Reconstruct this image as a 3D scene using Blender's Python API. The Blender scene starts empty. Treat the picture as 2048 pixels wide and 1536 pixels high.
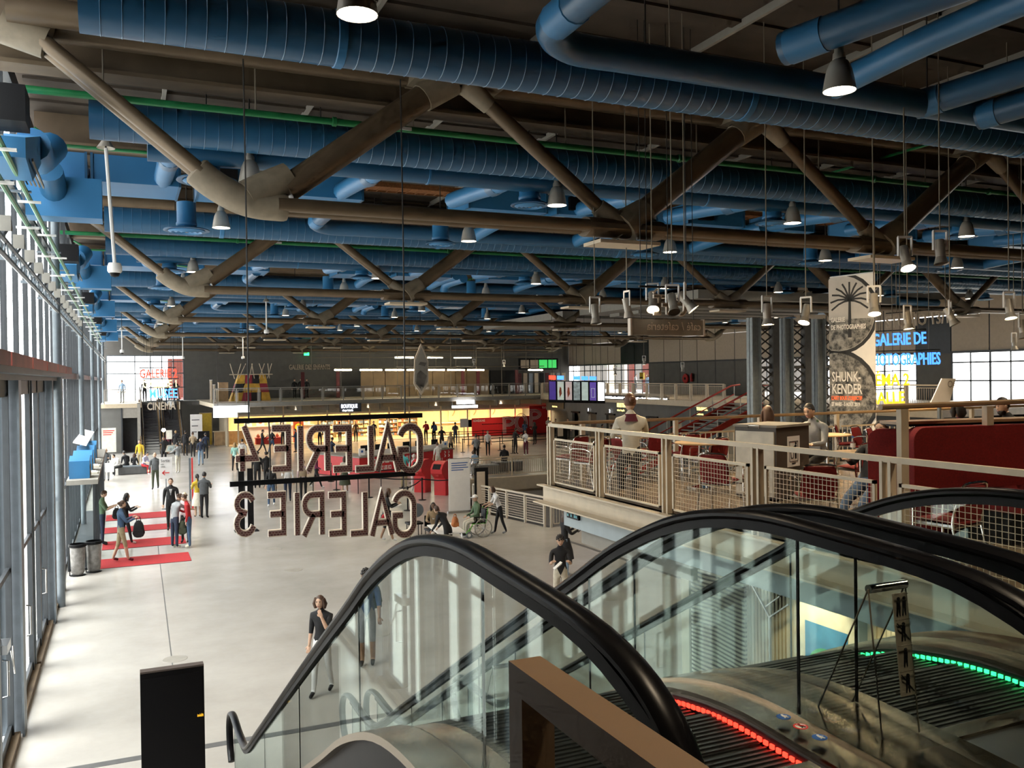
import bpy, bmesh, math, random
from math import sin, cos, tan, pi, radians, sqrt, atan2
from mathutils import Vector, Matrix
from mathutils.geometry import tessellate_polygon

scene = bpy.context.scene
COL = scene.collection
random.seed(7)

# ---------------------------------------------------------------- camera
EYE = Vector((0, 0, 5.3))
FOCAL = 1750.0
YAW, PITCH, ROLL = math.atan((1024 - 247) / FOCAL), radians(.494), radians(.745)
FWD = Vector((sin(YAW) * cos(PITCH), cos(YAW) * cos(PITCH), -sin(PITCH)))
R0 = Vector((cos(YAW), -sin(YAW), 0)); U0 = R0.cross(FWD)
RIGHT = R0 * cos(ROLL) - U0 * sin(ROLL); UP = U0 * cos(ROLL) + R0 * sin(ROLL)
cam_data = bpy.data.cameras.new('camera'); cam = bpy.data.objects.new('camera', cam_data); COL.objects.link(cam)
cam_data.sensor_width = 36; cam_data.lens = 36 * FOCAL / 2048; cam_data.clip_start = .05; cam_data.clip_end = 500
m = Matrix((RIGHT, UP, -FWD)).transposed().to_4x4(); m.translation = EYE
cam.matrix_world = m
scene.camera = cam

# ---------------------------------------------------------------- world and exposure
world = bpy.data.worlds.new('overcast_sky'); scene.world = world; world.use_nodes = True
bgn = world.node_tree.nodes['Background']
bgn.inputs[0].default_value = (.97, .98, 1, 1); bgn.inputs[1].default_value = 7.0
vs = scene.view_settings
vs.view_transform = 'Standard'; vs.look = 'None'; vs.exposure = -.05; vs.gamma = 1; vs.use_curve_mapping = False
cy = scene.cycles
cy.use_denoising = True; cy.max_bounces = 4; cy.diffuse_bounces = 2; cy.glossy_bounces = 2; cy.transmission_bounces = 2
cy.transparent_max_bounces = 14; cy.caustics_reflective = False; cy.caustics_refractive = False
cy.sample_clamp_indirect = 4; cy.sample_clamp_direct = 0; cy.use_light_tree = True; cy.use_adaptive_sampling = True; cy.adaptive_threshold = .06; cy.adaptive_min_samples = 10

sun_data = bpy.data.lights.new('hazy_sun', 'SUN'); sun_data.energy = 9; sun_data.angle = radians(38); sun_data.color = (1, .97, .92)
sun = bpy.data.objects.new('hazy_sun', sun_data); COL.objects.link(sun)
sun.rotation_euler = Vector((.50, .12, -.86)).to_track_quat('-Z', 'Y').to_euler()
def U(px, py, X=None, Y=None, Z=None):
    """real place of a photographed point on a known plane"""
    d = FWD + RIGHT * ((px - 1024) / FOCAL) - UP * ((py - 768) / FOCAL)
    t = (X / d.x) if X is not None else (Y / d.y) if Y is not None else ((Z - EYE.z) / d.z)
    return EYE + d * t
def DEP(px, py, zc):
    return EYE + (FWD + RIGHT * ((px - 1024) / FOCAL) - UP * ((py - 768) / FOCAL)) * zc

# ---------------------------------------------------------------- materials
MATS = {}
def mat(name, col, rough=.5, metal=0, emit=0, ecol=None, noise=.12, scale=6, spec=.5, bump=0, alpha=None):
    if name in MATS: return MATS[name]
    M = bpy.data.materials.new(name); M.use_nodes = True
    nt = M.node_tree; b = nt.nodes['Principled BSDF']
    b.inputs['Roughness'].default_value = rough; b.inputs['Metallic'].default_value = metal
    b.inputs['Specular IOR Level'].default_value = spec
    c = (*col, 1)
    if noise:
        tc = nt.nodes.new('ShaderNodeTexCoord'); n = nt.nodes.new('ShaderNodeTexNoise'); n.inputs['Scale'].default_value = scale
        n.inputs['Detail'].default_value = 3
        r = nt.nodes.new('ShaderNodeValToRGB')
        r.color_ramp.elements[0].position = .3; r.color_ramp.elements[1].position = .7
        r.color_ramp.elements[0].color = (*[x * (1 - noise) for x in col], 1)
        r.color_ramp.elements[1].color = (*[min(1, x * (1 + noise)) for x in col], 1)
        nt.links.new(tc.outputs['Object'], n.inputs['Vector']); nt.links.new(n.outputs['Fac'], r.inputs[0])
        nt.links.new(r.outputs[0], b.inputs['Base Color'])
        if bump:
            bp = nt.nodes.new('ShaderNodeBump'); bp.inputs['Strength'].default_value = bump
            nt.links.new(n.outputs['Fac'], bp.inputs['Height']); nt.links.new(bp.outputs[0], b.inputs['Normal'])
    else:
        b.inputs['Base Color'].default_value = c
    if emit:
        b.inputs['Emission Color'].default_value = (*(ecol or col), 1); b.inputs['Emission Strength'].default_value = emit
    if emit and name not in ('tube_glow', 'white_glow'): M.cycles.emission_sampling = 'NONE'
    MATS[name] = M
    return M
def glassmat(name, tint, ior=1.45, gloss=(1, 1, 1), rough=0.0):
    M = bpy.data.materials.new(name); M.use_nodes = True; nt = M.node_tree
    for n in list(nt.nodes):
        if n.type != 'OUTPUT_MATERIAL': nt.nodes.remove(n)
    out = nt.nodes[0]
    t = nt.nodes.new('ShaderNodeBsdfTransparent'); t.inputs[0].default_value = (*tint, 1)
    g = nt.nodes.new('ShaderNodeBsdfGlossy'); g.inputs[0].default_value = (*gloss, 1); g.inputs[1].default_value = rough
    lw = nt.nodes.new('ShaderNodeLayerWeight'); lw.inputs[0].default_value = .5
    pw = nt.nodes.new('ShaderNodeMath'); pw.operation = 'POWER'; pw.inputs[1].default_value = 4.5
    f = nt.nodes.new('ShaderNodeMath'); f.operation = 'MULTIPLY_ADD'; f.inputs[1].default_value = .62; f.inputs[2].default_value = (ior - 1) ** 2 / (ior + 1) ** 2
    nt.links.new(lw.outputs['Facing'], pw.inputs[0]); nt.links.new(pw.outputs[0], f.inputs[0])
    x = nt.nodes.new('ShaderNodeMixShader')
    nt.links.new(f.outputs[0], x.inputs[0]); nt.links.new(t.outputs[0], x.inputs[1]); nt.links.new(g.outputs[0], x.inputs[2])
    nt.links.new(x.outputs[0], out.inputs[0]); MATS[name] = M
    return M

mat('floor', (.40, .385, .36), .22)
mat('steel_paint', (.145, .105, .066), .38, .35, noise=.12, scale=3)
mat('cast_node', (.22, .18, .125), .6, noise=.18, scale=5)
mat('beam', (.12, .085, .05), .7, noise=.2, scale=2)
mat('duct', (.018, .095, .2), .34, noise=.06, scale=1.2, spec=.6)
mat('duct_box', (.028, .165, .36), .42, noise=.05, scale=1.5)
mat('green', (.012, .16, .05), .35)
mat('ceiling', (.055, .042, .03), .85, noise=.25, scale=1.5)
mat('rail_white', (.62, .56, .46), .45, noise=.05)
mat('cream', (.56, .47, .34), .5, noise=.07)
mat('frame_dark', (.035, .04, .045), .45, .2)
mat('frame_grey', (.17, .2, .225), .4, .3)
mat('grey_wall', (.13, .128, .12), .75, noise=.08, scale=2)
mat('grey_light', (.26, .245, .215), .7, noise=.06)
mat('panel_beige', (.5, .42, .33), .7, noise=.05)
mat('black', (.005, .005, .006), .5, noise=0, spec=.2)
mat('rubber', (.004, .004, .005), .3, noise=0, spec=.16)
mat('white', (.78, .77, .75), .5, noise=.03)
mat('steel', (.45, .37, .27), .24, 1, noise=.03, scale=20)
mat('steel_bare', (.5, .5, .5), .28, 1, noise=.05)
mat('chrome', (.75, .73, .7), .12, 1, noise=0)
mat('red', (.42, .012, .014), .6, noise=.1)
mat('red_fabric', (.19, .006, .006), .85, noise=.2, scale=60)
mat('carpet', (.36, .018, .022), .95, noise=.12, scale=30)
mat('wood', (.45, .30, .16), .5, noise=.2, scale=3)
mat('lamp_shell', (.42, .39, .34), .4, .3, noise=.05)
mat('lamp_glow', (1, .9, .75), .5, emit=26, ecol=(1, .86, .66), noise=0)
mat('tube_glow', (1, .9, .75), .5, emit=34, ecol=(1, .88, .62), noise=0)
mat('white_glow', (1, 1, 1), .5, emit=9, ecol=(.93, .95, 1), noise=0)
mat('yellow_glow', (1, .9, .5), .5, emit=1.3, ecol=(1, .85, .35), noise=0)
mat('led_red', (.9, .02, .01), .5, emit=5, ecol=(1, .03, .015), noise=0)
mat('led_green', (.05, .9, .2), .5, emit=4.5, ecol=(.03, 1, .22), noise=0)
mat('led_white', (.9, .9, 1), .5, emit=6, ecol=(.85, .87, 1), noise=0)
mat('green_board', (.1, .5, .15), .5, emit=.7, ecol=(.05, .8, .15), noise=0)
mat('blue_neon', (.1, .3, 1), .5, emit=2.4, ecol=(.06, .26, 1), noise=0)
mat('yellow_neon', (1, .6, .05), .5, emit=1.7, ecol=(1, .5, .02), noise=0)
mat('pale_paving', (.62, .6, .56), .8, noise=.08, scale=.6)
mat('orange_tray', (.20, .075, .02), .8, noise=.3, scale=20)
mat('concrete_dark', (.09, .09, .09), .7)
mat('cable', (.02, .018, .016), .6, noise=0)
mat('wire_light', (.2, .17, .13), .6, noise=0)
glassmat('facade_glass', (.88, .92, .92), 1.4)
glassmat('balustrade_glass', (.935, .966, .955), 1.5, (.5, .58, .56))
glassmat('clear_glass', (.93, .93, .91), 1.4)
glassmat('acrylic', (.93, .935, .92), 1.5)

# polished concrete: cloudy colour, faint cracks of relief, mirror streaks
def concrete_floor():
    M = MATS['floor']; nt = M.node_tree; b = nt.nodes['Principled BSDF']
    tc = nt.nodes.new('ShaderNodeTexCoord')
    n1 = nt.nodes.new('ShaderNodeTexNoise'); n1.inputs['Scale'].default_value = .35; n1.inputs['Detail'].default_value = 6; n1.inputs['Roughness'].default_value = .65
    r1 = nt.nodes.new('ShaderNodeValToRGB')
    r1.color_ramp.elements[0].color = (.33, .31, .28, 1); r1.color_ramp.elements[1].color = (.45, .43, .395, 1)
    r1.color_ramp.elements[0].position = .32; r1.color_ramp.elements[1].position = .68
    n2 = nt.nodes.new('ShaderNodeTexNoise'); n2.inputs['Scale'].default_value = 1.1; n2.inputs['Detail'].default_value = 4
    r2 = nt.nodes.new('ShaderNodeMapRange'); r2.inputs[3].default_value = .2; r2.inputs[4].default_value = .27
    for n in (n1, n2): nt.links.new(tc.outputs['Object'], n.inputs['Vector'])
    nt.links.new(n1.outputs['Fac'], r1.inputs[0]); nt.links.new(r1.outputs[0], b.inputs['Base Color'])
    nt.links.new(n2.outputs['Fac'], r2.inputs[0]); nt.links.new(r2.outputs[0], b.inputs['Roughness'])
concrete_floor()
def brushed():
    M = MATS['steel']; nt = M.node_tree; b = nt.nodes['Principled BSDF']
    b.inputs['Anisotropic'].default_value = .6
brushed()

# ---------------------------------------------------------------- mesh builder
class MB:
    def __init__(s): s.v = []; s.f = []; s.mi = []; s.cur = 0
    def add(s, vs, fs):
        o = len(s.v); s.v += [tuple(p) for p in vs]
        for f in fs: s.f.append([i + o for i in f]); s.mi.append(s.cur)
        return s
    def box(s, x0, x1, y0, y1, z0, z1):
        return s.add([(x0, y0, z0), (x1, y0, z0), (x1, y1, z0), (x0, y1, z0), (x0, y0, z1), (x1, y0, z1), (x1, y1, z1), (x0, y1, z1)],
                     [(0, 3, 2, 1), (4, 5, 6, 7), (0, 1, 5, 4), (1, 2, 6, 5), (2, 3, 7, 6), (3, 0, 4, 7)])
    def obox(s, c, a, b, d):
        c, a, b, d = Vector(c), Vector(a), Vector(b), Vector(d)
        vs = [c + a * i + b * j + d * k for k in (-1, 1) for (i, j) in ((-1, -1), (1, -1), (1, 1), (-1, 1))]
        return s.add(vs, [(0, 3, 2, 1), (4, 5, 6, 7), (0, 1, 5, 4), (1, 2, 6, 5), (2, 3, 7, 6), (3, 0, 4, 7)])
    def bar(s, a, b, w, h=None, up=(0, 0, 1)):
        """rectangular bar from a to b; w sideways, h along up"""
        a, b = Vector(a), Vector(b); h = h or w; d = (b - a)
        if d.length < 1e-6: return s
        d.normalize(); u = Vector(up)
        if abs(d.dot(u)) > .98: u = Vector((0, 1, 0)) if abs(d.y) < .9 else Vector((1, 0, 0))
        r = d.cross(u).normalized(); u = r.cross(d)
        return s.obox((a + b) / 2, r * w / 2, u * h / 2, (b - a) / 2)
    def tube(s, pts, r, n=8, cap=True, squash=None):
        pts = [Vector(p) for p in pts]; k = len(pts)
        rs = r if isinstance(r, (list, tuple)) else [r] * k
        t0 = (pts[1] - pts[0]).normalized()
        u = Vector((0, 0, 1)) if abs(t0.z) < .9 else Vector((0, 1, 0))
        nrm = t0.cross(u).normalized(); vs = []; prev = t0
        for i, p in enumerate(pts):
            t = (pts[min(i + 1, k - 1)] - pts[max(i - 1, 0)])
            t = t.normalized() if t.length > 1e-9 else prev
            ax = prev.cross(t)
            if ax.length > 1e-6: nrm = Matrix.Rotation(prev.angle(t), 3, ax.normalized()) @ nrm
            nrm = (nrm - t * nrm.dot(t)).normalized(); bn = t.cross(nrm); prev = t
            sq = squash or (1, 1)
            for j in range(n):
                a = 2 * pi * (j + .5) / n; vs.append(p + (nrm * cos(a) * sq[0] + bn * sin(a) * sq[1]) * rs[i])
        fs = [(i * n + j, i * n + (j + 1) % n, (i + 1) * n + (j + 1) % n, (i + 1) * n + j) for i in range(k - 1) for j in range(n)]
        if cap: fs += [tuple(range(n - 1, -1, -1)), tuple((k - 1) * n + j for j in range(n))]
        return s.add(vs, fs)
    def lathe(s, prof, n=16, c=(0, 0, 0), ax='z', cap=False):
        """prof [(r, t)] spun round an axis through c"""
        c = Vector(c); vs = []
        for r, t in prof:
            for j in range(n):
                a = 2 * pi * j / n; q = (r * cos(a), r * sin(a), t)
                if ax == 'x': q = (q[2], q[0], q[1])
                elif ax == 'y': q = (q[1], q[2], q[0])
                vs.append(c + Vector(q))
        k = len(prof)
        fs = [(i * n + j, i * n + (j + 1) % n, (i + 1) * n + (j + 1) % n, (i + 1) * n + j) for i in range(k - 1) for j in range(n)]
        if cap: fs += [tuple(range(n - 1, -1, -1)), tuple((k - 1) * n + j for j in range(n))]
        return s.add(vs, fs)
    def prism(s, poly, a, b, frame=None):
        """2D polygon extruded from a to b along w; frame=(origin,u,v,w)"""
        o, u, v, w = [Vector(q) for q in (frame or ((0, 0, 0), (1, 0, 0), (0, 1, 0), (0, 0, 1)))]
        n = len(poly)
        vs = [o + u * p[0] + v * p[1] + w * a for p in poly] + [o + u * p[0] + v * p[1] + w * b for p in poly]
        tri = tessellate_polygon([[Vector((p[0], p[1], 0)) for p in poly]])
        fs = [tuple(t) for t in tri] + [tuple(i + n for i in reversed(t)) for t in tri]
        fs += [(i, (i + 1) % n, (i + 1) % n + n, i + n) for i in range(n)]
        return s.add(vs, fs)
    def quad(s, a, b, c, d): return s.add([a, b, c, d], [(0, 1, 2, 3)])
    def build(s, name, material, parent=None, smooth=False, kind=None, sharp=40):
        me = bpy.data.meshes.new(name); me.from_pydata(s.v, [], s.f); me.validate()
        ms = material if isinstance(material, (list, tuple)) else [material]
        for q in ms: me.materials.append(MATS[q] if isinstance(q, str) else q)
        if len(ms) > 1 and len(me.polygons) == len(s.mi): me.polygons.foreach_set('material_index', s.mi)
        bm = bmesh.new(); bm.from_mesh(me); bmesh.ops.recalc_face_normals(bm, faces=bm.faces); bm.to_mesh(me); bm.free()
        if smooth:
            me.polygons.foreach_set('use_smooth', [True] * len(me.polygons))
            me.set_sharp_from_angle(angle=radians(sharp))
        o = bpy.data.objects.new(name, me); COL.objects.link(o)
        attach(o, parent)
        if kind: o['kind'] = kind
        return o
def pm(o):
    return (pm(o.parent) @ o.matrix_parent_inverse if o.parent else Matrix()) @ o.matrix_basis
def attach(o, parent):
    if parent: o.parent = parent; o.matrix_parent_inverse = pm(parent).inverted()
    return o
def empty(name, loc=(0, 0, 0), rotz=0, parent=None):
    o = bpy.data.objects.new(name, None); COL.objects.link(o); o.location = loc; o.rotation_euler.z = rotz; o.empty_display_size = .1
    return attach(o, parent)
def tag(o, label, cat, group=None, kind=None):
    o['label'] = label; o['category'] = cat
    if group: o['group'] = group
    if kind: o['kind'] = kind
    return o
def thing(name, label, cat, loc=(0, 0, 0), rotz=0, group=None): return tag(empty(name, loc, rotz), label, cat, group)
def struct(o): o['kind'] = 'structure'; return o
def share(name, src, parent, loc=None, rot=None, scale=None):
    """another object with the same mesh data"""
    o = bpy.data.objects.new(name, src.data); COL.objects.link(o)
    attach(o, parent)
    if loc is not None: o.location = loc
    if rot is not None: o.rotation_euler = rot
    if scale is not None: o.scale = scale
    return o
def copy_tree(o, parent=None):
    c = o.copy(); COL.objects.link(c); c.parent = parent
    for ch in list(o.children): copy_tree(ch, c)
    return c
def smooth_path(pts, n=6):
    pts = [Vector(p) for p in pts]; out = []
    for i in range(len(pts) - 1):
        p0, p1, p2, p3 = pts[max(i - 1, 0)], pts[i], pts[i + 1], pts[min(i + 2, len(pts) - 1)]
        for k in range(n):
            t = k / n
            out.append(.5 * ((2 * p1) + (p2 - p0) * t + (2 * p0 - 5 * p1 + 4 * p2 - p3) * t * t + (3 * p1 - p0 - 3 * p2 + p3) * t ** 3))
    return out + [pts[-1]]
def text(name, body, size, loc, right, up, material, parent=None, squeeze=.72, extrude=.004, align='LEFT', bold=0.0):
    c = bpy.data.curves.new(name, 'FONT'); c.body = body; c.size = size; c.extrude = extrude; c.align_x = align; c.offset = bold
    c.resolution_u = 2
    c.materials.append(MATS[material] if isinstance(material, str) else material)
    tmp = bpy.data.objects.new('tmp_text', c); me = bpy.data.meshes.new_from_object(tmp); bpy.data.objects.remove(tmp); me.name = name
    o = bpy.data.objects.new(name, me); COL.objects.link(o)
    r = Vector(right).normalized(); u = Vector(up); u = (u - r * u.dot(r)).normalized()
    mx = Matrix((r * squeeze, u, r.cross(u))).transposed().to_4x4(); mx.translation = Vector(loc); o.matrix_world = mx
    return attach(o, parent)
ORD = ['nearest', 'second', 'third', 'fourth', 'fifth', 'sixth', 'seventh', 'eighth', 'ninth', 'tenth', 'eleventh', 'twelfth', 'thirteenth', 'fourteenth', 'fifteenth', 'sixteenth', 'seventeenth', 'eighteenth', 'nineteenth', 'twentieth']
LORD = ['first'] + ORD[1:]
# ================================================================ the setting
YB0, YB1 = -10.0, 80.0          # hall from behind the camera to the back wall
XW, XE = -1.6, 42.0             # glazed street side and opposite side
ZC = 10.9
TY = [13.2 + 12.8 * i for i in range(6)]
PIT = [(12.5, 32.6), (13.5, 27.45), (24.0, 28.6), (24.0, 41.4), (15.7, 41.8)]

def floor_mesh():
    outer = [(XW, YB0), (XE, YB0), (XE, YB1), (XW, YB1)]
    loops = [[Vector((*p, 0)) for p in outer], [Vector((*p, 0)) for p in reversed(PIT)]]
    pts = outer + list(reversed(PIT))
    tri = tessellate_polygon(loops)
    b = MB(); b.add([(*p, 0) for p in pts], [tuple(t) for t in tri])
    return b
fl = struct(floor_mesh().build('floor', 'floor'))
tag(fl, 'polished grey concrete floor of the hall', 'floor')
for p in fl.data.polygons:
    if p.normal.z < 0: fl.data.flip_normals(); break
b = MB()                                                        # dark joint lines let into the floor
for pts in ([(315, 1085), (345, 1330)], ):
    a, c = U(*pts[0], Z=0), U(*pts[1], Z=0); b.bar((a.x, a.y, .001), (c.x, c.y, .001), .02, .003)
b.build('floor_joint', 'concrete_dark', fl)
b = MB(); a, c = U(20, 1560, Z=0), U(720, 1440, Z=0); b.bar((a.x, a.y, .002), (c.x, c.y, .002), .16, .004); b.build('drain_strip', 'concrete_dark', fl)
b = MB(); a, c = U(1130, 1080, Z=0), U(1480, 1195, Z=0); b.bar((a.x, a.y, .002), (c.x, c.y, .002), .16, .004); b.build('drain_grating', 'concrete_dark', fl)
for px, py, r in ((350, 1318, .22), (548, 1098, .24), (587, 1140, .24), (760, 1268, .2), (970, 1088, .26), (1222, 1198, .16), (795, 1370, .2), (385, 1076, .2)):
    c = U(px, py, Z=0); MB().lathe([(0, .006), (r, .006), (r + .01, 0)], 20, c).build('floor_cover', 'grey_light', fl)

pit = struct(empty('floor_pit')); tag(pit, 'sunken pit in the floor behind white railings', 'pit')
b = MB()
for i in range(5):
    p, q = PIT[i], PIT[(i + 1) % 5]; b.quad((*p, 0), (*q, 0), (*q, -3.2), (*p, -3.2))
b.build('pit_side', 'cream', pit)
MB().add([(*p, -3.2) for p in PIT], [(0, 1, 2, 3, 4)]).build('pit_bottom', 'concrete_dark', pit)
MB().box(15.2, 24, 30.2, 40.8, -.9, -.6).build('pit_canopy', 'concrete_dark', pit)
b = MB()
for k in range(9): b.box(13.4 + .33 * k, 13.7 + .33 * k, 29.2, 33.4, -3.1 + .33 * k * .0 - .2 * k, -3.05 - .2 * k + .1)
b.build('pit_steps', 'grey_light', pit)
b = MB(); b.box(15.7, 24, 41.25, 41.5, -.55, .12); b.build('pit_edge', 'cream', pit)
MB().box(13.7, 22, 28.55, 28.6, -2.2, -2.1).build('pit_light', 'yellow_glow', pit)

ce = struct(MB().box(XW - .3, XE + .5, YB0, YB1 + .4, ZC, ZC + .3).build('ceiling', 'ceiling')); tag(ce, 'dark ribbed deck ceiling', 'ceiling')
rib0 = None
for k in range(15):                                            # pale rails under the deck, running away from the camera
    x = .8 + 2.75 * k
    if rib0 is None: rib0 = MB().box(-.035, .035, -2, YB1, ZC - .12, ZC).build('ceiling_rail', 'grey_light', ce); rib0.location.x = x
    else: share('ceiling_rail', rib0, ce, (x, 0, 0))
rib0 = None
for k in range(56):                                            # folded deck ribs, across
    y = 1.5 + 1.4 * k
    if rib0 is None: rib0 = MB().box(XW, XE, -.12, .12, ZC - .05, ZC + .01).build('deck_rib', 'ceiling', ce); rib0.location.y = y
    else: share('deck_rib', rib0, ce, (0, y, 0))

# ---- glazed street side
wl = struct(empty('wall_left')); tag(wl, 'glazed steel street side of the hall', 'wall')
GX = XW
pitch = 1.6
m0 = p0 = p1 = None
ys = [8.4 + pitch * k for k in range(int((YB1 - 8.4) / pitch) + 1)]
MB().box(GX - .2, GX, YB0, 8.36, 0, ZC).build('wall_panel', 'grey_wall', wl)
for y in ys:
    if m0 is None:
        m0 = MB().box(GX - .035, GX + .045, -.03, .03, 0, 10.2).build('mullion', 'frame_dark', wl); m0.location.y = y
    else: share('mullion', m0, wl, (0, y, 0))
for y in ys[:-1]:
    if p0 is None:
        p0 = MB().quad((GX, .06, 5.62), (GX, pitch - .06, 5.62), (GX, pitch - .06, 10.1), (GX, .06, 10.1)).build('pane', 'facade_glass', wl); p0.location.y = y
    else: share('pane', p0, wl, (0, y, 0))
    if y + pitch > 25.4:
        if p1 is None: p1 = MB().quad((GX, .06, .12), (GX, pitch - .06, .12), (GX, pitch - .06, 5.38), (GX, .06, 5.38)).build('pane', 'facade_glass', wl); p1.location.y = y
        else: share('pane', p1, wl, (0, y, 0))
for z, h, d in ((10.2, .3, .3), (5.5, .2, .16), (2.3, .08, .1), (8.45, .08, .1), (.05, .12, .12)):
    if z in (2.3, .05):
        for a, c in ((25.2, YB1),): MB().box(GX - d, GX + .03, a, c, z - h / 2, z + h / 2).build('transom', 'frame_dark', wl)
    else: MB().box(GX - d, GX + .06, YB0, YB1, z - h / 2, z + h / 2).build('transom', 'frame_dark', wl)
b = MB()                                                       # inner service beam with a lattice
for z in (6.95, 7.15): b.tube([(GX + .22, 4, z), (GX + .22, YB1, z)], .035, 6)
for k in range(95):
    y = 4 + .8 * k; b.bar((GX + .22, y, 6.95), (GX + .22, y + .4, 7.15), .02); b.bar((GX + .22, y + .4, 7.15), (GX + .22, y + .8, 6.95), .02)
b.build('service_beam', 'frame_grey', wl)
st0 = None
for k in range(24):
    y = 4.5 + 3.2 * k
    if st0 is None: st0 = MB().bar((GX, 0, 7.05), (GX + .25, 0, 7.05), .05).bar((GX, 0, 8.0), (GX + .45, 0, 8.0), .05, .03).build('bracket', 'frame_grey', wl); st0.location.y = y
    else: share('bracket', st0, wl, (0, y, 0))
c0 = None
for k in range(6):                                             # pale round posts behind the glass
    y = 10.4 + 12.8 * k
    if c0 is None: c0 = MB().tube([(GX + .18, 0, 0), (GX + .18, 0, 10.2)], .09, 10).build('round_post', 'frame_grey', wl, True); c0.location.y = y
    else: share('round_post', c0, wl, (0, y, 0))

# ---- entrance doors, columns and awning on the street side
ent = struct(empty('door_1', (GX, 15, 0))); tag(ent, 'tall glazed entrance doors in dark steel frames', 'door')
def icol(y, w, d, x1, ma, mb_, z1=5.5):
    """H-section column: two pale flanges and a dark web"""
    b = MB(); b.box(x1 - d, x1 - d + .03, y - w / 2, y + w / 2, 0, z1); b.box(x1 - .03, x1, y - w / 2, y + w / 2, 0, z1); b.box(x1 - d, x1, y - .02, y + .02, 0, z1)
    return b.build('column', ma, ent)
for y, w, d, x1 in ((9.3, .3, .3, -1.43), (12.2, .3, .3, -1.43), (15.1, .36, .34, -1.43), (21.75, .3, .3, -1.43), (25.0, .36, .34, -1.43), (18.4, .1, .08, -1.55), (23.4, .1, .08, -1.55)):
    icol(y, w, d, x1, 'frame_grey', 'frame_dark')
bays = [(9.45, 12.05), (12.35, 14.9), (15.3, 18.34), (18.46, 21.6), (21.9, 23.33), (23.47, 24.82)]
for y0, y1 in bays:
    MB().box(GX - .05, GX + .03, y0, y1, 5.1, 5.4).build('door_head', 'frame_dark', ent)
    MB().box(GX - .02, GX + .03, y0, y1, 2.5, 2.58).build('door_rail', 'frame_dark', ent)
    MB().box(GX - .05, GX + .12, y0, y1, 0, .1).build('threshold', 'beam', ent)
    n = 2 if y1 - y0 > 1.6 else 1
    for k in range(n):
        a = y0 + (y1 - y0) * k / n; c = y0 + (y1 - y0) * (k + 1) / n
        b = MB(); b.box(GX - .03, GX + .02, a, a + .07, .1, 5.1); b.box(GX - .03, GX + .02, c - .07, c, .1, 5.1); b.box(GX - .03, GX + .02, a, c, .1, .25)
        lf = b.build('door_leaf', 'frame_dark', ent)
        MB().quad((GX, a + .07, .25), (GX, c - .07, .25), (GX, c - .07, 5.1), (GX, a + .07, 5.1)).build('door_glass', 'facade_glass', lf)
    ym = (y0 + y1) / 2
    MB().tube([(GX + .03, ym + .1, 1.0), (GX + .1, ym + .1, 1.02), (GX + .1, ym + .1, 1.5), (GX + .03, ym + .1, 1.52)], .015, 6).build('door_handle', 'chrome', ent, True)
b = MB(); b.box(GX, GX + .14, 13.3, 13.7, 1.7, 1.82); b.build('lock_box', 'steel_bare', ent)
b = MB(); b.tube([(GX + .16, 13.5, 1.7), (GX + .18, 13.6, 1.45), (GX + .17, 13.8, 1.3), (GX + .14, 14.0, 1.35), (GX + .12, 14.1, 1.6)], .012, 6); b.build('lock_chain', 'steel_bare', ent, True)
aw = tag(empty('entrance_awning', (-1.4, 17, 5.5)), 'dark awning with a red-brown glowing edge over the entrance doors', 'awning')
MB().box(GX - .2, -1.2, 8, 24.3, 5.42, 5.5).box(GX - .2, -1.42, 8, 24.3, 5.34, 5.42).build('awning_slab', 'frame_dark', aw)
mat('awning_red', (.22, .045, .03), .5, noise=.25, scale=2)
for k in range(6):
    y = 9.0 + 2.6 * k; MB().box(-1.24, -1.17, y, y + 2.45, 5.5, 5.66).build('awning_panel', 'awning_red', aw)

# pavement and far buildings beyond the glass
pv = struct(MB().box(-60, GX - .25, YB0 - 20, YB1 + 40, -.3, 0).build('pavement_outside', 'pale_paving')); tag(pv, 'pale paving outside the glass', 'pavement')
pv2 = struct(MB().box(XE + .3, XE + 60, YB0 - 20, YB1 + 40, 3.3, 3.6).build('terrace_outside', 'pale_paving')); tag(pv2, 'pale paving outside the far side windows', 'pavement')
pv3 = struct(MB().box(-1.5, XE, YB1 + .3, YB1 + 30, 3.3, 3.6).build('terrace_behind', 'pale_paving')); tag(pv3, 'pale paving behind the end window', 'pavement')

# ---- back wall with its large window at the left
wb = struct(empty('wall_back')); tag(wb, 'dark grey end wall of the hall', 'wall')
OX0, OX1, OZ0, OZ1 = -1.25, 4.72, 3.65, 7.45
for n, bx in (('wall_panel', (OX1, XE, YB1, YB1 + .25, 0, ZC)), ('wall_panel', (XW, OX0, YB1, YB1 + .25, 0, ZC)), ('wall_panel', (OX0, OX1, YB1, YB1 + .25, OZ1, ZC)), ('wall_panel', (OX0, OX1, YB1, YB1 + .25, 0, OZ0))):
    MB().box(*bx).build(n, 'grey_wall', wb)
w1 = struct(empty('window_1', (1.7, YB1, 3.65))); tag(w1, 'large blown-out end window above the far escalators', 'window')
b = MB()
for x in (OX0, .9, 2.1, 3.0, 3.9, OX1): b.box(x - .04, x + .04, YB1 - .02, YB1 + .1, OZ0, OZ1)
for z in (5.95, 6.95, OZ1): b.box(OX0, OX1, YB1 - .02, YB1 + .1, z - .04, z + .04)
b.build('window_frame', 'frame_grey', w1)
for a, c in ((OX0, .9), (.9, 2.1), (2.1, 3.0), (3.0, 3.9), (3.9, OX1)):
    MB().box(a + .05, c - .05, YB1 + .03, YB1 + .04, OZ0, OZ1 - .05).build('pane', 'clear_glass', w1)
mat('red_hoarding', (.2, .05, .04), .6)
hb = tag(MB().box(3.7, 6.2, YB1 + 5, YB1 + 5.2, 3.6, 7.3).build('red_hoarding', 'red_hoarding'), 'tall red board outside the end window', 'board')
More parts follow.
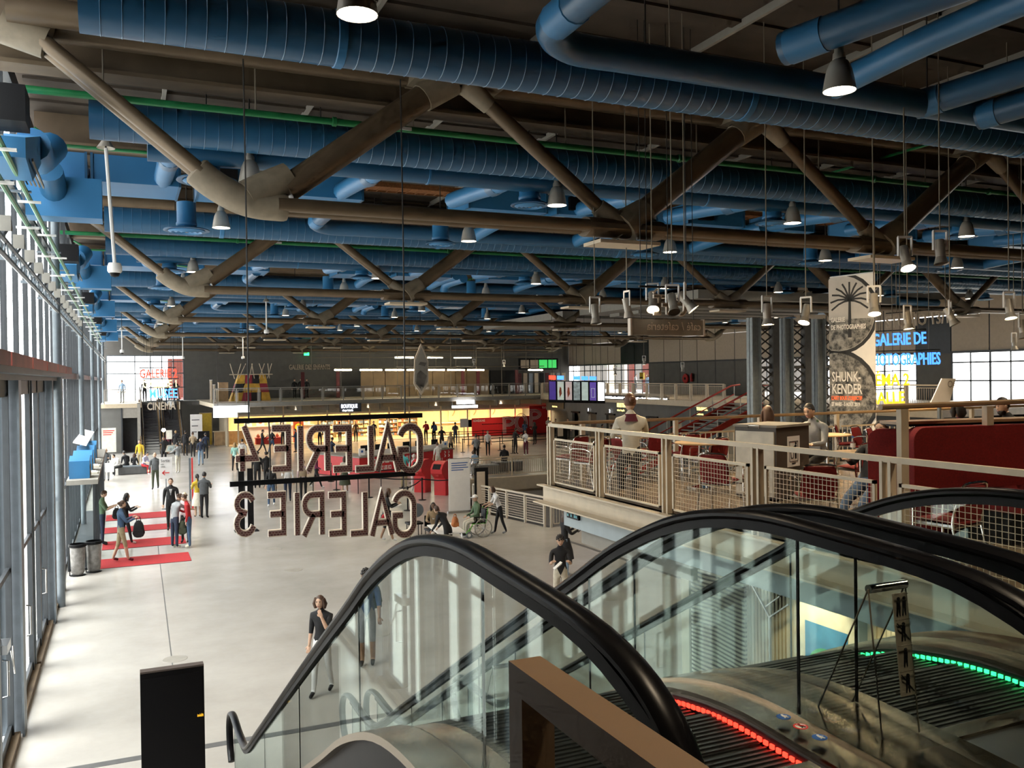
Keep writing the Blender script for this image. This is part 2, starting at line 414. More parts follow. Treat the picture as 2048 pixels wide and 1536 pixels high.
wf = struct(MB().box(XW, XE, YB0 - .3, YB0, 0, ZC).build('wall_front', 'grey_wall')); tag(wf, 'end wall behind the viewer', 'wall')

# ---- far long side: beige panels above, glazing and grey doors below
wr = struct(empty('wall_right')); tag(wr, 'far long side with beige panels over grey and glazed bays', 'wall')
MB().box(XE, XE + .2, YB0, YB1, 9.3, ZC).build('wall_head', 'grey_wall', wr)
MB().box(XE, XE + .2, YB0, 18, 0, 9.3).build('wall_side', 'grey_wall', wr)
MB().box(XE, XE + .2, 18, YB1, 0, 3.65).build('wall_base', 'grey_wall', wr)
pp = 2.35; pb = jb = None
y = 18.0; k = 0
while y < YB1 - .5:
    dark = 64.2 < y < 67.5 or 34 < y < 36.5
    for z0, z1 in ((6.38, 8.35), (8.4, 9.3)):
        o = MB().box(XE - .05, XE + .03, y + .04, min(y + pp, YB1) - .04, z0, z1).build('wall_board', 'frame_dark' if dark and z0 < 7 else 'panel_beige', wr)
    MB().box(XE - .02, XE + .04, y - .05, y + .05, 3.65, 9.3).build('wall_joint', 'frame_dark', wr)
    if 50 < y < 65 or (y < 50 and k % 4 == 3):
        MB().box(XE - .03, XE + .03, y + .05, y + pp - .05, 3.65, 6.3).build('wall_board', 'grey_wall', wr)
    else:
        MB().quad((XE, y + .06, 3.7), (XE, y + pp - .06, 3.7), (XE, y + pp - .06, 6.3), (XE, y + .06, 6.3)).build('pane', 'clear_glass', wr)
        b = MB()
        for z in (4.75, 5.75): b.box(XE - .02, XE + .04, y, y + pp, z - .04, z + .04)
        b.box(XE - .02, XE + .04, y + pp / 2 - .03, y + pp / 2 + .03, 3.65, 6.3); b.build('glazing_bar', 'frame_dark', wr)
    y += pp; k += 1
MB().box(XE - .12, XE + .05, 18, YB1, 6.26, 6.38).build('wall_rail', 'frame_dark', wr)
mat('red_outside', (.16, .035, .025), .7)
cw = thing('added_courtyard_block', 'dim grey building added outside the far glazing to darken the view', 'building', (XE + 14, 72, 3.6)); mat('court_grey', (.06, .055, .05), .8)  # building added to darken the bright view through the glazing
MB().box(XE + 12, XE + 14, 60, 100, 3.6, 16).build('court_wall', 'court_grey', cw)
for k_, (y_, m_) in enumerate(((66, 'grey_light'), (69.5, 'red_outside'), (73, 'panel_beige'), (76, 'frame_grey'), (79, 'red_outside'), (83, 'pale_paving'), (87, 'grey_light'), (91, 'panel_beige'))): MB().box(XE + 11.8, XE + 12, y_, y_ + 1.6, 3.6, 9).build('court_strip', m_, cw)
for y0, y1 in ((66.5, 69.3), (71.0, 72.5), (74.2, 75.2)):
    tag(MB().box(XE + 4, XE + 4.3, y0, y1, 3.6, 7).build('red_panel_outside', 'red_outside'), {66.5: 'broad red wall outside the far glazing beside two visitors', 71.0: 'red strip of wall outside the far glazing, middle', 74.2: 'narrow red strip of wall outside the far glazing, leftmost'}[y0], 'board')

# ---- mezzanines
ZM = 3.65
mz = struct(empty('floor_mezzanine')); tag(mz, 'far upper gallery floor over the shops', 'floor')
EDGE = [(5.65, 75.6), (5.75, 64.4), (12, 65.2), (20, 66.6), (28, 67.0), (32.6, 67.3)]
poly = EDGE + [(32.6, 56), (32.0, 48), (31.2, 39.5), (31.2, 26), (XE, 26), (XE, YB1), (5.65, YB1)]
MB().prism(poly, ZM - .3, ZM).build('gallery_slab', 'cream', mz)
MB().box(XW, 1.2, 70.5, YB1, ZM - .3, ZM).build('gallery_slab', 'cream', mz)
MB().box(1.2, 5.65, 75.8, YB1, ZM - .3, ZM).build('gallery_slab', 'grey_wall', mz)
for i in range(1, 5):                                          # white edge beam
    p, q = Vector((*EDGE[i], 0)), Vector((*EDGE[i + 1], 0)); MB().bar(p + Vector((0, -.04, ZM - .12)), q + Vector((0, -.04, ZM - .12)), .12, .3).build('edge_beam', 'grey_light', mz)
for p, q in (((32.6, 67.3), (32.6, 56)), ((32.6, 56), (32, 48)), ((32, 48), (31.2, 39.5)), ((31.2, 39.5), (31.2, 26))):
    MB().bar((p[0] - .05, p[1], ZM - .15), (q[0] - .05, q[1], ZM - .15), .12, .36).build('edge_beam', 'cream', mz)
def railing(name, label, pts, zb, h=1.05, step=1.7, post='rail_white', infill='glass', w=.07, topw=.06):
    r = thing(name, label, 'railing', (pts[0][0], pts[0][1], zb))
    for i in range(len(pts) - 1):
        p, q = Vector((*pts[i], zb)), Vector((*pts[i + 1], zb)); L = (q - p).length; n = max(1, round(L / step)); d = (q - p) / n
        MB().bar(p + Vector((0, 0, h)), q + Vector((0, 0, h)), topw, topw).build('top_rail', post, r)
        for k in range(n + (1 if i == len(pts) - 2 else 0)):
            c = p + d * k; MB().bar(c, c + Vector((0, 0, h)), w, w, (0, 1, 0)).build('post', post, r)
        for k in range(n):
            a, c = p + d * (k + .06), p + d * (k + .94); z0, z1 = Vector((0, 0, .12)), Vector((0, 0, h - .12))
            b = MB(); b.bar(a + z1, c + z1, .03, .03); b.bar(a + z0, c + z0, .03, .03); b.bar(a + z0, a + z1, .03, .03, (0, 1, 0)); b.bar(c + z0, c + z1, .03, .03, (0, 1, 0))
            f = b.build('panel_frame', post, r)
            if infill == 'glass':
                MB().bar((a + c) / 2 + z0, (a + c) / 2 + z1, (c - a).length - .04, .012, d.cross(Vector((0, 0, 1)))).build('panel_glass', 'clear_glass', f)
            else:
                b = MB()
                if infill in ('lines', 'mesh'):
                    nn = int((h - .24) / .085)
                    for j in range(1, nn): z = Vector((0, 0, .12 + (h - .24) * j / nn)); b.bar(a + z, c + z, .012, .012)
                if infill in ('bars', 'mesh'):
                    nn = int((c - a).length / (.085 if infill == 'mesh' else .11))
                    for j in range(1, nn): e = a + (c - a) * j / nn; b.bar(e + z0, e + z1, .012, .012, (0, 1, 0))
                b.build('infill_bars', post, f, kind='stuff')
    return r
railing('gallery_railing', 'glass panelled railing along the far upper gallery', EDGE[1:], ZM, infill='glass', post='grey_light')
railing('gallery_railing', 'short pale railing left of the far escalators', [(-1.3, 70.4), (1.15, 70.4)], ZM, infill='glass', post='grey_light', step=2.2)
railing('gallery_railing', 'pale railing on the side gallery beside the red stair', [(32.55, 67), (32.55, 56), (31.95, 48), (31.15, 40.5)], ZM, infill='bars', post='cream', step=2.0, w=.14)
railing('gallery_railing', 'pale railing in front of the bright far side windows', [(31.15, 37.2), (31.15, 26)], ZM, infill='bars', post='cream', step=2.0, w=.14)
# ticket wall under the side gallery
wt = struct(empty('wall_tickets')); tag(wt, 'grey wall with ticket windows under the side gallery', 'wall')
MB().box(33.4, 33.6, 26, 68, 2.35, ZM - .3).build('wall_top', 'grey_wall', wt)
MB().box(36.5, 36.7, 26, 68, 0, 2.35).build('counter_back', 'grey_light', wt)
yd = [(64, 68, 0), (61.9, 63.2, 1), (59.2, 60.5, 1), (56.4, 57.7, 1), (53.6, 54.9, 1), (50.7, 52, 1), (47.9, 49.2, 1), (41, 44, 1)]
prev = 68
for y0, y1, op in yd:
    if y1 < prev: MB().box(33.4, 33.6, y1, prev, 0, 2.35).build('wall_pier', 'grey_wall', wt)
    if op: MB().box(33.3, 33.62, y0 - .05, y1 + .05, 2.3, 2.42).build('opening_head', 'black', wt)
    prev = y0 if op else y0
MB().box(33.4, 33.6, 26, 41, 0, 2.35).build('wall_pier', 'grey_wall', wt)

# stone houses across the street, added to block low sky light
mat('stone', (.62, .58, .52), .8, noise=.1, scale=.5)
for k, (y0, y1, h) in enumerate(((-30, -8, 19), (-6, 20, 22), (22, 44, 20), (46, 68, 23))):
    o = thing('added_street_house', ['pale stone house added across the street, nearest', 'pale stone house added across the street, second', 'pale stone house added across the street, third', 'pale stone house added across the street, farthest'][k], 'house', (-40, (y0 + y1) / 2, 0))
    MB().box(-52, -38, y0, y1, 0, h).build('house_wall', 'stone', o); MB().prism([(-52.5, h), (-37.5, h), (-41, h + 4), (-49, h + 4)], y0, y1, ((0, 0, 0), (1, 0, 0), (0, 0, 1), (0, 1, 0))).build('roof', 'grey_wall', o)
    for a in range(int((y1 - y0) / 3.2)):
        for z in range(5): MB().box(-38.05, -37.95, y0 + 1 + 3.2 * a, y0 + 2.3 + 3.2 * a, 1.2 + 3.6 * z, 3.4 + 3.6 * z).build('window', 'frame_dark', o)
# ================================================================ trusses
ZB, ZT = 7.85, 10.05
XB = [1.9 + 6.1 * k for k in range(7)]
XT = [-1.25] + [4.95 + 6.1 * k for k in range(6)] + [41.65]
def make_truss(label):
    t = thing('steel_truss', label, 'truss')
    V = Vector
    for dy in (-.16, .16): MB().tube([(2.1, dy, ZB), (38.3, dy, ZB)], .105, 10).build('bottom_chord', 'steel_paint', t, True)
    MB().box(2.6, 37.8, -.1, .1, ZB - .02, ZB + .02).build('chord_web', 'steel_paint', t)
    for dy in (-.28, .28): MB().tube([(-1.3, dy, ZT + .08), (41.7, dy, ZT + .08)], .19, 10).build('top_chord', 'steel_paint', t, True)
    for sgn in (0, 1):
        f = (lambda x: x) if not sgn else (lambda x: 40.4 - x)
        pts = smooth_path([V((f(.98), 0, 8.3)), V((f(1.2), 0, 8.12)), V((f(1.55), 0, 7.93)), V((f(1.85), 0, 7.86)), V((f(2.25), 0, 7.85))], 5)
        MB().tube(pts, [.2] + [.235] * (len(pts) - 2) + [.215], 14, squash=(1.0, .92)).build('bend_casting', 'cast_node', t, True)
        MB().tube([V((f(1.7), 0, 7.95)), V((f(2.05), 0, 8.15)), V((f(2.3), 0, 8.31))], [.26, .25, .215], 14).build('branch_casting', 'cast_node', t, True)
        for dy in (-.13, .13): MB().tube([V((f(-1.2), dy, ZT)), V((f(1.05), dy, 8.25))], .105, 10).build('end_diagonal', 'steel_paint', t, True)
        MB().tube([V((f(-1.35), 0, ZT)), V((f(-.85), 0, ZT - .2))], [.3, .24], 12).build('end_casting', 'cast_node', t, True)
    for k in range(6):
        xt = XT[k + 1]
        for xb, side in ((XB[k], -1), (XB[k + 1], 1)):
            thick = (side == -1) == (k < 3)
            p, q = V((xb, 0, ZB)), V((xt + side * .12, 0, ZT)); d = (q - p).normalized()
            r = .205 if thick else .125
            a, c = p + d * .42, q - d * .45
            MB().tube([a, c], r, 12).build('diagonal', 'steel_paint', t, True)
            MB().tube([c - d * .12, q], [r + .02, r + .07], 12).build('top_collar', 'cast_node', t, True)
            if 0 < XB.index(xb) < 6: MB().tube([p, a + d * .18], [r + .12, r + .025], 12).build('bottom_collar', 'cast_node', t, True)
        MB().box(xt - .75, xt + .75, -.36, .36, ZT - .1, ZT + .28).build('top_casting', 'cast_node', t)
    for k in range(1, 6):
        MB().tube([(XB[k] - .75, 0, ZB), (XB[k] + .75, 0, ZB)], .2, 12, squash=(1.35, .85)).build('node_casting', 'steel_paint', t, True)
        MB().box(XB[k] - .6, XB[k] + .6, -.3, .3, ZB - .3, ZB - .24).build('node_plate', 'cream', t)
    return t
truss0 = make_truss('nearest steel truss crossing the top of the picture, with a curved cast bend at left')
for i, y in enumerate(TY):
    t = truss0 if i == 0 else copy_tree(truss0)
    t.location.y = y; t['group'] = 'steel roof trusses'
    if i: t['label'] = ORD[i] + ' steel roof truss counted from the viewer' if i < 5 else 'farthest steel roof truss, just before the end wall'

# riveted floor beams over each truss and halfway
fb0 = None
for i in range(6):
    for j, dy in enumerate((.85, 7.3)):
        y = TY[i] + dy - (12.8 if j == 1 else 0)
        if fb0 is None:
            fb0 = MB().box(XW, XE, -.22, .22, 9.72, 9.78).box(XW, XE, -.02, .02, 9.78, 10.8).box(XW, XE, -.22, .22, 10.8, 10.86).build('floor_beam', 'beam'); o = fb0
        else: o = share('floor_beam', fb0, None)
        o.location.y = y; o.location.z = 0 if j == 0 else .5
        tag(o, ('brown steel floor beam right behind the %s truss' if j == 0 else 'shallower brown floor beam midway before the %s truss') % ORD[i], 'beam', 'brown floor beams')

# ================================================================ ducts, bay by bay
def ridged(x0, x1, r, step, y, z, n=18):
    prof = []; x = x0
    while x < x1:
        prof += [(r, x), (r, x + step - .012), (r + .007, x + step - .006)]; x += step
    b = MB().lathe([(0.001, x0)] + prof + [(r, x1), (.001, x1)], n, (0, y, z), 'x')
    return b
def elbow(b, p, q, r, d0, n=12):
    b.tube([p, q], r, n)
NB = len(TY)
BAYN = ['nearest', 'second', 'third', 'fourth', 'fifth', 'sixth']
proto = {}
def place(key, name, builder, label, cat, group, y):
    if key not in proto: o = proto[key] = builder()
    else: o = copy_tree(proto[key])
    o.location.y = y; tag(o, label, cat, group); return o
BX = [(-1.3, -.56), (-.48, 1.05), (1.4, 2.5), (3.05, 4.6), (6.95, 8.85), (9.1, 11.2), (12.7, 14.4), (15.7, 16.7), (18.5, 20.4), (24.2, 26.1), (29.8, 31.5), (35.5, 37.2)]
BR = [(.75, 1), (4.15, 1), (6.6, 1), (9.7, 1), (12.2, 1), (15.3, 1), (18.0, 1), (20.9, 1), (23.8, 1), (28.5, 1), (33.0, 1)]
for i in range(NB):
    T = TY[i]
    n = BAYN[i]
    def fa():
        o = thing('spiral_duct', '', 'duct'); ridged(-.35, 41, .3, .2, -3.45, 9.1, 20).build('duct_pipe', 'duct', o, True, sharp=30)
        for x in (2.2, 7.8, 13.4, 19, 24.6, 30.2): MB().lathe([(.305, x), (.315, x + .01), (.315, x + .1), (.305, x + .11)], 20, (0, -3.45, 9.1), 'x').build('duct_band', 'duct_box', o, True)
        for x in (1.2, 6.3, 11.4, 16.5, 21.6, 26.7, 31.8, 36.9): MB().tube([(x, -3.45, 9.35), (x, -3.45, ZC)], .012, 5).build('hanger_rod', 'cable', o)
        return o
    place('a', 'spiral_duct', fa, 'big blue spiral duct running in front of the %s truss' % n, 'duct', 'big blue spiral ducts', T)
    def fb():
        o = thing('spiral_duct', '', 'duct'); ridged(-.4, 41, .29, .2, 1.1, 9.17, 20).build('duct_pipe', 'duct', o, True, sharp=30)
        for x in (3, 9, 15, 21, 27, 33, 39): MB().tube([(x, 1.1, 9.4), (x, 1.1, ZC)], .012, 5).build('hanger_rod', 'cable', o)
        return o
    place('b', 'spiral_duct', fb, 'big blue spiral duct running just behind the %s truss' % n, 'duct', 'big blue spiral ducts', T)
    def fc():
        o = thing('side_duct', '', 'duct'); b = MB(); b.tube([(.4, 1.72, 8.95), (41, 1.72, 8.95)], .19, 14); b.build('duct_pipe', 'duct', o, True)
        for x in range(2, 41, 3): MB().lathe([(.19, x), (.2, x + .005), (.2, x + .04), (.19, x + .045)], 14, (0, 1.72, 8.95), 'x').build('duct_band', 'duct_box', o, True)
        for x, _ in BR:
            MB().tube(smooth_path([(x, 1.75, 8.95), (x, 2.3, 8.97), (x, 3.2, 9.05), (x, 4.75, 9.15)], 3), .17, 12).build('branch_pipe', 'duct_box', o, True)
            MB().lathe([(.172, 2.2), (.182, 2.21), (.182, 2.5), (.172, 2.51)], 12, (x, 0, 8.97), 'y').build('branch_band', 'duct', o, True)
        return o
    if i < 5: place('c', 'side_duct', fc, 'slimmer blue duct with branches behind the %s truss' % n, 'duct', 'slim blue ducts', T)
    def fd():
        o = thing('side_duct', '', 'duct')
        MB().tube(smooth_path([(4.3, -7.3, 9.1), (4.3, -5.1, 9.1), (4.36, -4.6, 9.08), (4.75, -4.32, 9.05), (5.4, -4.3, 9.05)], 5) + [Vector((41, -4.3, 9.05))], .185, 14).build('duct_pipe', 'duct', o, True)
        MB().lathe([(.187, -5.25), (.197, -5.24), (.197, -4.8), (.187, -4.79)], 14, (4.3, 0, 9.1), 'y').build('duct_band', 'duct_box', o, True)
        for x in (8.6, 11.6, 15.5, 22, 28, 34):
            MB().tube(smooth_path([(x, -7.6, 9.15), (x, -6.0, 9.15), (x, -5.0, 9.1), (x, -4.3, 9.05)], 3), .17, 12).build('branch_pipe', 'duct_box', o, True)
        MB().tube(smooth_path([(11.9, -7.6, 9.05), (11.9, -6.3, 9.05), (11.85, -5.75, 8.98), (11.8, -5.6, 8.72)], 5), .17, 12).build('outlet_bend', 'duct_box', o, True)
        return o
    place('d', 'side_duct', fd, 'slimmer blue duct with an elbow beside the spiral duct before the %s truss' % n, 'duct', 'slim blue ducts', T)
    # boxed ducts
    for j, (x0, x1) in enumerate(BX):
        if (i < 3 and x1 < 33) or (i < 5 and x1 < 21):
            def fe(x0=x0, x1=x1, j=j):
                o = thing('duct_box', '', 'duct box'); MB().box(x0, x1, 4.65, 6.0, 9.0, 9.5).build('duct_casing', 'duct_box', o)
                b = MB()
                for y in (4.62, 6.0): b.box(x0 - .015, x0 + .03, y, y + .03, 8.985, 9.515); b.box(x1 - .03, x1 + .015, y, y + .03, 8.985, 9.515)
                b.box(x0 - .015, x0 + .03, 4.63, 6.02, 8.985, 9.0); b.box(x1 - .03, x1 + .015, 4.63, 6.02, 8.985, 9.0)
                b.build('flange', 'duct', o)
                if j in (2, 5, 6): MB().box(x0 + .3, x0 + .7, 4.55, 4.65, 9.1, 9.4).build('hatch', 'black', o)
                return o
            place('e%d' % j, 'duct_box', fe, '%s boxed blue duct from the glass side, behind the %s truss' % (LORD[j], n), 'duct box', 'boxed blue ducts', T)
    # disc diffusers
    for j in range(7 if i < 4 else 4):
        x = 1.3 + 5.8 * j
        for kk, dy in enumerate((1.85, 6.95)):
            if T + dy > 79: continue
            r = .47 if j == 0 else .36
            key = 'f%d%d' % (j == 0, kk)
            def ff(r=r):
                o = thing('air_diffuser', '', 'diffuser')
                MB().lathe([(.2, 9.15), (.2, 8.72), (.215, 8.7), (.215, 8.66), (.2, 8.64), (.24, 8.6)], 16).build('drop_pipe', 'duct_box', o, True)
                MB().lathe([(.22, 8.62), (r, 8.56), (r + .01, 8.54), (r - .02, 8.53), (r * .82, 8.55)], 24).build('disc', 'duct', o, True)
                for q in (.78, .55, .32): MB().lathe([(r * q, 8.56), (r * q + .015, 8.53), (r * q - .05, 8.5), (r * q - .09, 8.53)], 20).build('vane_ring', 'duct_box', o, True)
                MB().lathe([(.001, 8.5), (.035, 8.5), (.04, 8.56)], 8).build('centre_knob', 'steel_bare', o, True)
                MB().lathe([(r * .85, 8.565), (.001, 8.57)], 16).build('throat', 'concrete_dark', o); MB().tube([(0, 0, 9.1), (0, 0, ZC + .02)], .012, 5).build('hanger_rod', 'cable', o)
                return o
            o = place(key, 'air_diffuser', ff, '%s disc air diffuser from the glass side, %s row behind the %s truss' % (LORD[j], ('first', 'second')[kk], n), 'diffuser', 'disc air diffusers', T + dy); o.location.x = x
    # green sprinkler main
    def fg():
        o = thing('green_pipe', '', 'pipe'); MB().tube([(-1.5, -.75, 9.35), (41, -.75, 9.35)], .055, 10).build('pipe_run', 'green', o, True)
        for x in (-.2, 1.9, 4.4, 7.2, 10, 13, 16, 19, 22, 26, 30): MB().tube([(x, -.75, 9.3), (x, -.75, ZC)], .014, 5).build('hanger_rod', 'wire_light', o)
        for x in (3.1, 6.4, 9.6, 14.5, 18): MB().lathe([(.056, -.04), (.075, -.03), (.075, .03), (.056, .04)], 10, (x, -.75, 9.35), 'x').build('coupling', 'green', o, True)
        MB().box(4.0, 4.35, -.82, -.806, 9.32, 9.37).build('pipe_label', 'white', o)
        return o
    place('g', 'green_pipe', fg, 'dark green pipe along the front of the %s truss' % n, 'pipe', 'green pipes across the hall', T + 1.3)
    def fh():
        o = thing('green_pipe', '', 'pipe'); MB().tube([(-1.3, 3.4, 9.55), (-.9, 3.4, 9.3), (1.3, 3.4, 9.3), (1.3, 3.4, 8.95), (1.9, 3.1, 8.85)], .03, 8).build('pipe_run', 'green', o, True)
        MB().tube([(9, 2.5, 9.7), (9, 8.5, 9.7)], .03, 6).build('pipe_run', 'green', o, True); MB().tube([(15, -4, 9.9), (15, 3.5, 9.9)], .03, 6).build('pipe_run', 'green', o, True)
        return o
    if i < 4: place('h', 'green_pipe', fh, 'thin green branch pipes behind the %s truss' % n, 'pipe', 'thin green branch pipes', T)
    # loudspeaker and louvred blue unit at the glass side
    def fi():
        o = thing('blue_air_unit', '', 'air unit')
        b = MB(); b.prism([(-1.0, 8.05), (-1.0, 8.3), (1.3, 8.9), (1.3, 8.5), (-.1, 7.95)], -1.5, -1.05, ((0, 0, 0), (0, 1, 0), (0, 0, 1), (1, 0, 0))); b.build('unit_casing', 'duct_box', o)
        b = MB()
        for k in range(5): b.box(-1.02 - .05 * k, -1.0 - .05 * k, -.6, 1.1, 8.1 + .01 * k, 8.14)
        b.build('louvre', 'grey_light', o)
        MB().tube(smooth_path([(-1.15, 1.2, 8.75), (-1.15, 2.0, 8.75), (-1.15, 2.5, 8.85), (-1.0, 2.9, 9.15)], 4), .24, 14).build('unit_bend', 'duct_box', o, True)
        MB().box(-1.5, -.3, 4.0, 4.6, 8.2, 8.9).build('lower_casing', 'duct_box', o)
        MB().tube([(-1.1, 3.6, 8.9), (-1.05, 4.2, 8.6)], .22, 14).build('unit_bend', 'duct', o, True)
        return o
    if i < 5: place('i', 'blue_air_unit', fi, 'blue louvred air unit at the glass side by the %s truss' % n, 'air unit', 'blue air units at the glass side', T)
    if i < 5:
        def fj():
            o = thing('loudspeaker', '', 'loudspeaker'); MB().box(-1.45, -.98, -1.75, -1.2, 8.3, 8.72).build('cabinet', 'black', o); MB().box(-1.43, -1.0, -1.2, -1.19, 8.33, 8.69).build('grille', 'concrete_dark', o)
            MB().bar((-1.3, -1.45, 8.7), (-1.3, -1.45, 9.6), .05).build('bracket', 'frame_dark', o)
            return o
        place('j', 'loudspeaker', fj, 'black box loudspeaker at the glass side before the %s truss' % n, 'loudspeaker', 'black loudspeakers at the glass side', T)

# brown cable trays
for k, (y, x0, x1, lab) in enumerate(((6.6, 8.5, 20, 'brown wire cable tray at the top right corner'), (10.9, 12.5, 30, 'second brown wire cable tray at the upper right'), (20.8, 2.5, 24, 'brown cable tray behind the nearest truss'), (33.6, 2.5, 30, 'brown cable tray behind the second truss'), (46.4, 2.5, 34, 'brown cable tray behind the third truss'))):
    o = thing('cable_tray', lab, 'cable tray', (x0, y, 9.9), group='brown cable trays')
    b = MB()
    for yy in (-.3, .3): b.box(x0, x1, y + yy - .01, y + yy + .01, 9.9, 10.02)
    for q in range(int((x1 - x0) / .25)): b.box(x0 + .25 * q, x0 + .25 * q + .03, y - .3, y + .3, 9.9, 9.915)
    b.build('tray_wires', 'orange_tray', o); MB().box(x0, x1, y - .26, y + .2, 9.92, 9.97).build('tray_cables', 'orange_tray', o)

# boxed ceiling duct at top right
o = thing('duct_box', 'large flat blue-grey duct box at the top right corner', 'duct box', (12, 6.6, 9.3)); MB().box(9.6, 16, 4.6, 6.2, 9.3, 9.85).build('duct_casing', 'duct', o)
for lab, pts in (('blue branch pipe with white band at the upper right', [(8.35, 4.6, 9.3), (7.05, 8.0, 9.05)]), ('blue pipe crossing the right edge, upper of two', [(11.2, 6.8, 9.3), (10.3, 9.0, 9.05)]), ('blue pipe crossing the right edge, lower of two', [(11.9, 7.0, 9.1), (11.3, 8.8, 8.95)])):
    o = thing('branch_duct', lab, 'duct', pts[0]); b = MB(); b.tube(pts, .19, 14); b.build('duct_pipe', 'duct', o, True)
    a, c = Vector(pts[0]), Vector(pts[1]); MB().tube([a + (c - a) * .86, a + (c - a) * .98], .2, 14).build('duct_band', 'duct_box', o, True)

# soffit slab hung under the far half of the roof
so = tag(empty('hung_soffit', (20, 30, 8.7)), 'flat pale grey soffit hung under the ducts at right', 'soffit')
MB().box(20.5, 31, 28.2, 37.9, 8.25, 8.6).build('soffit_panel', 'grey_light', so); MB().box(20.5, 31, 39.7, 50.5, 8.25, 8.6).build('soffit_panel', 'grey_light', so)
b = MB()
for k in range(5): b.box(21.5, 30.5, 29 + 1.7 * k, 29.9 + 1.7 * k, 8.1, 8.25)
b.build('soffit_baffle', 'grey_light', so)

# ================================================================ bell lamps
lampn = 0
def make_lamp():
    o = thing('bell_lamp', '', 'lamp')
    MB().lathe([(.001, .62), (.05, .62), (.055, .44), (.07, .42), (.075, .36), (.06, .35)], 12).build('socket', 'lamp_shell', o, True)
    MB().lathe([(.06, .36), (.1, .33), (.14, .24), (.165, .12), (.185, 0), (.178, 0), (.155, .12), (.13, .23), (.09, .31)], 20).build('bell_shade', 'lamp_shell', o, True)
    MB().lathe([(.176, .012), (.001, .012)], 20).build('lit_lens', 'lamp_glow', o)
    MB().tube([(0, 0, .62), (0, 0, 2.42)], .012, 6).build('stem', 'cable', o)
    return o
lamp0 = None
LX = [1.93, 7.5, 13.15, 18.45, 23.8, 29.2, 34.6]
LY = [7.6, 2.2, -3.2] + [v for i in range(6) for v in (14.7 + 12.75 * i, 19.3 + 12.75 * i)]  # unseen rows over and behind the viewer are added to light the foreground
for r, y in enumerate(LY):
    for c, x in enumerate(LX):
        if y > 66 or (x > 20.5 and x < 31 and 28 < y < 51) or (y < 9 and c > 2 - (y < 7)) or (y > 45 and c % 2 == 1 and r % 2): continue
        o = lamp0 = make_lamp() if lamp0 is None else lamp0
        if lampn: o = copy_tree(lamp0)
        o.location = (x, y, 8.5); lampn += 1
        tag(o, 'grey bell lamp, %s from the glass side, %s' % (LORD[c], (LORD[max(0, r - 2)] + ' row from the viewer') if y > 7 else ('unseen added row over the viewer', 'unseen added row behind the viewer')[y < 0]), 'lamp', 'grey bell lamps')
        if y < 60 and (r % 2 == 1 or y < 12) and (c % 2 == 0 or y < 30):
            ld = bpy.data.lights.new('bell_light', 'SPOT'); ld.energy = (260 if c == 0 else 380) if c < 3 else 460; ld.color = (1, .80, .55); ld.spot_size = radians(120); ld.spot_blend = .6; ld.shadow_soft_size = .16
            lo = bpy.data.objects.new('bell_light', ld); COL.objects.link(lo); lo.parent = o; lo.location = (0, 0, -.02)
# ================================================================ near escalators
HP = [(1.86, 3.72), (1.72, 3.95), (1.72, 4.2), (1.86, 4.42), (2.2, 4.55), (2.9, 4.6), (3.45, 4.605), (4.05, 4.5), (4.7, 4.24), (5.3, 3.91), (6.0, 3.53), (7.05, 2.95), (8.5, 2.14), (9.6, 1.53), (10.2, 1.19), (10.7, .97), (11.3, .9), (11.95, .9), (12.3, .8), (12.46, .58), (12.4, .32), (12.25, .18)]
def spline2(pts, n=5): return [(p.x, p.y) for p in smooth_path([Vector((a, c, 0)) for a, c in pts], n)]
HS = spline2(HP)
def hz(y):
    """handrail height over the run (upper branch)"""
    pts = [q for q in HP[3:19]]
    if y <= pts[0][0]: return pts[0][1]
    for (a, za), (c, zc) in zip(pts, pts[1:]):
        if a <= y <= c: return za + (zc - za) * (y - a) / (c - a)
    return pts[-1][1]
SM = spline2([(1.74, 4.24), (1.86, 4.4), (2.3, 4.56), (2.9, 4.6), (3.45, 4.605), (4.05, 4.5), (4.7, 4.24), (5.3, 3.91), (6.0, 3.53), (7.05, 2.95), (8.5, 2.14), (9.6, 1.53), (10.2, 1.19), (10.7, .97), (11.3, .9), (11.9, .9)], 4)
def strip(b, x0, x1, d0, d1, pts):
    """solid ribbon following the rail line, between x0..x1 and d0..d1 below it"""
    for (ya, za), (yb, zb) in zip(pts, pts[1:]):
        b.add([(x0, ya, za - d0), (x1, ya, za - d0), (x1, yb, zb - d0), (x0, yb, zb - d0), (x0, ya, za - d1), (x1, ya, za - d1), (x1, yb, zb - d1), (x0, yb, zb - d1)],
              [(0, 1, 2, 3), (7, 6, 5, 4), (0, 4, 5, 1), (3, 2, 6, 7), (0, 3, 7, 4), (1, 5, 6, 2)])
    return b
def solid_strip(x0, x1, d0, d1, pts):
    vs = []; fs = []
    for y, z in pts: vs += [(x0, y, z - d0), (x1, y, z - d0), (x1, y, z - d1), (x0, y, z - d1)]
    for i in range(len(pts) - 1):
        for j in range(4): fs.append((i * 4 + j, i * 4 + (j + 1) % 4, i * 4 + 4 + (j + 1) % 4, i * 4 + 4 + j))
    fs += [(0, 3, 2, 1), tuple((len(pts) - 1) * 4 + j for j in range(4))]
    return MB().add(vs, fs)
def cut(pts, a, c): return [(a, interp(pts, a))] + [p for p in pts if a < p[0] < c] + [(c, interp(pts, c))]
def interp(pts, y):
    for (a, za), (c, zc) in zip(pts, pts[1:]):
        if a <= y <= c: return za + (zc - za) * (y - a) / (c - a)
    return pts[-1][1] if y > pts[-1][0] else pts[0][1]
mat('skirt', (.035, .03, .035), .45, .6, noise=.2, scale=30)
mat('cladding', (.035, .02, .018), .5, noise=.1)
mat('step_metal', (.07, .075, .075), .4, .8, noise=.1, scale=40)
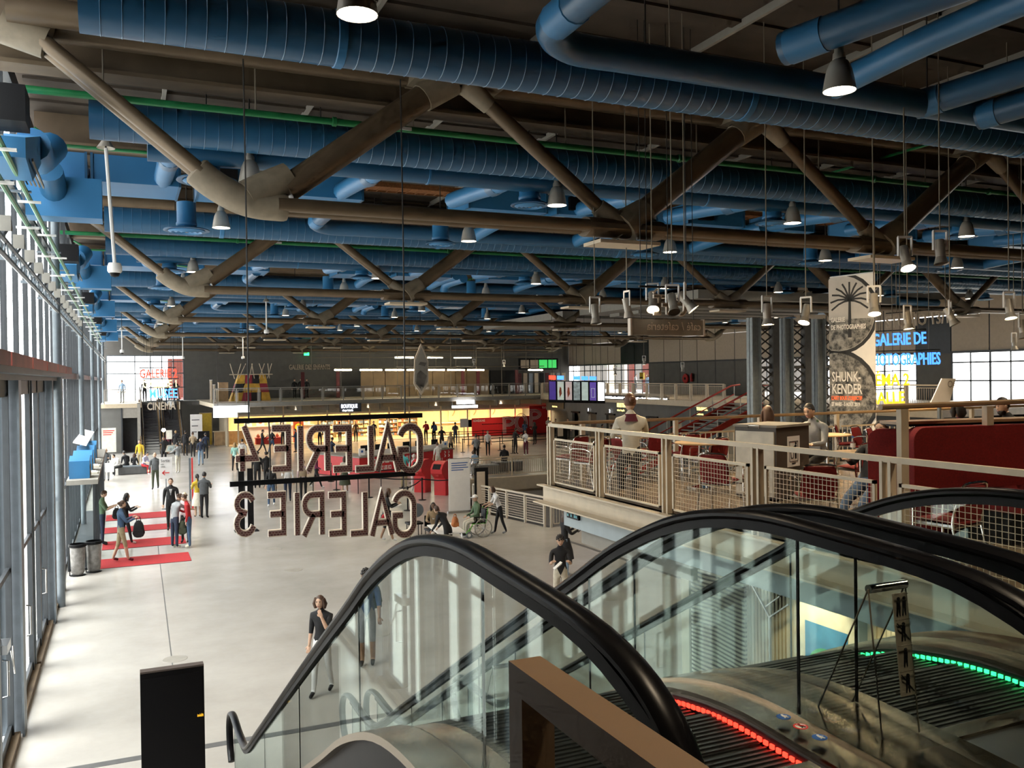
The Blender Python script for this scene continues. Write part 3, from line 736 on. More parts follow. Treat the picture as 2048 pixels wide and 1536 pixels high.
def escalator(xl, xr, label, leds, deck_l, deck_r):
    e = thing('escalator', label, 'escalator', ((xl + xr) / 2, 7, 0), group='near escalators')
    for x, s in ((xl, -1), (xr, 1)):
        MB().tube([(x, y, z) for y, z in HS], .046, 12, squash=(1.0, .62)).build('handrail', 'rubber', e, True)
        solid_strip(x - .022, x + .022, .02, .07, SM).build('handrail_guide', 'black', e)
        for a, c in ((1.8, 3.12), (3.135, 5.09), (5.105, 7.1), (7.115, 9.1), (9.115, 11.85)):
            solid_strip(x - .006, x + .006, .05, .88, cut(SM, a, c)).build('glass_panel', 'balustrade_glass', e)
            MB().bar((x, c, interp(SM, c) - .06), (x, c, interp(SM, c) - .87), .007, .014, (0, 1, 0)).build('panel_joint', 'black', e)
        # brushed deck either side of the glass
        out = deck_l if s < 0 else deck_r
        solid_strip(min(x, x + s * out), max(x, x + s * out), .88, .92, SM).build('outer_deck', 'steel', e, True)
        inn = .17
        solid_strip(min(x, x - s * inn), max(x, x - s * inn), .9, .94, SM).build('inner_deck', 'steel', e, True)
        solid_strip(min(x - s * inn, x - s * (inn + .02)), max(x - s * inn, x - s * (inn + .02)), .93, 1.2, SM).build('skirt_panel', 'skirt', e)
    for name, mt, y0, y1, off in leds:
        b = MB(); y = y0
        while y < y1:
            z = interp(SM, y); b.box(xr - .2, xr - .188, y, y + .024, z - .975, z - .955); y += .042
        o = b.build(name, mt, e, kind='stuff')
    # steps
    y = 2.95; k = 0; st = None
    while y < 11.4:
        z = interp(SM, y) - .98
        if st is None:
            b = MB(); b.box(xl + .2, xr - .2, -.2, .2, -.04, 0)
            for q in range(10): b.box(xl + .2, xr - .2, -.19 + .038 * q, -.175 + .038 * q, 0, .008)
            b.box(xl + .2, xr - .2, -.2, -.18, -.24, -.04)
            st = b.build('step', 'step_metal', e); st.location += Vector((0, y, z)); base = (y, z)
        else:
            o = bpy.data.objects.new('step', st.data); COL.objects.link(o); attach(o, e); o.location = (st.location.x, y, z)
        y += .4
    MB().box(xl + .2, xr - .2, .9, 2.8, 3.6, 3.66).build('landing_plate', 'steel_bare', e)
    MB().box(xl + .2, xr - .2, 2.74, 2.84, 3.62, 3.675).build('comb_plate', 'yellow_glow' if 0 else 'steel', e)
    # underside cladding
    solid_strip(xl - .12, xr + .12, 1.22, 1.26, SM).build('truss_tray', 'cladding', e)
    for x in (xl - .13, xr + .13): solid_strip(x - .01, x + .01, .9, 1.85, cut(SM, 2.4, 10.3)).build('side_cladding', 'cladding', e)
    solid_strip(xl - .14, xr + .14, 1.85, 1.9, cut(SM, 2.4, 10.3)).build('soffit_cladding', 'grey_wall', e)
    return e
escalator(1.25, 2.8, 'near left escalator dropping to the hall floor, with red lights at its head', [('led_strip', 'led_red', 2.35, 4.35, 0), ('led_strip', 'led_white', 4.75, 7.2, 0)], .2, .175)
escalator(3.15, 4.5, 'near right escalator beside the cafe, with green lights at its head', [('led_strip', 'led_green', 2.35, 4.62, 0), ('led_strip', 'led_white', 4.66, 7.3, 0)], .175, .3)
# round safety stickers on the brushed deck
mat('sticker_blue', (.02, .1, .35), .5, noise=0); mat('sticker_white', (.8, .8, .78), .5, noise=0); mat('sticker_red', (.7, .03, .03), .5, noise=0)
def sticker(px, py, red, label):
    c = U(px, py, X=2.71); z = interp(SM, c.y) - .868
    o = thing('safety_sticker', label, 'sticker', (c.x, c.y, z)); r = .032
    MB().lathe([(.001, .002), (r, .002), (r, 0)], 24, (c.x, c.y, z)).build('sticker_disc', 'sticker_red' if red else 'sticker_blue', o)
    if red: MB().lathe([(.001, .003), (r * .78, .003), (r * .78, .002)], 24, (c.x, c.y, z)).build('sticker_face', 'sticker_white', o)
    mm = 'black' if red else 'sticker_white'
    b = MB()
    b.lathe([(.001, .005), (.006, .005), (.006, .003)], 8, (c.x + .003, c.y + .015, z)); b.bar((c.x, c.y + .01, z + .004), (c.x - .002, c.y - .008, z + .004), .012, .002); b.bar((c.x, c.y - .008, z + .004), (c.x + .01, c.y - .022, z + .004), .006, .002); b.bar((c.x, c.y - .008, z + .004), (c.x - .009, c.y - .02, z + .004), .006, .002); b.bar((c.x + .002, c.y + .006, z + .004), (c.x + .016, c.y - .004, z + .004), .005, .002)
    b.build('sticker_figure', mm, o)
    if red: MB().bar((c.x - .02, c.y + .02, z + .006), (c.x + .02, c.y - .02, z + .006), .006, .001).build('sticker_bar', 'sticker_red', o)
sticker(1568, 1507, 0, 'round blue sticker with a walking figure on the brushed escalator deck')
sticker(1602, 1524, 1, 'round red prohibition sticker on the brushed escalator deck')
sticker(1640, 1541, 0, 'second round blue sticker at the picture edge on the brushed deck')

# clear folded acrylic stands on the deck between the escalators
mat('pictogram_plate', (.3, .27, .21), .5, noise=.05)
def acrylic_stand(x, y, z, label, strip_on, w=.11, h=.66):
    o = thing('acrylic_stand', label, 'sign stand', (x, y, z))
    for yb, nm in ((-.07, 'front_sheet'), (.32, 'back_sheet')):
        MB().quad((x - w, y + yb, z + .02), (x + w, y + yb, z + .02), (x + w, y, z + h), (x - w, y, z + h)).build(nm, 'acrylic', o)
        for xx in (x - w, x + w): MB().tube([(xx, y + yb, z + .02), (xx, y, z + h)], .004, 5).build('sheet_edge', 'wire_light', o)
    MB().tube([(x - w, y, z + h), (x + w, y, z + h)], .02, 10).build('fold', 'chrome', o, True)
    MB().box(x - w * .9, x + w * .9, y + .1, y + .34, z, z + .03).build('weight_box', 'acrylic', o)
    if strip_on:
        p0 = Vector((x + .05, y - .02, z + h - .03)); pl = MB().bar(p0, p0 + Vector((0, -.045, -.44)), .085, .004, (0, -1, 0)).build('pictogram_strip', 'pictogram_plate', o)
        for k in range(4):
            c = p0 + Vector((0, -.012 - .011 * k, -.055 - .11 * k)); b = MB(); V = Vector
            for dx in ((-.017, .017) if k == 0 else (0,)):
                b.lathe([(.001, -.002), (.008, -.002), (.008, .002)], 8, c + V((dx, 0, .034)), 'y'); b.bar(c + V((dx, 0, .024)), c + V((dx, 0, -.008)), .02, .003, (0, -1, 0))
                for q in (-.006, .006): b.bar(c + V((dx + q, 0, -.008)), c + V((dx + q * 1.5, 0, -.042)), .006, .003, (0, -1, 0))
            if k in (1, 3): b.bar(c + V((-.038, 0, .04)), c + V((.038, 0, -.04)), .004, .003, (0, -1, 0))
            b.build('pictogram', 'black', pl); MB().bar(p0 + V((-.042, -.01 - .011 * k, -.003 - .11 * k)), p0 + V((.042, -.01 - .011 * k, -.003 - .11 * k)), .003, .003).build('pictogram_line', 'wire_light', pl)
    return o
acrylic_stand(3.07, 2.86, 3.69, 'clear folded stand with a strip of four pictograms on the escalator deck', True)
acrylic_stand(2.98, 6.95, interp(SM, 6.95) - .87, 'clear folded stand lower down on the sloping escalator deck', False)

# landing where the viewer stands
ld = struct(empty('floor_landing')); tag(ld, 'landing at the head of the escalators', 'floor')
MB().box(XW, 5.95, YB0, 1.0, 3.3, 3.65).build('landing_slab', 'grey_wall', ld)
MB().box(XW, 1.05, 1.0, 2.0, 3.3, 3.65).build('landing_slab', 'grey_wall', ld)
MB().box(4.75, 5.95, 1.0, 2.9, 3.3, 3.65).build('landing_slab', 'grey_wall', ld)
MB().box(2.96, 3.0, 1.0, 2.6, 3.3, 3.65).build('landing_slab', 'grey_wall', ld)
mat('rail_tan', (.215, .135, .075), .45, noise=.03)
lr = thing('landing_railing', 'tan painted railing with square post in the near foreground', 'railing', (.85, 1.5, 3.65))
MB().box(.795, .875, -.4, 1.83, 4.585, 4.65).build('top_rail', 'rail_tan', lr)
MB().box(.795, .875, 1.76, 1.83, 3.65, 4.585).build('post', 'rail_tan', lr)
MB().box(.815, .855, -.4, 1.76, 4.38, 4.41).build('mid_rail', 'rail_tan', lr)
b = MB()
for k in range(40): b.box(.832, .838, -.35 + .053 * k, -.344 + .053 * k, 3.75, 4.38)
for k in range(12): b.box(.832, .838, -.4, 1.76, 3.76 + .05 * k, 3.766 + .05 * k)
b.build('wire_infill', 'rail_tan', lr, kind='stuff')

# black display totem on the hall floor
tp = thing('display_totem', 'tall plain black display totem on the floor at bottom left', 'totem', (.46, 10.72, 0))
MB().box(.12, .80, 10.70, 10.80, .04, 2.0).build('totem_body', 'black', tp); MB().box(.14, .78, 10.695, 10.70, .1, 1.94).build('totem_screen', 'black', tp)
MB().box(.05, .87, 10.5, 11.0, 0, .04).build('totem_foot', 'frame_dark', tp)
mat('totem_edge', (.09, .07, .06), .5); MB().box(.12, .80, 10.69, 10.81, 2.0, 2.02).build('totem_cap', 'totem_edge', tp)
text('totem_print', 'inédit', .05, (.72, 10.69, 1.42), (1, 0, 0), (0, 0, 1), 'yellow_neon', tp, .6, .001)

# ================================================================ cafe gallery
cf = struct(empty('floor_cafe')); tag(cf, 'cafe gallery floor at right', 'floor')
mat('cafe_floor', (.20, .15, .10), .22, noise=.25, scale=2)
MB().box(6.05, 24, 2.9, 12.25, 3.4, 3.65).build('cafe_slab', 'cafe_floor', cf); MB().box(5.95, 24, YB0, 2.9, 3.4, 3.65).build('cafe_slab', 'cafe_floor', cf)
mat('fascia_blue', (.36, .42, .44), .5, noise=.04)
MB().box(5.97, 6.05, 2.9, 12.3, 3.36, 3.62).box(5.8, 6.05, 2.9, 12.32, 3.34, 3.36).box(5.86, 6.05, 2.9, 12.3, 3.6, 3.62).build('edge_beam', 'cream', cf)
MB().box(6.02, 6.08, 2.9, 11.7, 3.06, 3.34).build('lower_fascia', 'fascia_blue', cf)
MB().box(6.05, 24, 12.2, 12.3, 3.3, 3.65).build('edge_beam', 'cream', cf)
MB().box(6.1, 24, 2.9, 12.2, 3.28, 3.34).build('cafe_soffit', 'grey_wall', cf)
MB().box(6.2, 7.6, 8.6, 11.3, 2.98, 3.06).build('soffit_board', 'beam', cf)
MB().box(6.1, 6.2, 8.6, 11.3, 2.85, 3.1).build('soffit_board', 'grey_light', cf)

fe = thing('cafe_fence', 'cream steel fence with wire mesh panels along the cafe edge', 'fence', (6.0, 8, 3.65))
PY = [12.08, 10.56, 8.93, 7.27, 5.57, 3.95, 2.3]
MB().box(5.97, 6.03, 2.3, 12.1, 4.52, 4.57).build('top_rail', 'cream', fe)
for k, y in enumerate(PY):
    for dy in (-.045, .045): MB().box(5.965, 6.035, y + dy - .016, y + dy + .016, 3.62, 4.53).build('post', 'cream', fe)
for k in range(6):
    y1, y0 = PY[k] - .13, PY[k + 1] + .13
    b = MB(); b.box(5.985, 6.015, y0, y1, 4.32, 4.35); b.box(5.985, 6.015, y0, y1, 3.67, 3.69); b.box(5.985, 6.015, y0, y0 + .03, 3.67, 4.35); b.box(5.985, 6.015, y1 - .03, y1, 3.67, 4.35)
    f = b.build('panel_frame', 'cream', fe); b = MB(); n = int((y1 - y0) / .052)
    for j in range(1, n): y = y0 + (y1 - y0) * j / n; b.box(5.997, 6.001, y - .002, y + .002, 3.69, 4.33)
    for j in range(1, 13): z = 3.69 + .65 * j / 13; b.box(5.999, 6.003, y0, y1, z - .002, z + .002)
    b.build('wire_mesh', 'cream', f, kind='stuff')
rb = thing('cafe_railing', 'railing with brown handrail and upright bars at the back of the cafe', 'railing', (12, 12.2, 3.65))
mat('handrail_brown', (.33, .22, .12), .4)
MB().tube([(6.05, 12.15, 4.56), (24, 12.15, 4.56)], .028, 8).build('handrail', 'handrail_brown', rb, True)
x = 6.6; 
while x < 24:
    MB().box(x - .035, x + .035, 12.12, 12.18, 3.65, 4.54).build('post', 'cream', rb); x += 1.75
for k in range(10):
    x0 = 6.7 + 1.75 * k; b = MB(); b.box(x0, x0 + 1.6, 12.14, 12.16, 4.3, 4.33); b.box(x0, x0 + 1.6, 12.14, 12.16, 3.72, 3.75); f = b.build('bar_panel', 'cream', rb)
    b = MB()
    for j in range(14): b.box(x0 + .03 + .117 * j, x0 + .042 + .117 * j, 12.143, 12.157, 3.75, 4.3)
    b.build('upright_bars', 'cream', f, kind='stuff')
tr = thing('tall_rail', 'tall pale posts carrying a brown handrail beside the red booth', 'railing', (7, 6.3, 3.65))
for x in (6.99, 8.2, 9.5): MB().box(x - .05, x + .05, 6.27, 6.33, 3.65, 4.93).build('post', 'cream', tr)
MB().tube([(6.7, 6.3, 4.955), (10.5, 6.3, 4.97)], .03, 8).build('handrail', 'handrail_brown', tr, True)

# waste station
wsn = thing('waste_station', 'grey-brown waste cabinet with a litter pictogram behind the cafe fence', 'waste cabinet', (7.35, 8.6, 3.65))
fr = U(1552, 852, Z=4.62); lf = U(1490, 852, Z=4.62); rt_ = U(1622, 846, Z=4.62)
mat('cabinet_brown', (.075, .062, .05), .5); mat('cabinet_cream', (.62, .58, .48), .5)
P0 = Vector((fr.x, fr.y, 3.65)); du = Vector((rt_.x - fr.x, rt_.y - fr.y, 0)); dv = Vector((lf.x - fr.x, lf.y - fr.y, 0))
du = du.normalized() * .8; dv = Vector((-du.y, du.x, 0)).normalized() * .62
b = MB(); b.obox(P0 + du / 2 + dv / 2 + Vector((0, 0, .485)), du / 2, dv / 2, (0, 0, .465)); b.build('cabinet_body', 'cabinet_brown', wsn)
b = MB(); b.obox(P0 + du / 2 + dv / 2 + Vector((0, 0, .96)), du * .52, dv * .53, (0, 0, .015)); b.build('cabinet_top', 'grey_light', wsn)
nrm = -du.normalized()
b = MB(); b.obox(P0 + dv / 2 + nrm * .012 + Vector((0, 0, .47)), dv * .46, nrm * .01, (0, 0, .42)); dr = b.build('cabinet_door', 'cabinet_cream', wsn)
b = MB(); q = P0 + dv * .5 + nrm * .03 + Vector((0, 0, .93)); b.tube([q - dv * .13, q - dv * .13 + Vector((0, 0, .04)), q + dv * .13 + Vector((0, 0, .04)), q + dv * .13], .008, 6); b.build('door_handle', 'chrome', dr, True)
ff = -dv.normalized(); q = P0 + du * .5 + ff * .006 + Vector((0, 0, .62))
b = MB(); b.obox(q, du.normalized() * .15, ff * .003, (0, 0, .2)); sg = b.build('sign_plate', 'white', wsn)
b = MB(); c = q + ff * .006; r = du.normalized(); zz = Vector((0, 0, 1))
b.lathe([(.001, 0), (.018, 0), (.018, .002)], 10, c + r * .045 + zz * .1, 'y'); b.bar(c + r * .045 + zz * .08, c + r * .045 + zz * .0, .04, .003, ff); b.bar(c + r * .035 + zz * .0, c + r * .035 - zz * .1, .014, .003, ff); b.bar(c + r * .058 + zz * .0, c + r * .058 - zz * .1, .014, .003, ff); b.bar(c + r * .03 + zz * .07, c - r * .03 + zz * .04, .014, .003, ff)
b.bar(c - r * .075 + zz * .0, c - r * .06 - zz * .09, .01, .003, ff); b.bar(c - r * .0 + zz * .0, c - r * .015 - zz * .09, .01, .003, ff); b.bar(c - r * .06 - zz * .09, c - r * .015 - zz * .09, .01, .003, ff)
for s1, s2 in (((-.1, .13), (.1, .13)), ((-.1, -.13), (.1, -.13)), ((-.1, -.13), (-.1, .13)), ((.1, -.13), (.1, .13))): b.bar(c + r * s1[0] + zz * s1[1], c + r * s2[0] + zz * s2[1], .006, .003, ff)
b.build('litter_pictogram', 'black', sg)
text('sign_print', 'merci', .045, c + r * -.05 - zz * .17, r, zz, 'black', sg, .9, .001)

# ---- cafe chairs
def make_chair():
    o = thing('cafe_chair', '', 'chair'); S = .86
    def v(x, y, z): return Vector((x * S, y * S, z * S))
    def pad(w0, w1, pts, t, n=8):
        """cushion: rounded plate along a path of (y,z)"""
        b = MB(); cols = [-1, -.8, -.4, 0, .4, .8, 1]; vs = []
        m = len(pts)
        for s in (1, -1):
            for i, (y, z) in enumerate(pts):
                a = Vector((0, pts[min(i + 1, m - 1)][0] - pts[max(i - 1, 0)][0], pts[min(i + 1, m - 1)][1] - pts[max(i - 1, 0)][1])).normalized(); nn = Vector((0, -a.z, a.y))
                w = w0 + (w1 - w0) * i / (m - 1); e = 1 - .18 * (abs(2 * i / (m - 1) - 1) ** 4)
                for c in cols:
                    th = t * (1 - .75 * abs(c) ** 4) * (1 - .7 * abs(2 * i / (m - 1) - 1) ** 6)
                    vs.append(Vector((c * w * e, y, z)) * S + nn * (s * th * S))
        k = len(cols); N = m * k; fs = []
        for i in range(m - 1):
            for j in range(k - 1): a = i * k + j; fs += [(a, a + 1, a + k + 1, a + k), (N + a, N + a + k, N + a + k + 1, N + a + 1)]
        ring = [j for j in range(k)] + [i * k + k - 1 for i in range(1, m)] + [(m - 1) * k + j for j in range(k - 2, -1, -1)] + [i * k for i in range(m - 2, 0, -1)]
        for a, c in zip(ring, ring[1:] + ring[:1]): fs.append((a, c, N + c, N + a))
        return b.add(vs, fs)
    pad(.22, .22, [(-.23, .45), (-.1, .465), (.05, .46), (.2, .45), (.23, .44)], .03).build('seat', 'red_fabric', o, True, sharp=80)
    pad(.215, .19, [(.215, .47), (.235, .56), (.25, .68), (.275, .78), (.29, .82)], .022).build('backrest', 'red_fabric', o, True, sharp=80)
    MB().box(-.2 * S, .2 * S, -.22 * S, .2 * S, .405 * S, .43 * S).build('seat_pan', 'steel_bare', o)
    for s in (-1, 1):
        MB().tube(smooth_path([v(s * .24, -.25, 0), v(s * .235, -.22, .25), v(s * .235, -.215, .5), v(s * .24, -.2, .64), v(s * .24, -.1, .665), v(s * .235, .12, .66), v(s * .225, .22, .62)], 3), .011, 6).build('front_leg', 'chrome', o, True)
        MB().tube(smooth_path([v(s * .23, .3, 0), v(s * .225, .24, .25), v(s * .22, .2, .45), v(s * .215, .235, .62), v(s * .2, .275, .78), v(s * .15, .3, .835), v(0, .302, .845)], 3), .011, 6).build('back_leg', 'chrome', o, True)
    MB().tube([v(-.235, -.22, .4), v(.235, -.22, .4)], .01, 6).build('front_rail', 'chrome', o, True)
    MB().tube([v(-.22, .2, .41), v(.22, .2, .41)], .01, 6).build('back_rail', 'chrome', o, True)
    return o
CH = [(1140, 878, 6.35, 200, 'leftmost red cafe chair, seen through the mesh at the fence end'), (1178, 886, 6.3, 200, 'second red cafe chair from the fence end, beside the seated woman'),
      (1310, 866, None, 165, 'red cafe chair right of the seated woman, facing the bar table'), (1363, 866, None, 190, 'red cafe chair in the middle of the row behind the fence'), (1417, 874, None, 190, 'red cafe chair in the row behind the fence, nearest the waste cabinet'),
      (1442, 918, 6.45, 120, 'red cafe chair turned sideways just behind the mesh left of the waste cabinet'), (1628, 933, 6.5, 150, 'red cafe chair behind the mesh in front of the waste cabinet'),
      (1700, 850, None, 40, 'red cafe chair behind the man in the grey sweatshirt, left of a pair'), (1738, 854, None, 20, 'red cafe chair with armrest left of the red booth, right of a pair'), (1768, 856, None, 30, 'red cafe chair half hidden behind the booth corner'),
      (1712, 884, None, 180, 'red cafe chair drawn up to the table with the bottle'), (1822, 845, None, 180, 'red cafe chair behind the tall pale post'), (1905, 852, None, 200, 'low red cafe chair back in front of the dark-haired woman'), (1958, 848, None, 200, 'red cafe chair beside the dark-haired woman'),
      (1895, 975, 6.4, 185, 'red cafe chair with chrome arms behind the mesh in front of the booth'), (1262, 905, 6.9, 90, 'red cafe chair seen side on with a pale seat edge, behind the seated woman')]
ch0 = None
for px, py, X, rz, lab in CH:
    p = U(px, py, X=X) if X else U(px, py, Z=4.37)
    o = make_chair() if ch0 is None else copy_tree(ch0); ch0 = ch0 or o
    o.location = (p.x, p.y, 3.65); o.rotation_euler.z = radians(rz); tag(o, lab, 'chair', 'red cafe chairs')
def cafe_table(x, y, label, r=.36, top='wood', h=.66):
    o = thing('cafe_table', label, 'table', (x, y, 3.65), group='cafe tables'); z = 3.65
    MB().lathe([(.001, z + h), (r, z + h), (r + .008, z + h - .012), (r, z + h - .025), (.001, z + h - .025)], 24, (x, y, 0)).build('table_top', top, o)
    MB().tube([(x, y, z + .03), (x, y, z + h - .02)], .022, 8).build('pedestal', 'chrome', o, True)
    MB().lathe([(.001, z + .05), (.05, z + .04), (.2, z + .012), (.2, z), (.001, z)], 20, (x, y, 0)).build('base', 'chrome', o, True)
    return o
mat('table_wood', (.52, .36, .2), .35, noise=.15)
for px, py, lab in ((1270, 872, 'small round cafe table in front of the seated woman'), (1400, 884, 'cafe table between the red chairs behind the fence'), (1655, 868, 'dark cafe table where the man in the grey sweatshirt leans'), (1722, 904, 'wooden cafe table with a water bottle left of the red booth'), (1850, 857, 'far wooden cafe table behind the tall post'), (1985, 850, 'wooden cafe table between the woman and the bearded man')):
    p = U(px, py, Z=3.65 + .66); cafe_table(p.x, p.y, lab, .36, 'table_wood')
p = U(1706, 903, Z=4.31)
bt = thing('water_bottle', 'small clear plastic water bottle on the cafe table', 'bottle', (p.x, p.y, 4.31))
MB().lathe([(.001, 0), (.03, 0), (.031, .1), (.028, .13), (.012, .16), (.012, .175)], 12, (p.x, p.y, 4.312)).build('bottle_body', 'acrylic', bt, True); MB().lathe([(.014, .172), (.014, .19), (.001, .19)], 10, (p.x, p.y, 4.312)).build('bottle_cap', 'sticker_blue', bt); MB().lathe([(.0315, .05), (.0315, .1)], 12, (p.x, p.y, 4.312)).build('bottle_label', 'white', bt)
for px, py, lab in ((1722, 905, 'clear plastic cup beside the water bottle'), (1832, 858, 'clear plastic cup on the far wooden table')):
    p = U(px, py, Z=4.31); c = thing('plastic_cup', lab, 'cup', (p.x, p.y, 4.31)); MB().lathe([(.001, .002), (.026, .002), (.034, .085), (.036, .087), (.033, .085), (.025, .006)], 12, (p.x, p.y, 4.312)).build('cup_wall', 'acrylic', c, True)
# red booth
bo = thing('booth_sofa', 'high-backed red upholstered booth at the right of the cafe', 'sofa', (7.6, 6.0, 3.65))
def rounded(w, h, t, r, n=5):
    pts = [(0, 0)]
    pts += [(w, 0)]
    for k in range(n + 1): a = pi / 2 * k / n; pts.append((w - r + r * cos(a), h - r + r * sin(a)))
    for k in range(n + 1): a = pi / 2 + pi / 2 * k / n; pts.append((r + r * cos(a), h - r + r * sin(a)))
    return pts
def slab(o, name, p, q, h, t, r, z=3.65, mt='red_fabric'):
    p, q = Vector((*p, z)), Vector((*q, z)); u = (q - p); w = u.length; u.normalize(); n = Vector((u.y, -u.x, 0))
    ob = MB().prism(rounded(w, h, t, r), -t / 2, t / 2, (p, u, (0, 0, 1), n)).build(name, mt, o)
    md = ob.modifiers.new('soft', 'BEVEL'); md.width = t * .3; md.segments = 3; md.limit_method = 'ANGLE'; md.angle_limit = radians(50)
    ob.data.polygons.foreach_set('use_smooth', [True] * len(ob.data.polygons)); return ob
slab(bo, 'booth_end', (7.22, 6.95), (7.5, 6.55), 1.05, .14, .12)
slab(bo, 'booth_back', (7.32, 6.52), (9.3, 6.1), 1.08, .16, .14)
slab(bo, 'booth_back', (9.32, 6.15), (11.2, 6.6), 1.08, .16, .14)
b = MB(); b.box(7.6, 9.2, 5.55, 6.2, 3.95, 4.1); b.build('booth_seat', 'red_fabric', bo); MB().box(7.6, 9.2, 5.6, 6.2, 3.65, 3.95).build('booth_base', 'black', bo)
bl = thing('booth_counter', 'dark narrow counter along the top of the red booth', 'counter', (8.5, 6.45, 4.75)); MB().bar((7.25, 6.72, 4.77), (9.3, 6.32, 4.77), .28, .03).build('counter_top', 'handrail_brown', bl); MB().bar((7.3, 6.71, 4.74), (9.3, 6.32, 4.74), .2, .02).build('counter_edge', 'black', bl)
# notice board card
p = U(1885, 800, Y=11.7); nb = thing('notice_panel', 'leaning pale notice with two round symbols behind the cafe', 'notice', (p.x, p.y, 3.65))
a = U(1862, 805, Y=11.7); c = U(1900, 803, Y=11.7); d = U(1912, 757, Y=11.7); e = U(1884, 757, Y=11.7)
MB().add([a, c, d, e, a + Vector((0, .02, 0)), c + Vector((0, .02, 0)), d + Vector((0, .02, 0)), e + Vector((0, .02, 0))], [(0, 1, 2, 3), (4, 7, 6, 5), (0, 4, 5, 1), (1, 5, 6, 2), (2, 6, 7, 3), (3, 7, 4, 0)]).build('notice_card', 'white', nb)
for fx, fy in ((.55, .75), (.85, .75)):
    q = a + (c - a) * fx + (e - a) * fy + Vector((0, -.012, 0)); MB().lathe([(.05, 0), (.062, 0)], 14, q, 'y').build('notice_symbol', 'cabinet_brown', nb)
MB().bar(Vector(((a.x + c.x) / 2, a.y + .03, 3.65)), a + (c - a) * .5 + Vector((0, .03, 0)), .05).build('notice_stand', 'frame_grey', nb)
# mosaic tile plate under the cafe edge (plain pattern)
mat('cyan_tile', (.10, .42, .50), .4, noise=0)
sp = U(1147, 1014, X=5.99); mo = thing('mosaic_plate', 'small black plate set with cyan tiles under the cafe edge', 'plaque', (sp.x, sp.y, sp.z))
MB().box(5.985, 6.015, 11.18, 11.54, 3.2, 3.42).build('mosaic_back', 'black', mo)
for k in range(6):
    for j in range(4):
        if (k * 3 + j * 5) % 7 < 4: MB().box(5.978, 5.986, 11.21 + .053 * k, 11.25 + .053 * k, 3.225 + .047 * j, 3.262 + .047 * j).build('mosaic_tile', 'cyan_tile', mo)

# ---- wall and posters under the cafe
wu = struct(empty('wall_under_cafe')); tag(wu, 'cream ribbed wall with posters under the cafe', 'wall')
mat('ribbed_wall', (.55, .47, .33), .6, noise=.05)
MB().box(7.3, 7.5, 2.5, 10.25, 0, 3.28).build('wall_board', 'ribbed_wall', wu)
rb0 = None
for k in range(120):
    y = 2.6 + .064 * k
    if rb0 is None: rb0 = MB().box(7.28, 7.3, -.018, .018, 0, 3.2).build('wall_rib', 'ribbed_wall', wu); rb0.location.y = y
    else: share('wall_rib', rb0, wu, (0, y, 0))
MB().box(7.2, 7.4, 10.2, 10.38, 0, 3.3).build('wall_post', 'cream', wu)
def waves():
    M = mat('wave_print', (.5, .5, .5), .5, noise=0); nt = M.node_tree; b = nt.nodes['Principled BSDF']
    tc = nt.nodes.new('ShaderNodeTexCoord'); w = nt.nodes.new('ShaderNodeTexWave'); w.bands_direction = 'Z'; w.inputs['Scale'].default_value = 5.5; w.inputs['Distortion'].default_value = 3.2; w.inputs['Detail'].default_value = 0; w.inputs['Detail Scale'].default_value = .35
    r = nt.nodes.new('ShaderNodeValToRGB'); r.color_ramp.interpolation = 'CONSTANT'; r.color_ramp.elements[0].color = (.05, .05, .05, 1); r.color_ramp.elements[1].color = (.5, .47, .38, 1); r.color_ramp.elements[1].position = .42
    nt.links.new(tc.outputs['Object'], w.inputs[0]); nt.links.new(w.outputs['Fac'], r.inputs[0]); nt.links.new(r.outputs[0], b.inputs['Base Color'])
waves()
o = thing('wave_poster', 'large panel printed with black wavy lines under the cafe', 'poster', (7.2, 9.5, 0)); MB().box(7.2, 7.24, 9.0, 10.15, .3, 2.66).build('poster_sheet', 'wave_print', o); MB().box(7.24, 7.28, 9.0, 10.15, .3, 2.66).build('poster_back', 'cream', o)
o = thing('framed_poster', 'framed poster with bright coloured rings under the cafe', 'poster', (7.2, 7.6, 0))
mat('poster_blue', (.06, .25, .5), .5); mat('poster_green', (.08, .4, .2), .5); mat('poster_orange', (.7, .3, .08), .5); mat('poster_paper', (.75, .72, .62), .4)
MB().box(7.16, 7.28, 7.05, 8.0, .5, 2.75).build('poster_frame', 'frame_grey', o); MB().box(7.15, 7.16, 7.1, 7.95, .55, 2.7).build('poster_paper', 'poster_paper', o); MB().box(7.145, 7.15, 7.2, 7.85, 1.0, 2.45).build('poster_field', 'poster_blue', o)
for r, mt, dx in ((.3, 'poster_green', .006), (.22, 'poster_orange', .008), (.13, 'poster_paper', .01)): MB().lathe([(.001, -dx), (r, -dx)], 24, (7.145, 7.52, 1.9), 'x').build('poster_ring', mt, o)
MB().box(7.135, 7.14, 7.25, 7.5, 1.05, 1.4).build('poster_block', 'poster_orange', o); MB().box(7.135, 7.14, 7.55, 7.8, 1.1, 1.5).build('poster_block', 'poster_green', o)
o = thing('branch_coat_stand', 'thin grey metal coat stand with forked arms before the ribbed wall', 'coat stand', (7.0, 8.3, 0))
MB().tube([(7, 8.28, 0), (7, 8.28, 2.39)], .018, 6).build('stem', 'steel_bare', o); MB().tube([(7, 8.28, 2.39), (7, 8.6, 2.72)], .016, 6).build('arm', 'steel_bare', o); MB().tube([(7, 8.28, 2.39), (7, 7.95, 2.62)], .014, 6).build('arm', 'steel_bare', o); MB().tube([(7, 8.35, 2.5), (7, 8.1, 2.68)], .012, 6).build('arm', 'steel_bare', o); MB().lathe([(.001, .02), (.2, .015), (.2, 0)], 16, (7, 8.28, 0)).build('base', 'steel_bare', o)
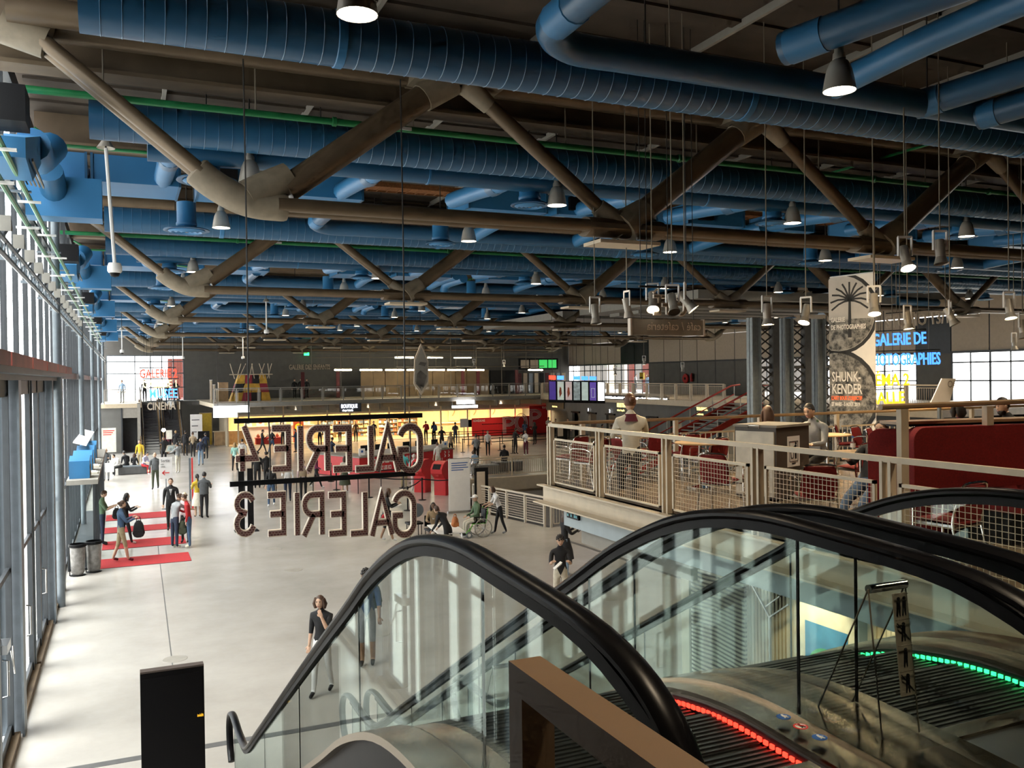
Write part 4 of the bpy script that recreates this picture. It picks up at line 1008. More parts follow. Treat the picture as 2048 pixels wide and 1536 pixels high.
for y, lab in ((7.6, 'grey cylinder spotlight under the cafe edge above the coloured poster'), (6.4, 'grey cylinder spotlight under the cafe edge, middle one'), (5.25, 'grey cylinder spotlight under the cafe edge, rightmost')):
    o = thing('ceiling_spot', lab, 'spotlight', (6.5, y, 3.1), group='spotlights under the cafe'); MB().tube([(6.5, y, 3.28), (6.5, y, 3.2)], .03, 8).build('mount', 'grey_light', o); MB().tube([(6.47, y, 3.22), (6.53, y, 3.02)], .075, 14).build('housing', 'cast_node', o, True)
    l = bpy.data.lights.new('spot_light', 'SPOT'); l.energy = 90; l.color = (1, .78, .48); l.spot_size = radians(95); l.spot_blend = .5; l.shadow_soft_size = .06
    lo = bpy.data.objects.new('spot_light', l); COL.objects.link(lo); lo.matrix_world = Matrix.Translation((6.56, y, 2.98)) @ Vector((.75, 0, -1.2)).to_track_quat('-Z', 'Y').to_matrix().to_4x4(); attach(lo, o)
# ================================================================ far escalators
mat('gold_side', (.30, .20, .11), .25, .7, noise=.1); mat('esc_step', (.05, .05, .052), .5, .5, noise=.1)
def far_escalator(x0, x1, label):
    e = thing('escalator', label, 'escalator', ((x0 + x1) / 2, 69, 0), group='far escalators')
    Y0, Y1 = 68.6, 75.4
    for x in (x0 - .16, x1 + .16):
        pts = [(x, 67.9, .75), (x, 67.75, .9), (x, 68.0, 1.0), (x, 68.8, 1.02), (x, Y0 + .6, 1.12), (x, Y1, 4.55), (x, Y1 + .8, 4.65), (x, Y1 + 1.4, 4.65)]
        MB().tube(smooth_path(pts, 3), .05, 8).build('handrail', 'rubber', e, True)
        MB().prism([(67.9, .02), (68.7, .02), (Y1, 3.3), (Y1 + .4, 3.6), (Y1 + .4, 3.9), (Y1, 3.85), (68.7, .35), (67.9, .3)], -.12, .12, ((x, 0, 0), (0, 1, 0), (0, 0, 1), (1, 0, 0))).build('side_deck', 'gold_side', e)
        MB().prism([(67.95, .3), (68.7, .35), (Y1, 3.85), (Y1 + .4, 3.9), (Y1 + .4, 4.6), (Y1, 4.5), (68.7, 1.0), (67.95, .95)], -.01, .01, ((x, 0, 0), (0, 1, 0), (0, 0, 1), (1, 0, 0))).build('glass_panel', 'clear_glass', e)
    n = 18; s0 = None
    for k in range(n):
        y = Y0 + (Y1 - Y0) * k / n; z = .12 + 3.5 * k / n
        if s0 is None: s0 = MB().box(x0, x1, 0, .4, -.2, 0).box(x0, x1, -.012, .0, -.02, .006).build('step', 'esc_step', e); s0.location += Vector((0, y, z))
        else: o = bpy.data.objects.new('step', s0.data); COL.objects.link(o); attach(o, e); o.location = (s0.location.x, y, z)
    MB().prism([(68.3, 0), (69, 0), (Y1 + .4, 3.2), (Y1 + .4, 3.3)], x0, x1, ((0, 0, 0), (0, 1, 0), (0, 0, 1), (1, 0, 0))).build('underside', 'grey_wall', e)
far_escalator(1.35, 2.35, 'far escalator at left with empty dark steps')
far_escalator(2.85, 3.85, 'far escalator at right carrying a man in a white shirt')
cp = thing('escalator_lamp', 'round glowing lamp at the foot between the far escalators', 'lamp', (2.6, 68.2, 1.4)); MB().lathe([(.001, -.14), (.14, 0), (.001, .14)], 12, (2.6, 68.1, 1.75), 'y').build('lamp_disc', 'lamp_glow', cp); MB().tube([(2.6, 68.15, 0), (2.6, 68.15, 1.65)], .02, 6).build('lamp_post', 'gold_side', cp)
o = thing('paper_notice', 'small paper notice standing at the foot of the far escalators', 'notice', (2.9, 67.7, 0)); MB().box(2.75, 3.15, 67.7, 67.72, 1.1, 1.75).build('notice_sheet', 'poster_paper', o); MB().tube([(2.95, 67.71, 0), (2.95, 67.71, 1.1)], .015, 6).build('notice_post', 'frame_dark', o)
# walls beside the far escalators
st = struct(empty('wall_escalator')); tag(st, 'grey wall and doors under the gallery left of the far escalators', 'wall')
MB().box(XW, -.15, 70.6, 70.8, 0, 3.35).build('wall_panel', 'grey_wall', st); MB().box(-.15, 1.1, 72.5, 72.7, 0, 3.35).build('door_panel', 'concrete_dark', st); MB().box(-.2, -.1, 70.5, 72.6, 0, 3.35).build('wall_edge', 'frame_dark', st); MB().box(-.1, 1.1, 70.55, 70.7, 2.6, 3.35).build('wall_lintel', 'grey_light', st); MB().box(.9, 1.12, 70.4, 72.5, 0, 3.65).build('wall_edge', 'grey_light', st)
o = thing('pinboard', 'pale board with red print before the grey wall at far left', 'board', (-1.0, 69.6, 0)); MB().box(-1.5, -.55, 69.6, 69.66, .2, 1.95).build('board_panel', 'poster_paper', o)
for k in range(3): MB().box(-1.4, -.65 - .1 * k, 69.59, 69.6, 1.72 - .14 * k, 1.78 - .14 * k).build('board_print', 'sticker_red', o)
o = thing('crowd_post', 'black barrier post beside the far escalator door', 'post', (.75, 69.8, 0)); MB().tube([(.75, 69.8, 0), (.75, 69.8, 1.0)], .05, 8).build('pole', 'black', o); MB().lathe([(.001, .03), (.2, .02), (.2, 0)], 12, (.75, 69.8, 0)).build('base', 'black', o)
# vestibule right of the far escalators: lockers, desk, panels
o = thing('information_board', 'white information panel right of the far escalators', 'panel', (5.0, 70, 0)); MB().box(4.55, 5.4, 70, 70.06, .9, 2.75).build('panel_sheet', 'white', o); MB().box(4.6, 4.66, 70, 70.05, 0, .9).build('panel_leg', 'frame_dark', o); MB().box(5.3, 5.36, 70, 70.05, 0, .9).build('panel_leg', 'frame_dark', o)
for k in range(3): MB().box(4.65, 5.2 - .1 * k, 69.99, 70, 2.3 - .45 * k, 2.36 - .45 * k).build('panel_print', 'frame_dark', o)
o = thing('dark_screen', 'dark upright screen before the white information panel', 'screen', (5.3, 67.5, 0)); MB().box(4.9, 5.7, 67.5, 67.56, 1.0, 1.6).build('screen_body', 'black', o); MB().tube([(5.3, 67.53, 0), (5.3, 67.53, 1.0)], .03, 6).build('screen_post', 'black', o)
mat('yellow_door', (.55, .38, .03), .5)
o = thing('mustard_screen', 'mustard yellow panel in the passage right of the far escalators', 'panel', (6, 76, 0)); MB().box(5.7, 6.6, 76, 76.1, 0, 2.6).build('panel_sheet', 'yellow_door', o); MB().box(5.65, 6.65, 76.1, 76.15, 0, 2.65).build('panel_frame', 'cream', o)
ck = thing('cloak_desk', 'pale wooden service desk in the passage at far left', 'desk', (7.2, 75, 0)); MB().box(6.7, 9.2, 74.6, 75.2, 0, 1.1).build('desk_body', 'wood', ck); MB().box(6.6, 9.3, 74.5, 75.3, 1.1, 1.16).build('desk_top', 'cream', ck)
for k in range(4): MB().box(6.7 + .62 * k, 6.72 + .62 * k, 74.585, 74.6, .05, 1.05).build('desk_joint', 'handrail_brown', ck)

# ================================================================ shops under the gallery
SY = 73.0
sh = struct(empty('wall_shops')); tag(sh, 'glazed shop fronts glowing warm under the gallery', 'wall')
mat('shop_wall', (.62, .50, .30), .6, noise=.06); mat('shop_floor', (.40, .30, .18), .35, noise=.1)
MB().box(7.6, 36.4, 79.3, 79.6, 0, 3.3).build('shop_back', 'shop_wall', sh); MB().box(7.6, 36.4, SY, 79.3, .0, .03).build('shop_floor', 'shop_floor', sh); MB().box(7.6, 36.4, SY + .1, 79.3, 3.15, 3.3).build('shop_ceiling', 'shop_wall', sh)
MB().box(7.5, 7.62, SY, 79.3, 0, 3.3).build('shop_side', 'cream', sh); MB().box(36.3, 36.5, SY - 4, 79.3, 0, 3.3).build('shop_side', 'grey_wall', sh)
MB().box(7.5, 36.4, SY - .05, SY + .05, 2.35, 2.5).build('shop_transom', 'cream', sh); MB().box(7.5, 36.4, SY - .03, SY + .03, 2.5, 3.3).build('shop_fascia', 'grey_light', sh)
for x in (7.55, 8.35, 11.9, 15.5, 17.4, 19.1, 20.8, 22.6, 25.5, 28.0, 30.2, 32.65, 36.3): MB().box(x - .06, x + .06, SY - .08, SY + .08, 0, 3.3).build('shop_post', 'cream', sh)
for a, c in ((8.4, 11.85), (11.95, 15.45), (20.85, 22.55), (22.65, 25.45), (25.6, 27.9), (28.1, 30.1)): MB().box(a, c, SY - .006, SY + .006, .1, 2.35).build('shop_glass', 'clear_glass', sh)
for k in range(14): MB().box(8.2 + 2 * k, 8.26 + 2 * k, 66.5, SY, 2.9, 3.35).build('gallery_joist', 'grey_wall', sh)
for x, w in ((10, 3.2), (14, 2.4), (18.2, 2.6), (22, 2.8), (25.8, 1.6), (28.5, 2.2), (31.8, 2.4), (34.6, 1.6)):
    o = tag(empty('ceiling_panel_light', (x, 76, 3.1)), 'warm ceiling light panel inside the shop, number %s from left' % LORD[[10, 14, 18.2, 22, 25.8, 28.5, 31.8, 34.6].index(x)], 'lamp', 'shop ceiling lights')
    MB().box(x - w / 2, x + w / 2, 74.2, 75.0, 3.1, 3.15).build('light_panel', 'tube_glow', o); MB().box(x - w / 2 - .05, x + w / 2 + .05, 74.15, 75.05, 3.13, 3.16).build('panel_rim', 'cream', o)
    l = bpy.data.lights.new('shop_light', 'AREA'); l.shape = 'RECTANGLE'; l.size = w; l.size_y = 2.4; l.energy = 420; l.color = (1, .72, .36)
    lo = bpy.data.objects.new('shop_light', l); COL.objects.link(lo); attach(lo, o); lo.location = (x, 76.2, 3.05)
# displays
mat('book_a', (.5, .12, .06), .6); mat('book_b', (.65, .5, .25), .6); mat('book_c', (.1, .15, .22), .6); mat('book_d', (.7, .65, .55), .6)
rnd = random.Random(3)
def shelf_unit(x, y, w, label, h=2.0, rows=5):
    o = thing('display_shelf', label, 'shelf', (x, y, 0), group='shop display shelves')
    MB().box(x - w / 2, x + w / 2, y + .3, y + .34, 0, h).build('back_board', 'wood', o)
    for s in (-1, 1): MB().box(x + s * w / 2 - .02, x + s * w / 2 + .02, y, y + .34, 0, h).build('side_board', 'wood', o)
    for r in range(rows + 1):
        z = .05 + (h - .1) * r / rows; MB().box(x - w / 2, x + w / 2, y, y + .34, z, z + .03).build('shelf_board', 'wood', o)
        if r < rows:
            b = MB(); xx = x - w / 2 + .05
            while xx < x + w / 2 - .2:
                q = rnd.uniform(.1, .26); b.cur = rnd.randrange(4); b.box(xx, xx + q, y + .04, y + .25, z + .03, z + .03 + rnd.uniform(.14, .27)); xx += q + .03
            b.build('goods', ['book_a', 'book_b', 'book_c', 'book_d'], o, kind='stuff')
for x, y, w, lab in ((18.3, 78.6, 1.7, 'wooden goods shelf at the left of the boutique'), (20, 78.6, 1.5, 'second wooden goods shelf in the boutique'), (22, 77.5, 1.8, 'wooden goods shelf in the middle of the boutique'), (24.2, 78.6, 1.9, 'wooden goods shelf at the right of the boutique'), (16.6, 78.2, 1.2, 'tall wooden goods shelf by the boutique entrance')): shelf_unit(x, y, w, lab)
o = thing('display_plinth', 'long white display plinth behind the bookshop window', 'plinth', (11.5, 75, 0)); MB().box(8.8, 14.8, 75.2, 75.6, 0, 1.35).build('plinth_body', 'white', o); MB().box(8.7, 14.9, 75.1, 75.7, 1.35, 1.42).build('plinth_top', 'cream', o)
for k, x in enumerate((9.4, 10.4, 11.3, 12.2, 13.2, 14.2)):
    o = thing('framed_print', '%s small framed picture on the bookshop plinth' % LORD[k], 'picture', (x, 75.3, 1.42), group='pictures on the plinth'); MB().box(x - .32, x + .32, 75.3, 75.34, 1.42, 2.1).build('picture_frame', 'poster_paper', o); MB().lathe([(.001, 0), (.17, 0)], 12, (x, 75.29, 1.78), 'y').build('picture_motif', ['book_c', 'book_a', 'book_b'][k % 3], o)
o = thing('red_display_bench', 'low red display table in front of the bookshop window', 'display table', (11, 73.8, 0)); MB().box(9.8, 12.6, 73.5, 74.2, 0, .5).build('bench_body', 'red', o); MB().box(9.75, 12.65, 73.45, 74.25, .5, .55).build('bench_top', 'red', o)
for k in range(7): MB().lathe([(.001, 0), (.12, .04), (.14, .15), (.06, .3), (.001, .33)], 8, (10 + .38 * k, 73.8, .55)).build('toy', ['book_a', 'book_b', 'book_d', 'book_c'][k % 4], o, True)
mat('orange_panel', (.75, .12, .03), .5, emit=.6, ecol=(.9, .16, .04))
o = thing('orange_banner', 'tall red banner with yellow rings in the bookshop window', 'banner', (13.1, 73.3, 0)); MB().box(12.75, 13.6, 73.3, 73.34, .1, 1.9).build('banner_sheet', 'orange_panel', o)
for z in (.65, 1.35): MB().lathe([(.16, 0), (.3, 0)], 16, (13.18, 73.29, z), 'y').build('banner_ring', 'yellow_neon', o)
o = thing('service_counter', 'long pale yellow counter at the right of the shops', 'counter', (27, 76, 0)); MB().box(25.8, 31, 76, 76.6, 0, 1.05).build('counter_body', 'shop_wall', o); MB().box(25.7, 31.1, 75.9, 76.7, 1.05, 1.12).build('counter_top', 'cream', o)
for k, x in enumerate((29.0, 31.2, 33.2)):
    o = thing('wall_picture', '%s pale picture on the lit shop back wall' % LORD[k], 'picture', (x, 79.2, 1.6), group='pictures on the shop wall'); MB().box(x - .55, x + .55, 79.2, 79.28, 1.1, 2.5).build('picture_sheet', 'shop_wall', o); MB().tube([(x - .15, 79.18, 1.6), (x + .05, 79.18, 1.9), (x + .1, 79.18, 2.1)], .05, 6).build('picture_motif', 'handrail_brown', o)
# red panel with triple-line letters
def ribbon(poly, w, closed=False):
    pts = [Vector((p[0], p[1], 0)) for p in poly]; n = len(pts); L = []; R = []
    for i, p in enumerate(pts):
        a = pts[i - 1] if (i > 0 or closed) else None; c = pts[(i + 1) % n] if (i < n - 1 or closed) else None
        d1 = (p - a).normalized() if a is not None else None; d2 = (c - p).normalized() if c is not None else None
        d1 = d1 or d2; d2 = d2 or d1; t = (d1 + d2); t = t.normalized() if t.length > 1e-6 else d1
        nn = Vector((-t.y, t.x, 0)); k = 1 / max(.5, nn.dot(Vector((-d1.y, d1.x, 0))))
        L.append(p + nn * w / 2 * k); R.append(p - nn * w / 2 * k)
    return L, R
def add_ribbon(b, poly, w, a, c, frame, closed=False):
    o, u, v, q = [Vector(x) for x in frame]; L, R = ribbon(poly, w, closed); n = len(L); vs = []
    for l, r in zip(L, R):
        for p, d in ((l, a), (r, a), (r, c), (l, c)): vs.append(o + u * p.x + v * p.y + q * d)
    fs = []
    for i in range(n if closed else n - 1):
        j = (i + 1) % n
        for k in range(4): fs.append((i * 4 + k, i * 4 + (k + 1) % 4, j * 4 + (k + 1) % 4, j * 4 + k))
    if not closed: fs += [(0, 1, 2, 3), tuple((n - 1) * 4 + k for k in range(4))]
    return b.add(vs, fs)
def arc(cx, cy, rx, ry, a0, a1, n=10): return [(cx + rx * cos(radians(a0 + (a1 - a0) * k / n)), cy + ry * sin(radians(a0 + (a1 - a0) * k / n))) for k in range(n + 1)]
mat('pop_red', (.62, .02, .025), .5, noise=.03)
pp_ = thing('printed_hoarding', 'low red panel printed with giant white triple-line letters', 'panel', (32, 72.5, 0))
MB().prism([(28.25, 0), (35.75, 0), (35.75, 2.62), (33.9, 2.58), (33.9, 1.68), (28.25, 1.62)], 0, .06, ((0, 72.5, 0), (1, 0, 0), (0, 0, 1), (0, 1, 0))).build('panel_board', 'pop_red', pp_)
fr_ = ((0, 72.49, 0), (1, 0, 0), (0, 0, 1), (0, -1, 0))
for nm, x0, z0, s in (('P', 31.25, .45, 1.0), ('O', 32.55, .55, 1.0), ('P', 33.9, 1.0, 1.0)):
    b = MB()
    for k in range(3):
        d = .13 * k
        if nm == 'P': add_ribbon(b, [(x0 + d, z0 - .3), (x0 + d, z0 + 1.25 - d)] + arc(x0 + .45, z0 + .8, .72 - d, .45 - d * .9, 90, -90) + [(x0 + .32, z0 + .35 + d * .9)], .055, 0, .01, fr_)
        else: add_ribbon(b, arc(x0 + .5, z0 + .55, .62 - d, .82 - d, 0, 360, 24)[:-1], .055, 0, .01, fr_, True)
    b.build('letter_' + nm.lower(), 'white', pp_)
b = MB()
for k in range(3): add_ribbon(b, [(35.2 + .15 * k, 2.5), (35.3 + .15 * k, 2.3)], .05, 0, .01, fr_)
b.build('accent_marks', 'white', pp_)
text('panel_title', 'ADHÉSIONS', .3, (28.35, 72.48, 1.3), (1, 0, 0), (0, 0, 1), 'white', pp_, .7, .005)
for k in range(14): MB().box(29.2 + .15 * k, 29.3 + .15 * k, 72.48, 72.49, 1.02, 1.1).build('panel_print', 'black', pp_)
# glowing signs
gs = thing('lit_sign', 'large blank white glowing sign over the shops at left', 'sign', (6.5, 62, 2.8)); MB().box(5.52, 7.85, 62, 62.25, 3.1, 3.55).build('sign_box', 'white_glow', gs); MB().box(5.52, 7.05, 62, 62.25, 2.78, 3.06).build('sign_box', 'white_glow', gs)
for x in (5.8, 7.6): MB().tube([(x, 62.1, 3.5), (x, 62.1, ZC + .02)], .012, 5).build('hanger', 'cable', gs)
gs = thing('lit_sign', 'white glowing sign above the red panel', 'sign', (25.3, 66.4, 2.8)); MB().box(24.6, 26.1, 66.4, 66.5, 3.12, 3.42).build('sign_box', 'white_glow', gs); MB().box(24.2, 26.4, 66.4, 66.5, 2.8, 3.0).build('sign_box', 'white_glow', gs); MB().box(25.3, 25.36, 66.5, 67.0, 2.8, 3.4).build('sign_bracket', 'frame_dark', gs)
gs = thing('lit_letters', 'small white lit sign reading BOUTIQUE under the gallery', 'sign', (15.6, 65, 2.8)); text('sign_title', 'BOUTIQUE', .4, (14.86, 65.0, 3.1), (1, 0, 0), (0, 0, 1), 'led_white', gs, .62, .02); text('sign_subtitle', 'shop / tienda', .19, (14.95, 65.0, 2.86), (1, 0, 0), (0, 0, 1), 'white_glow', gs, .8, .01); MB().box(14.75, 16.4, 65.06, 65.09, 2.8, 3.45).build('sign_back', 'frame_dark', gs); MB().box(15.5, 15.6, 65.09, 66.0, 3.3, 3.4).build('sign_arm', 'frame_dark', gs)
# ticketing signs
def yellow_sign(y, z, a, c, label, left=True, dx=33.28):
    o = thing('lit_letters', label, 'sign', (dx, y, z)); text('sign_title', a, .42, (dx, y, z), (0, -1, 0), (0, 0, 1), 'yellow_glow', o, .62, .02, bold=.01)
    if c: text('sign_subtitle', c, .22, (dx, y, z - .3), (0, -1, 0), (0, 0, 1), 'yellow_glow', o, .75, .01)
    MB().box(dx + .03, dx + .06, y - 2.1, y + .15, z - .4, z + .45).build('sign_back', 'frame_dark', o)
yellow_sign(55.9, 2.95, 'BILLETTERIE', 'tickets / taquilla', 'yellow lit sign reading BILLETTERIE over the ticket windows')
yellow_sign(46.1, 3.0, 'VESTIAIRE', 'cloakroom', 'yellow lit sign on the grey wall beside the red stair')
yellow_sign(66.6, 2.95, '', 'tickets / venta', 'small yellow lit line of print on the dark wall right of the red panel')
for k, (y, n) in enumerate(((60.3, '1'), (57.0, '2'), (54.3, '4'))):
    o = thing('window_number', 'lit white %s over a ticket window' % ['numeral one, leftmost', 'numeral two, middle', 'numeral four, rightmost'][k], 'sign', (33.25, y, 2.45)); text('number', n, .34, (33.25, y, 2.5), (0, -1, 0), (0, 0, 1), 'white_glow', o, .8, .01)
    MB().box(33.26, 33.29, y - .4, y + .2, 2.4, 2.46).build('number_bar', 'black', o)
tk = thing('led_ticker', 'black moving-text strip along the side gallery edge', 'sign', (32.2, 52, 3.6)); MB().box(32.15, 32.25, 47.6, 56.5, 3.56, 3.86).build('ticker_case', 'black', tk)
b = MB(); y = 56.3
while y > 47.8:
    q = rnd.uniform(.07, .22); b.box(32.13, 32.15, y - q, y, 3.62, 3.62 + rnd.choice((.1, .14, .14))); y -= q + rnd.choice((.03, .03, .05, .16))
b.build('ticker_print', 'white_glow', tk, kind='stuff')
# hanging screens
mat('scr_a', (.06, .03, .2), .4, emit=.8, ecol=(.05, .03, .2)); mat('scr_b', (.55, .62, .55), .4, emit=.5); mat('scr_c', (.62, .5, .48), .4, emit=.45); mat('scr_d', (.3, .36, .36), .4, emit=.4, noise=.8, scale=5); mat('scr_e', (.5, .6, .55), .4, emit=.55); mat('scr_f', (.12, .07, .35), .4, emit=.7); mat('scr_g', (1, 1, 1), .4, emit=2.4)
SB = DEP(1105, 783, 45); SE_ = DEP(1202, 785, 45)
for k in range(7):
    c = SB + (SE_ - SB) * (k / 6); u = (SE_ - SB).normalized(); n = Vector((u.y, -u.x, 0)).normalized()
    if n.dot(Vector((0, -1, 0))) < 0: n = -n
    o = thing('hanging_screen', ['purple', 'pale with brown figure', 'pink map', 'grey photo', 'pale green', 'violet framed', 'blank white'][k] + ' upright screen in the hanging row, %s from left' % LORD[k], 'screen', c, group='row of hanging screens')
    b = MB(); b.obox(c, u * .205, n * .05, (0, 0, .56)); b.build('screen_case', 'black', o)
    b = MB(); b.obox(c + n * .052 + Vector((0, 0, .05)), u * .165, n * .004, (0, 0, .47)); pnl = b.build('screen_face', 'scr_' + 'abcdefg'[k], o)
    if k in (1, 2):
        b = MB(); b.prism([(-.05, -.3), (.06, -.1), (.03, .2), (-.04, .25), (-.08, 0)], 0, .003, (c + n * .058, u, (0, 0, 1), n)); b.build('screen_motif', 'book_a', pnl)
    if k == 5:
        b = MB(); add_ribbon(b, [(-.09, -.25), (.09, -.25), (.09, .2), (-.09, .2)], .02, 0, .003, (c + n * .058, u, (0, 0, 1), n), True); b.build('screen_motif', 'scr_b', pnl)
    MB().tube([c + Vector((0, 0, .55)), Vector((c.x, c.y, ZC + .02))], .012, 5).build('hanger', 'cable', o)
    if k != 2 and k != 6:
        b = MB(); b.obox(c + n * .05 + Vector((0, 0, .72)), u * .17, n * .05, (0, 0, .1)); b.build('lit_box', 'led_red' if k == 0 else 'blue_neon', o)
# gallery upstairs: wooden wall, doors, children's tent, hanging tube lamps, letters
wg = thing('timber_wall', 'brown timber wall panels on the far gallery', 'wall panel', (25, 76.5, ZM))
mat('timber', (.20, .135, .07), .6, noise=.2, scale=1)
for k in range(11): MB().box(19.3 + 1.12 * k, 20.38 + 1.12 * k, 76.5 + .05 * (k % 2), 76.7, ZM, 5.95).build('timber_board', 'timber', wg)
mat('maroon', (.10, .012, .018), .6)
for k, x in enumerate((13.9, 16.9, 28.4, 29.9, 33.8)):
    o = thing('red_banner', '%s narrow dark red upright panel on the far gallery' % LORD[k], 'panel', (x, 75, ZM), group='dark red panels on the gallery'); MB().box(x - .15, x + .15, 75, 75.1, ZM, 5.9).build('panel_board', 'maroon', o); MB().box(x - .2, x + .2, 74.95, 75.15, ZM, ZM + .04).build('panel_foot', 'frame_dark', o)
dd = thing('dark_doors', 'dark double door at the right of the far gallery', 'door', (32, 76.4, ZM)); MB().box(31.7, 34.6, 76.4, 76.5, ZM, 5.9).build('door_panel', 'black', dd); MB().box(31.7, 34.6, 76.36, 76.4, 4.6, 4.68).build('door_bar', 'grey_light', dd)
gx = thing('green_exit_board', 'green lit board high at the right end of the far gallery', 'sign', (37, 78, 6)); 
for k in range(4): MB().box(35.4 + 1.0 * k, 36.25 + 1.0 * k, 77.5, 77.6, 6.1, 6.9).build('board_tile', 'green_board' if k > 1 else 'panel_beige', gx)
MB().box(35.2, 39.5, 77.62, 77.7, 5.95, 7.05).build('board_frame', 'black', gx)
for k in range(9):
    o = thing('leaning_board', '%s narrow upright strip in the row at the right end of the gallery' % LORD[k], 'board', (35 + .62 * k, 77.2, ZM), group='upright strips on the gallery'); MB().box(34.9 + .6 * k, 35.3 + .6 * k, 77.2, 77.3, ZM, 5.6).build('strip_board', ['maroon', 'panel_beige', 'frame_grey', 'cream', 'black'][k % 5], o); MB().box(34.85 + .6 * k, 35.35 + .6 * k, 77.15, 77.35, ZM, ZM + .03).build('strip_foot', 'frame_dark', o)
tp = thing('play_tent', "children's tent patched in yellow, red and black on the gallery", 'tent', (8.9, 70, ZM))
mat('patch_yellow', (.62, .36, .05), .7, noise=.25, scale=3); mat('patch_red', (.32, .03, .05), .7); mat('patch_black', (.02, .02, .02), .7)
TB = [(7.45, 69.3), (10.4, 69.3), (10.4, 71.2), (7.45, 71.2)]; TT = [(8.1, 69.9), (10.1, 69.9), (10.1, 70.7), (8.1, 70.7)]
for i in range(4):
    a, c, d, e = Vector((*TB[i], ZM)), Vector((*TB[(i + 1) % 4], ZM)), Vector((*TT[(i + 1) % 4], 5.7)), Vector((*TT[i], 5.7)); n = 4 if i % 2 == 0 else 2
    for j in range(n):
        for k in range(3):
            f = lambda s, t: (a * (1 - s) + c * s) * (1 - t) + (e * (1 - s) + d * s) * t
            w = .1 * ((j * 7 + k * 5) % 3 - 1)
            q = [f(min(1, max(0, (j + (w if k else 0)) / n)), k / 3), f(min(1, (j + 1 + (w if k else 0)) / n), k / 3), f(min(1, (j + 1 - w * (k < 2)) / n), (k + 1) / 3), f(max(0, (j - w * (k < 2)) / n), (k + 1) / 3)]
            MB().quad(*q).build('patch', ['patch_yellow', 'patch_red', 'patch_black', 'patch_yellow'][(j + 2 * k + i) % 4], tp)
for k, (x, dx) in enumerate(((7.7, -.25), (8.0, .25), (8.2, .4), (8.9, .2), (9.2, -.15), (9.7, .3), (9.9, -.3), (10.3, .25), (10.35, -.1))): MB().tube([(x - dx * .3, 69.8, 5.4), (x + dx, 69.7, 6.55)], .03, 6).build('tent_pole', 'cream', tp)
MB().tube([(7.4, 69.7, 5.72), (10.6, 69.7, 5.72)], .04, 6).build('tent_pole', 'cream', tp)
o = thing('cardboard_box', 'tall brown box left of the patched tent', 'box', (6.9, 70, ZM)); MB().box(6.6, 7.3, 69.8, 70.3, ZM, 5.1).build('box_body', 'wood', o); MB().box(6.58, 7.32, 69.78, 70.32, 5.1, 5.14).build('box_lid', 'wood', o)
for k in range(3):
    o = thing('white_block', '%s small pale block standing at the left end of the gallery' % LORD[k], 'block', (6.0 + .22 * k, 69.5, ZM), group='pale blocks on the gallery'); MB().box(5.95 + .22 * k, 6.1 + .22 * k, 69.4, 69.55, ZM, 4.6 + .35 * (2 - k)).build('block_body', 'cream', o); MB().box(5.93 + .22 * k, 6.12 + .22 * k, 69.38, 69.57, 4.6 + .35 * (2 - k), 4.64 + .35 * (2 - k)).build('block_cap', 'white', o)
gl = thing('wall_letters', 'dull wall letters reading GALERIE DES ENFANTS on the end wall', 'lettering', (13.7, YB1, 6.2)); 
p = U(578, 739, Y=YB1 - .1); text('letters', 'GALERIE DES ENFANTS', .62, p, (1, 0, 0), (0, 0, 1), 'panel_beige', gl, .58, .04, bold=.012)
ex = thing('exit_sign', 'small green exit sign high on the end wall', 'sign', (15.2, 79.9, 7.6)); p = U(613, 708, Y=79.8); MB().box(p.x - .22, p.x + .22, 79.75, 79.85, p.z - .13, p.z + .13).build('exit_face', 'led_green', ex); MB().box(p.x - .25, p.x + .25, 79.85, 79.95, p.z - .16, p.z + .16).build('exit_case', 'frame_dark', ex)
kk = 0
for z, py, xs in ((6.0, 740, ((669, 703), (720, 764), (771, 808), (814, 830), (855, 889), (895, 929), (935, 968), (1057, 1085))), (7.0, 715, ((790, 827), (855, 885), (908, 942)))):
    for a, c in xs:
        p, q = U(a, py, Y=72), U(c, py, Y=72); o = thing('tube_lamp', '%s glowing tube lamp from left in the %s row above the far gallery' % (LORD[[x[0] for x in xs].index(a)], 'lower' if z < 6.5 else 'upper'), 'lamp', p, group='tube lamps above the gallery')
        MB().tube([p, q], .07, 8).build('tube', 'tube_glow', o, True); MB().box(p.x, q.x, 71.95, 72.05, p.z + .07, p.z + .12).build('housing', 'grey_light', o); MB().tube([((p.x + q.x) / 2, 72, p.z + .1), ((p.x + q.x) / 2, 72, ZC + .02)], .012, 5).build('hanger', 'wire_light', o); kk += 1
lg = thing('lighting_grid', 'thin pale lighting grid of rails and drop rods above the far gallery', 'lighting grid', (22, 72, 7.2))
for z, y in ((7.05, 71.6), (7.35, 69), (6.2, 71.6)): MB().tube([(13.8, y, z), (35, y, z)], .035, 6).build('grid_rail', 'wire_light', lg)
for k in range(9): x = 14 + 2.4 * k; MB().tube([(x, 71.6, 3.7 if k % 2 else 6.0), (x, 71.6, ZC + .02)], .03, 6).build('drop_rod', 'wire_light', lg)
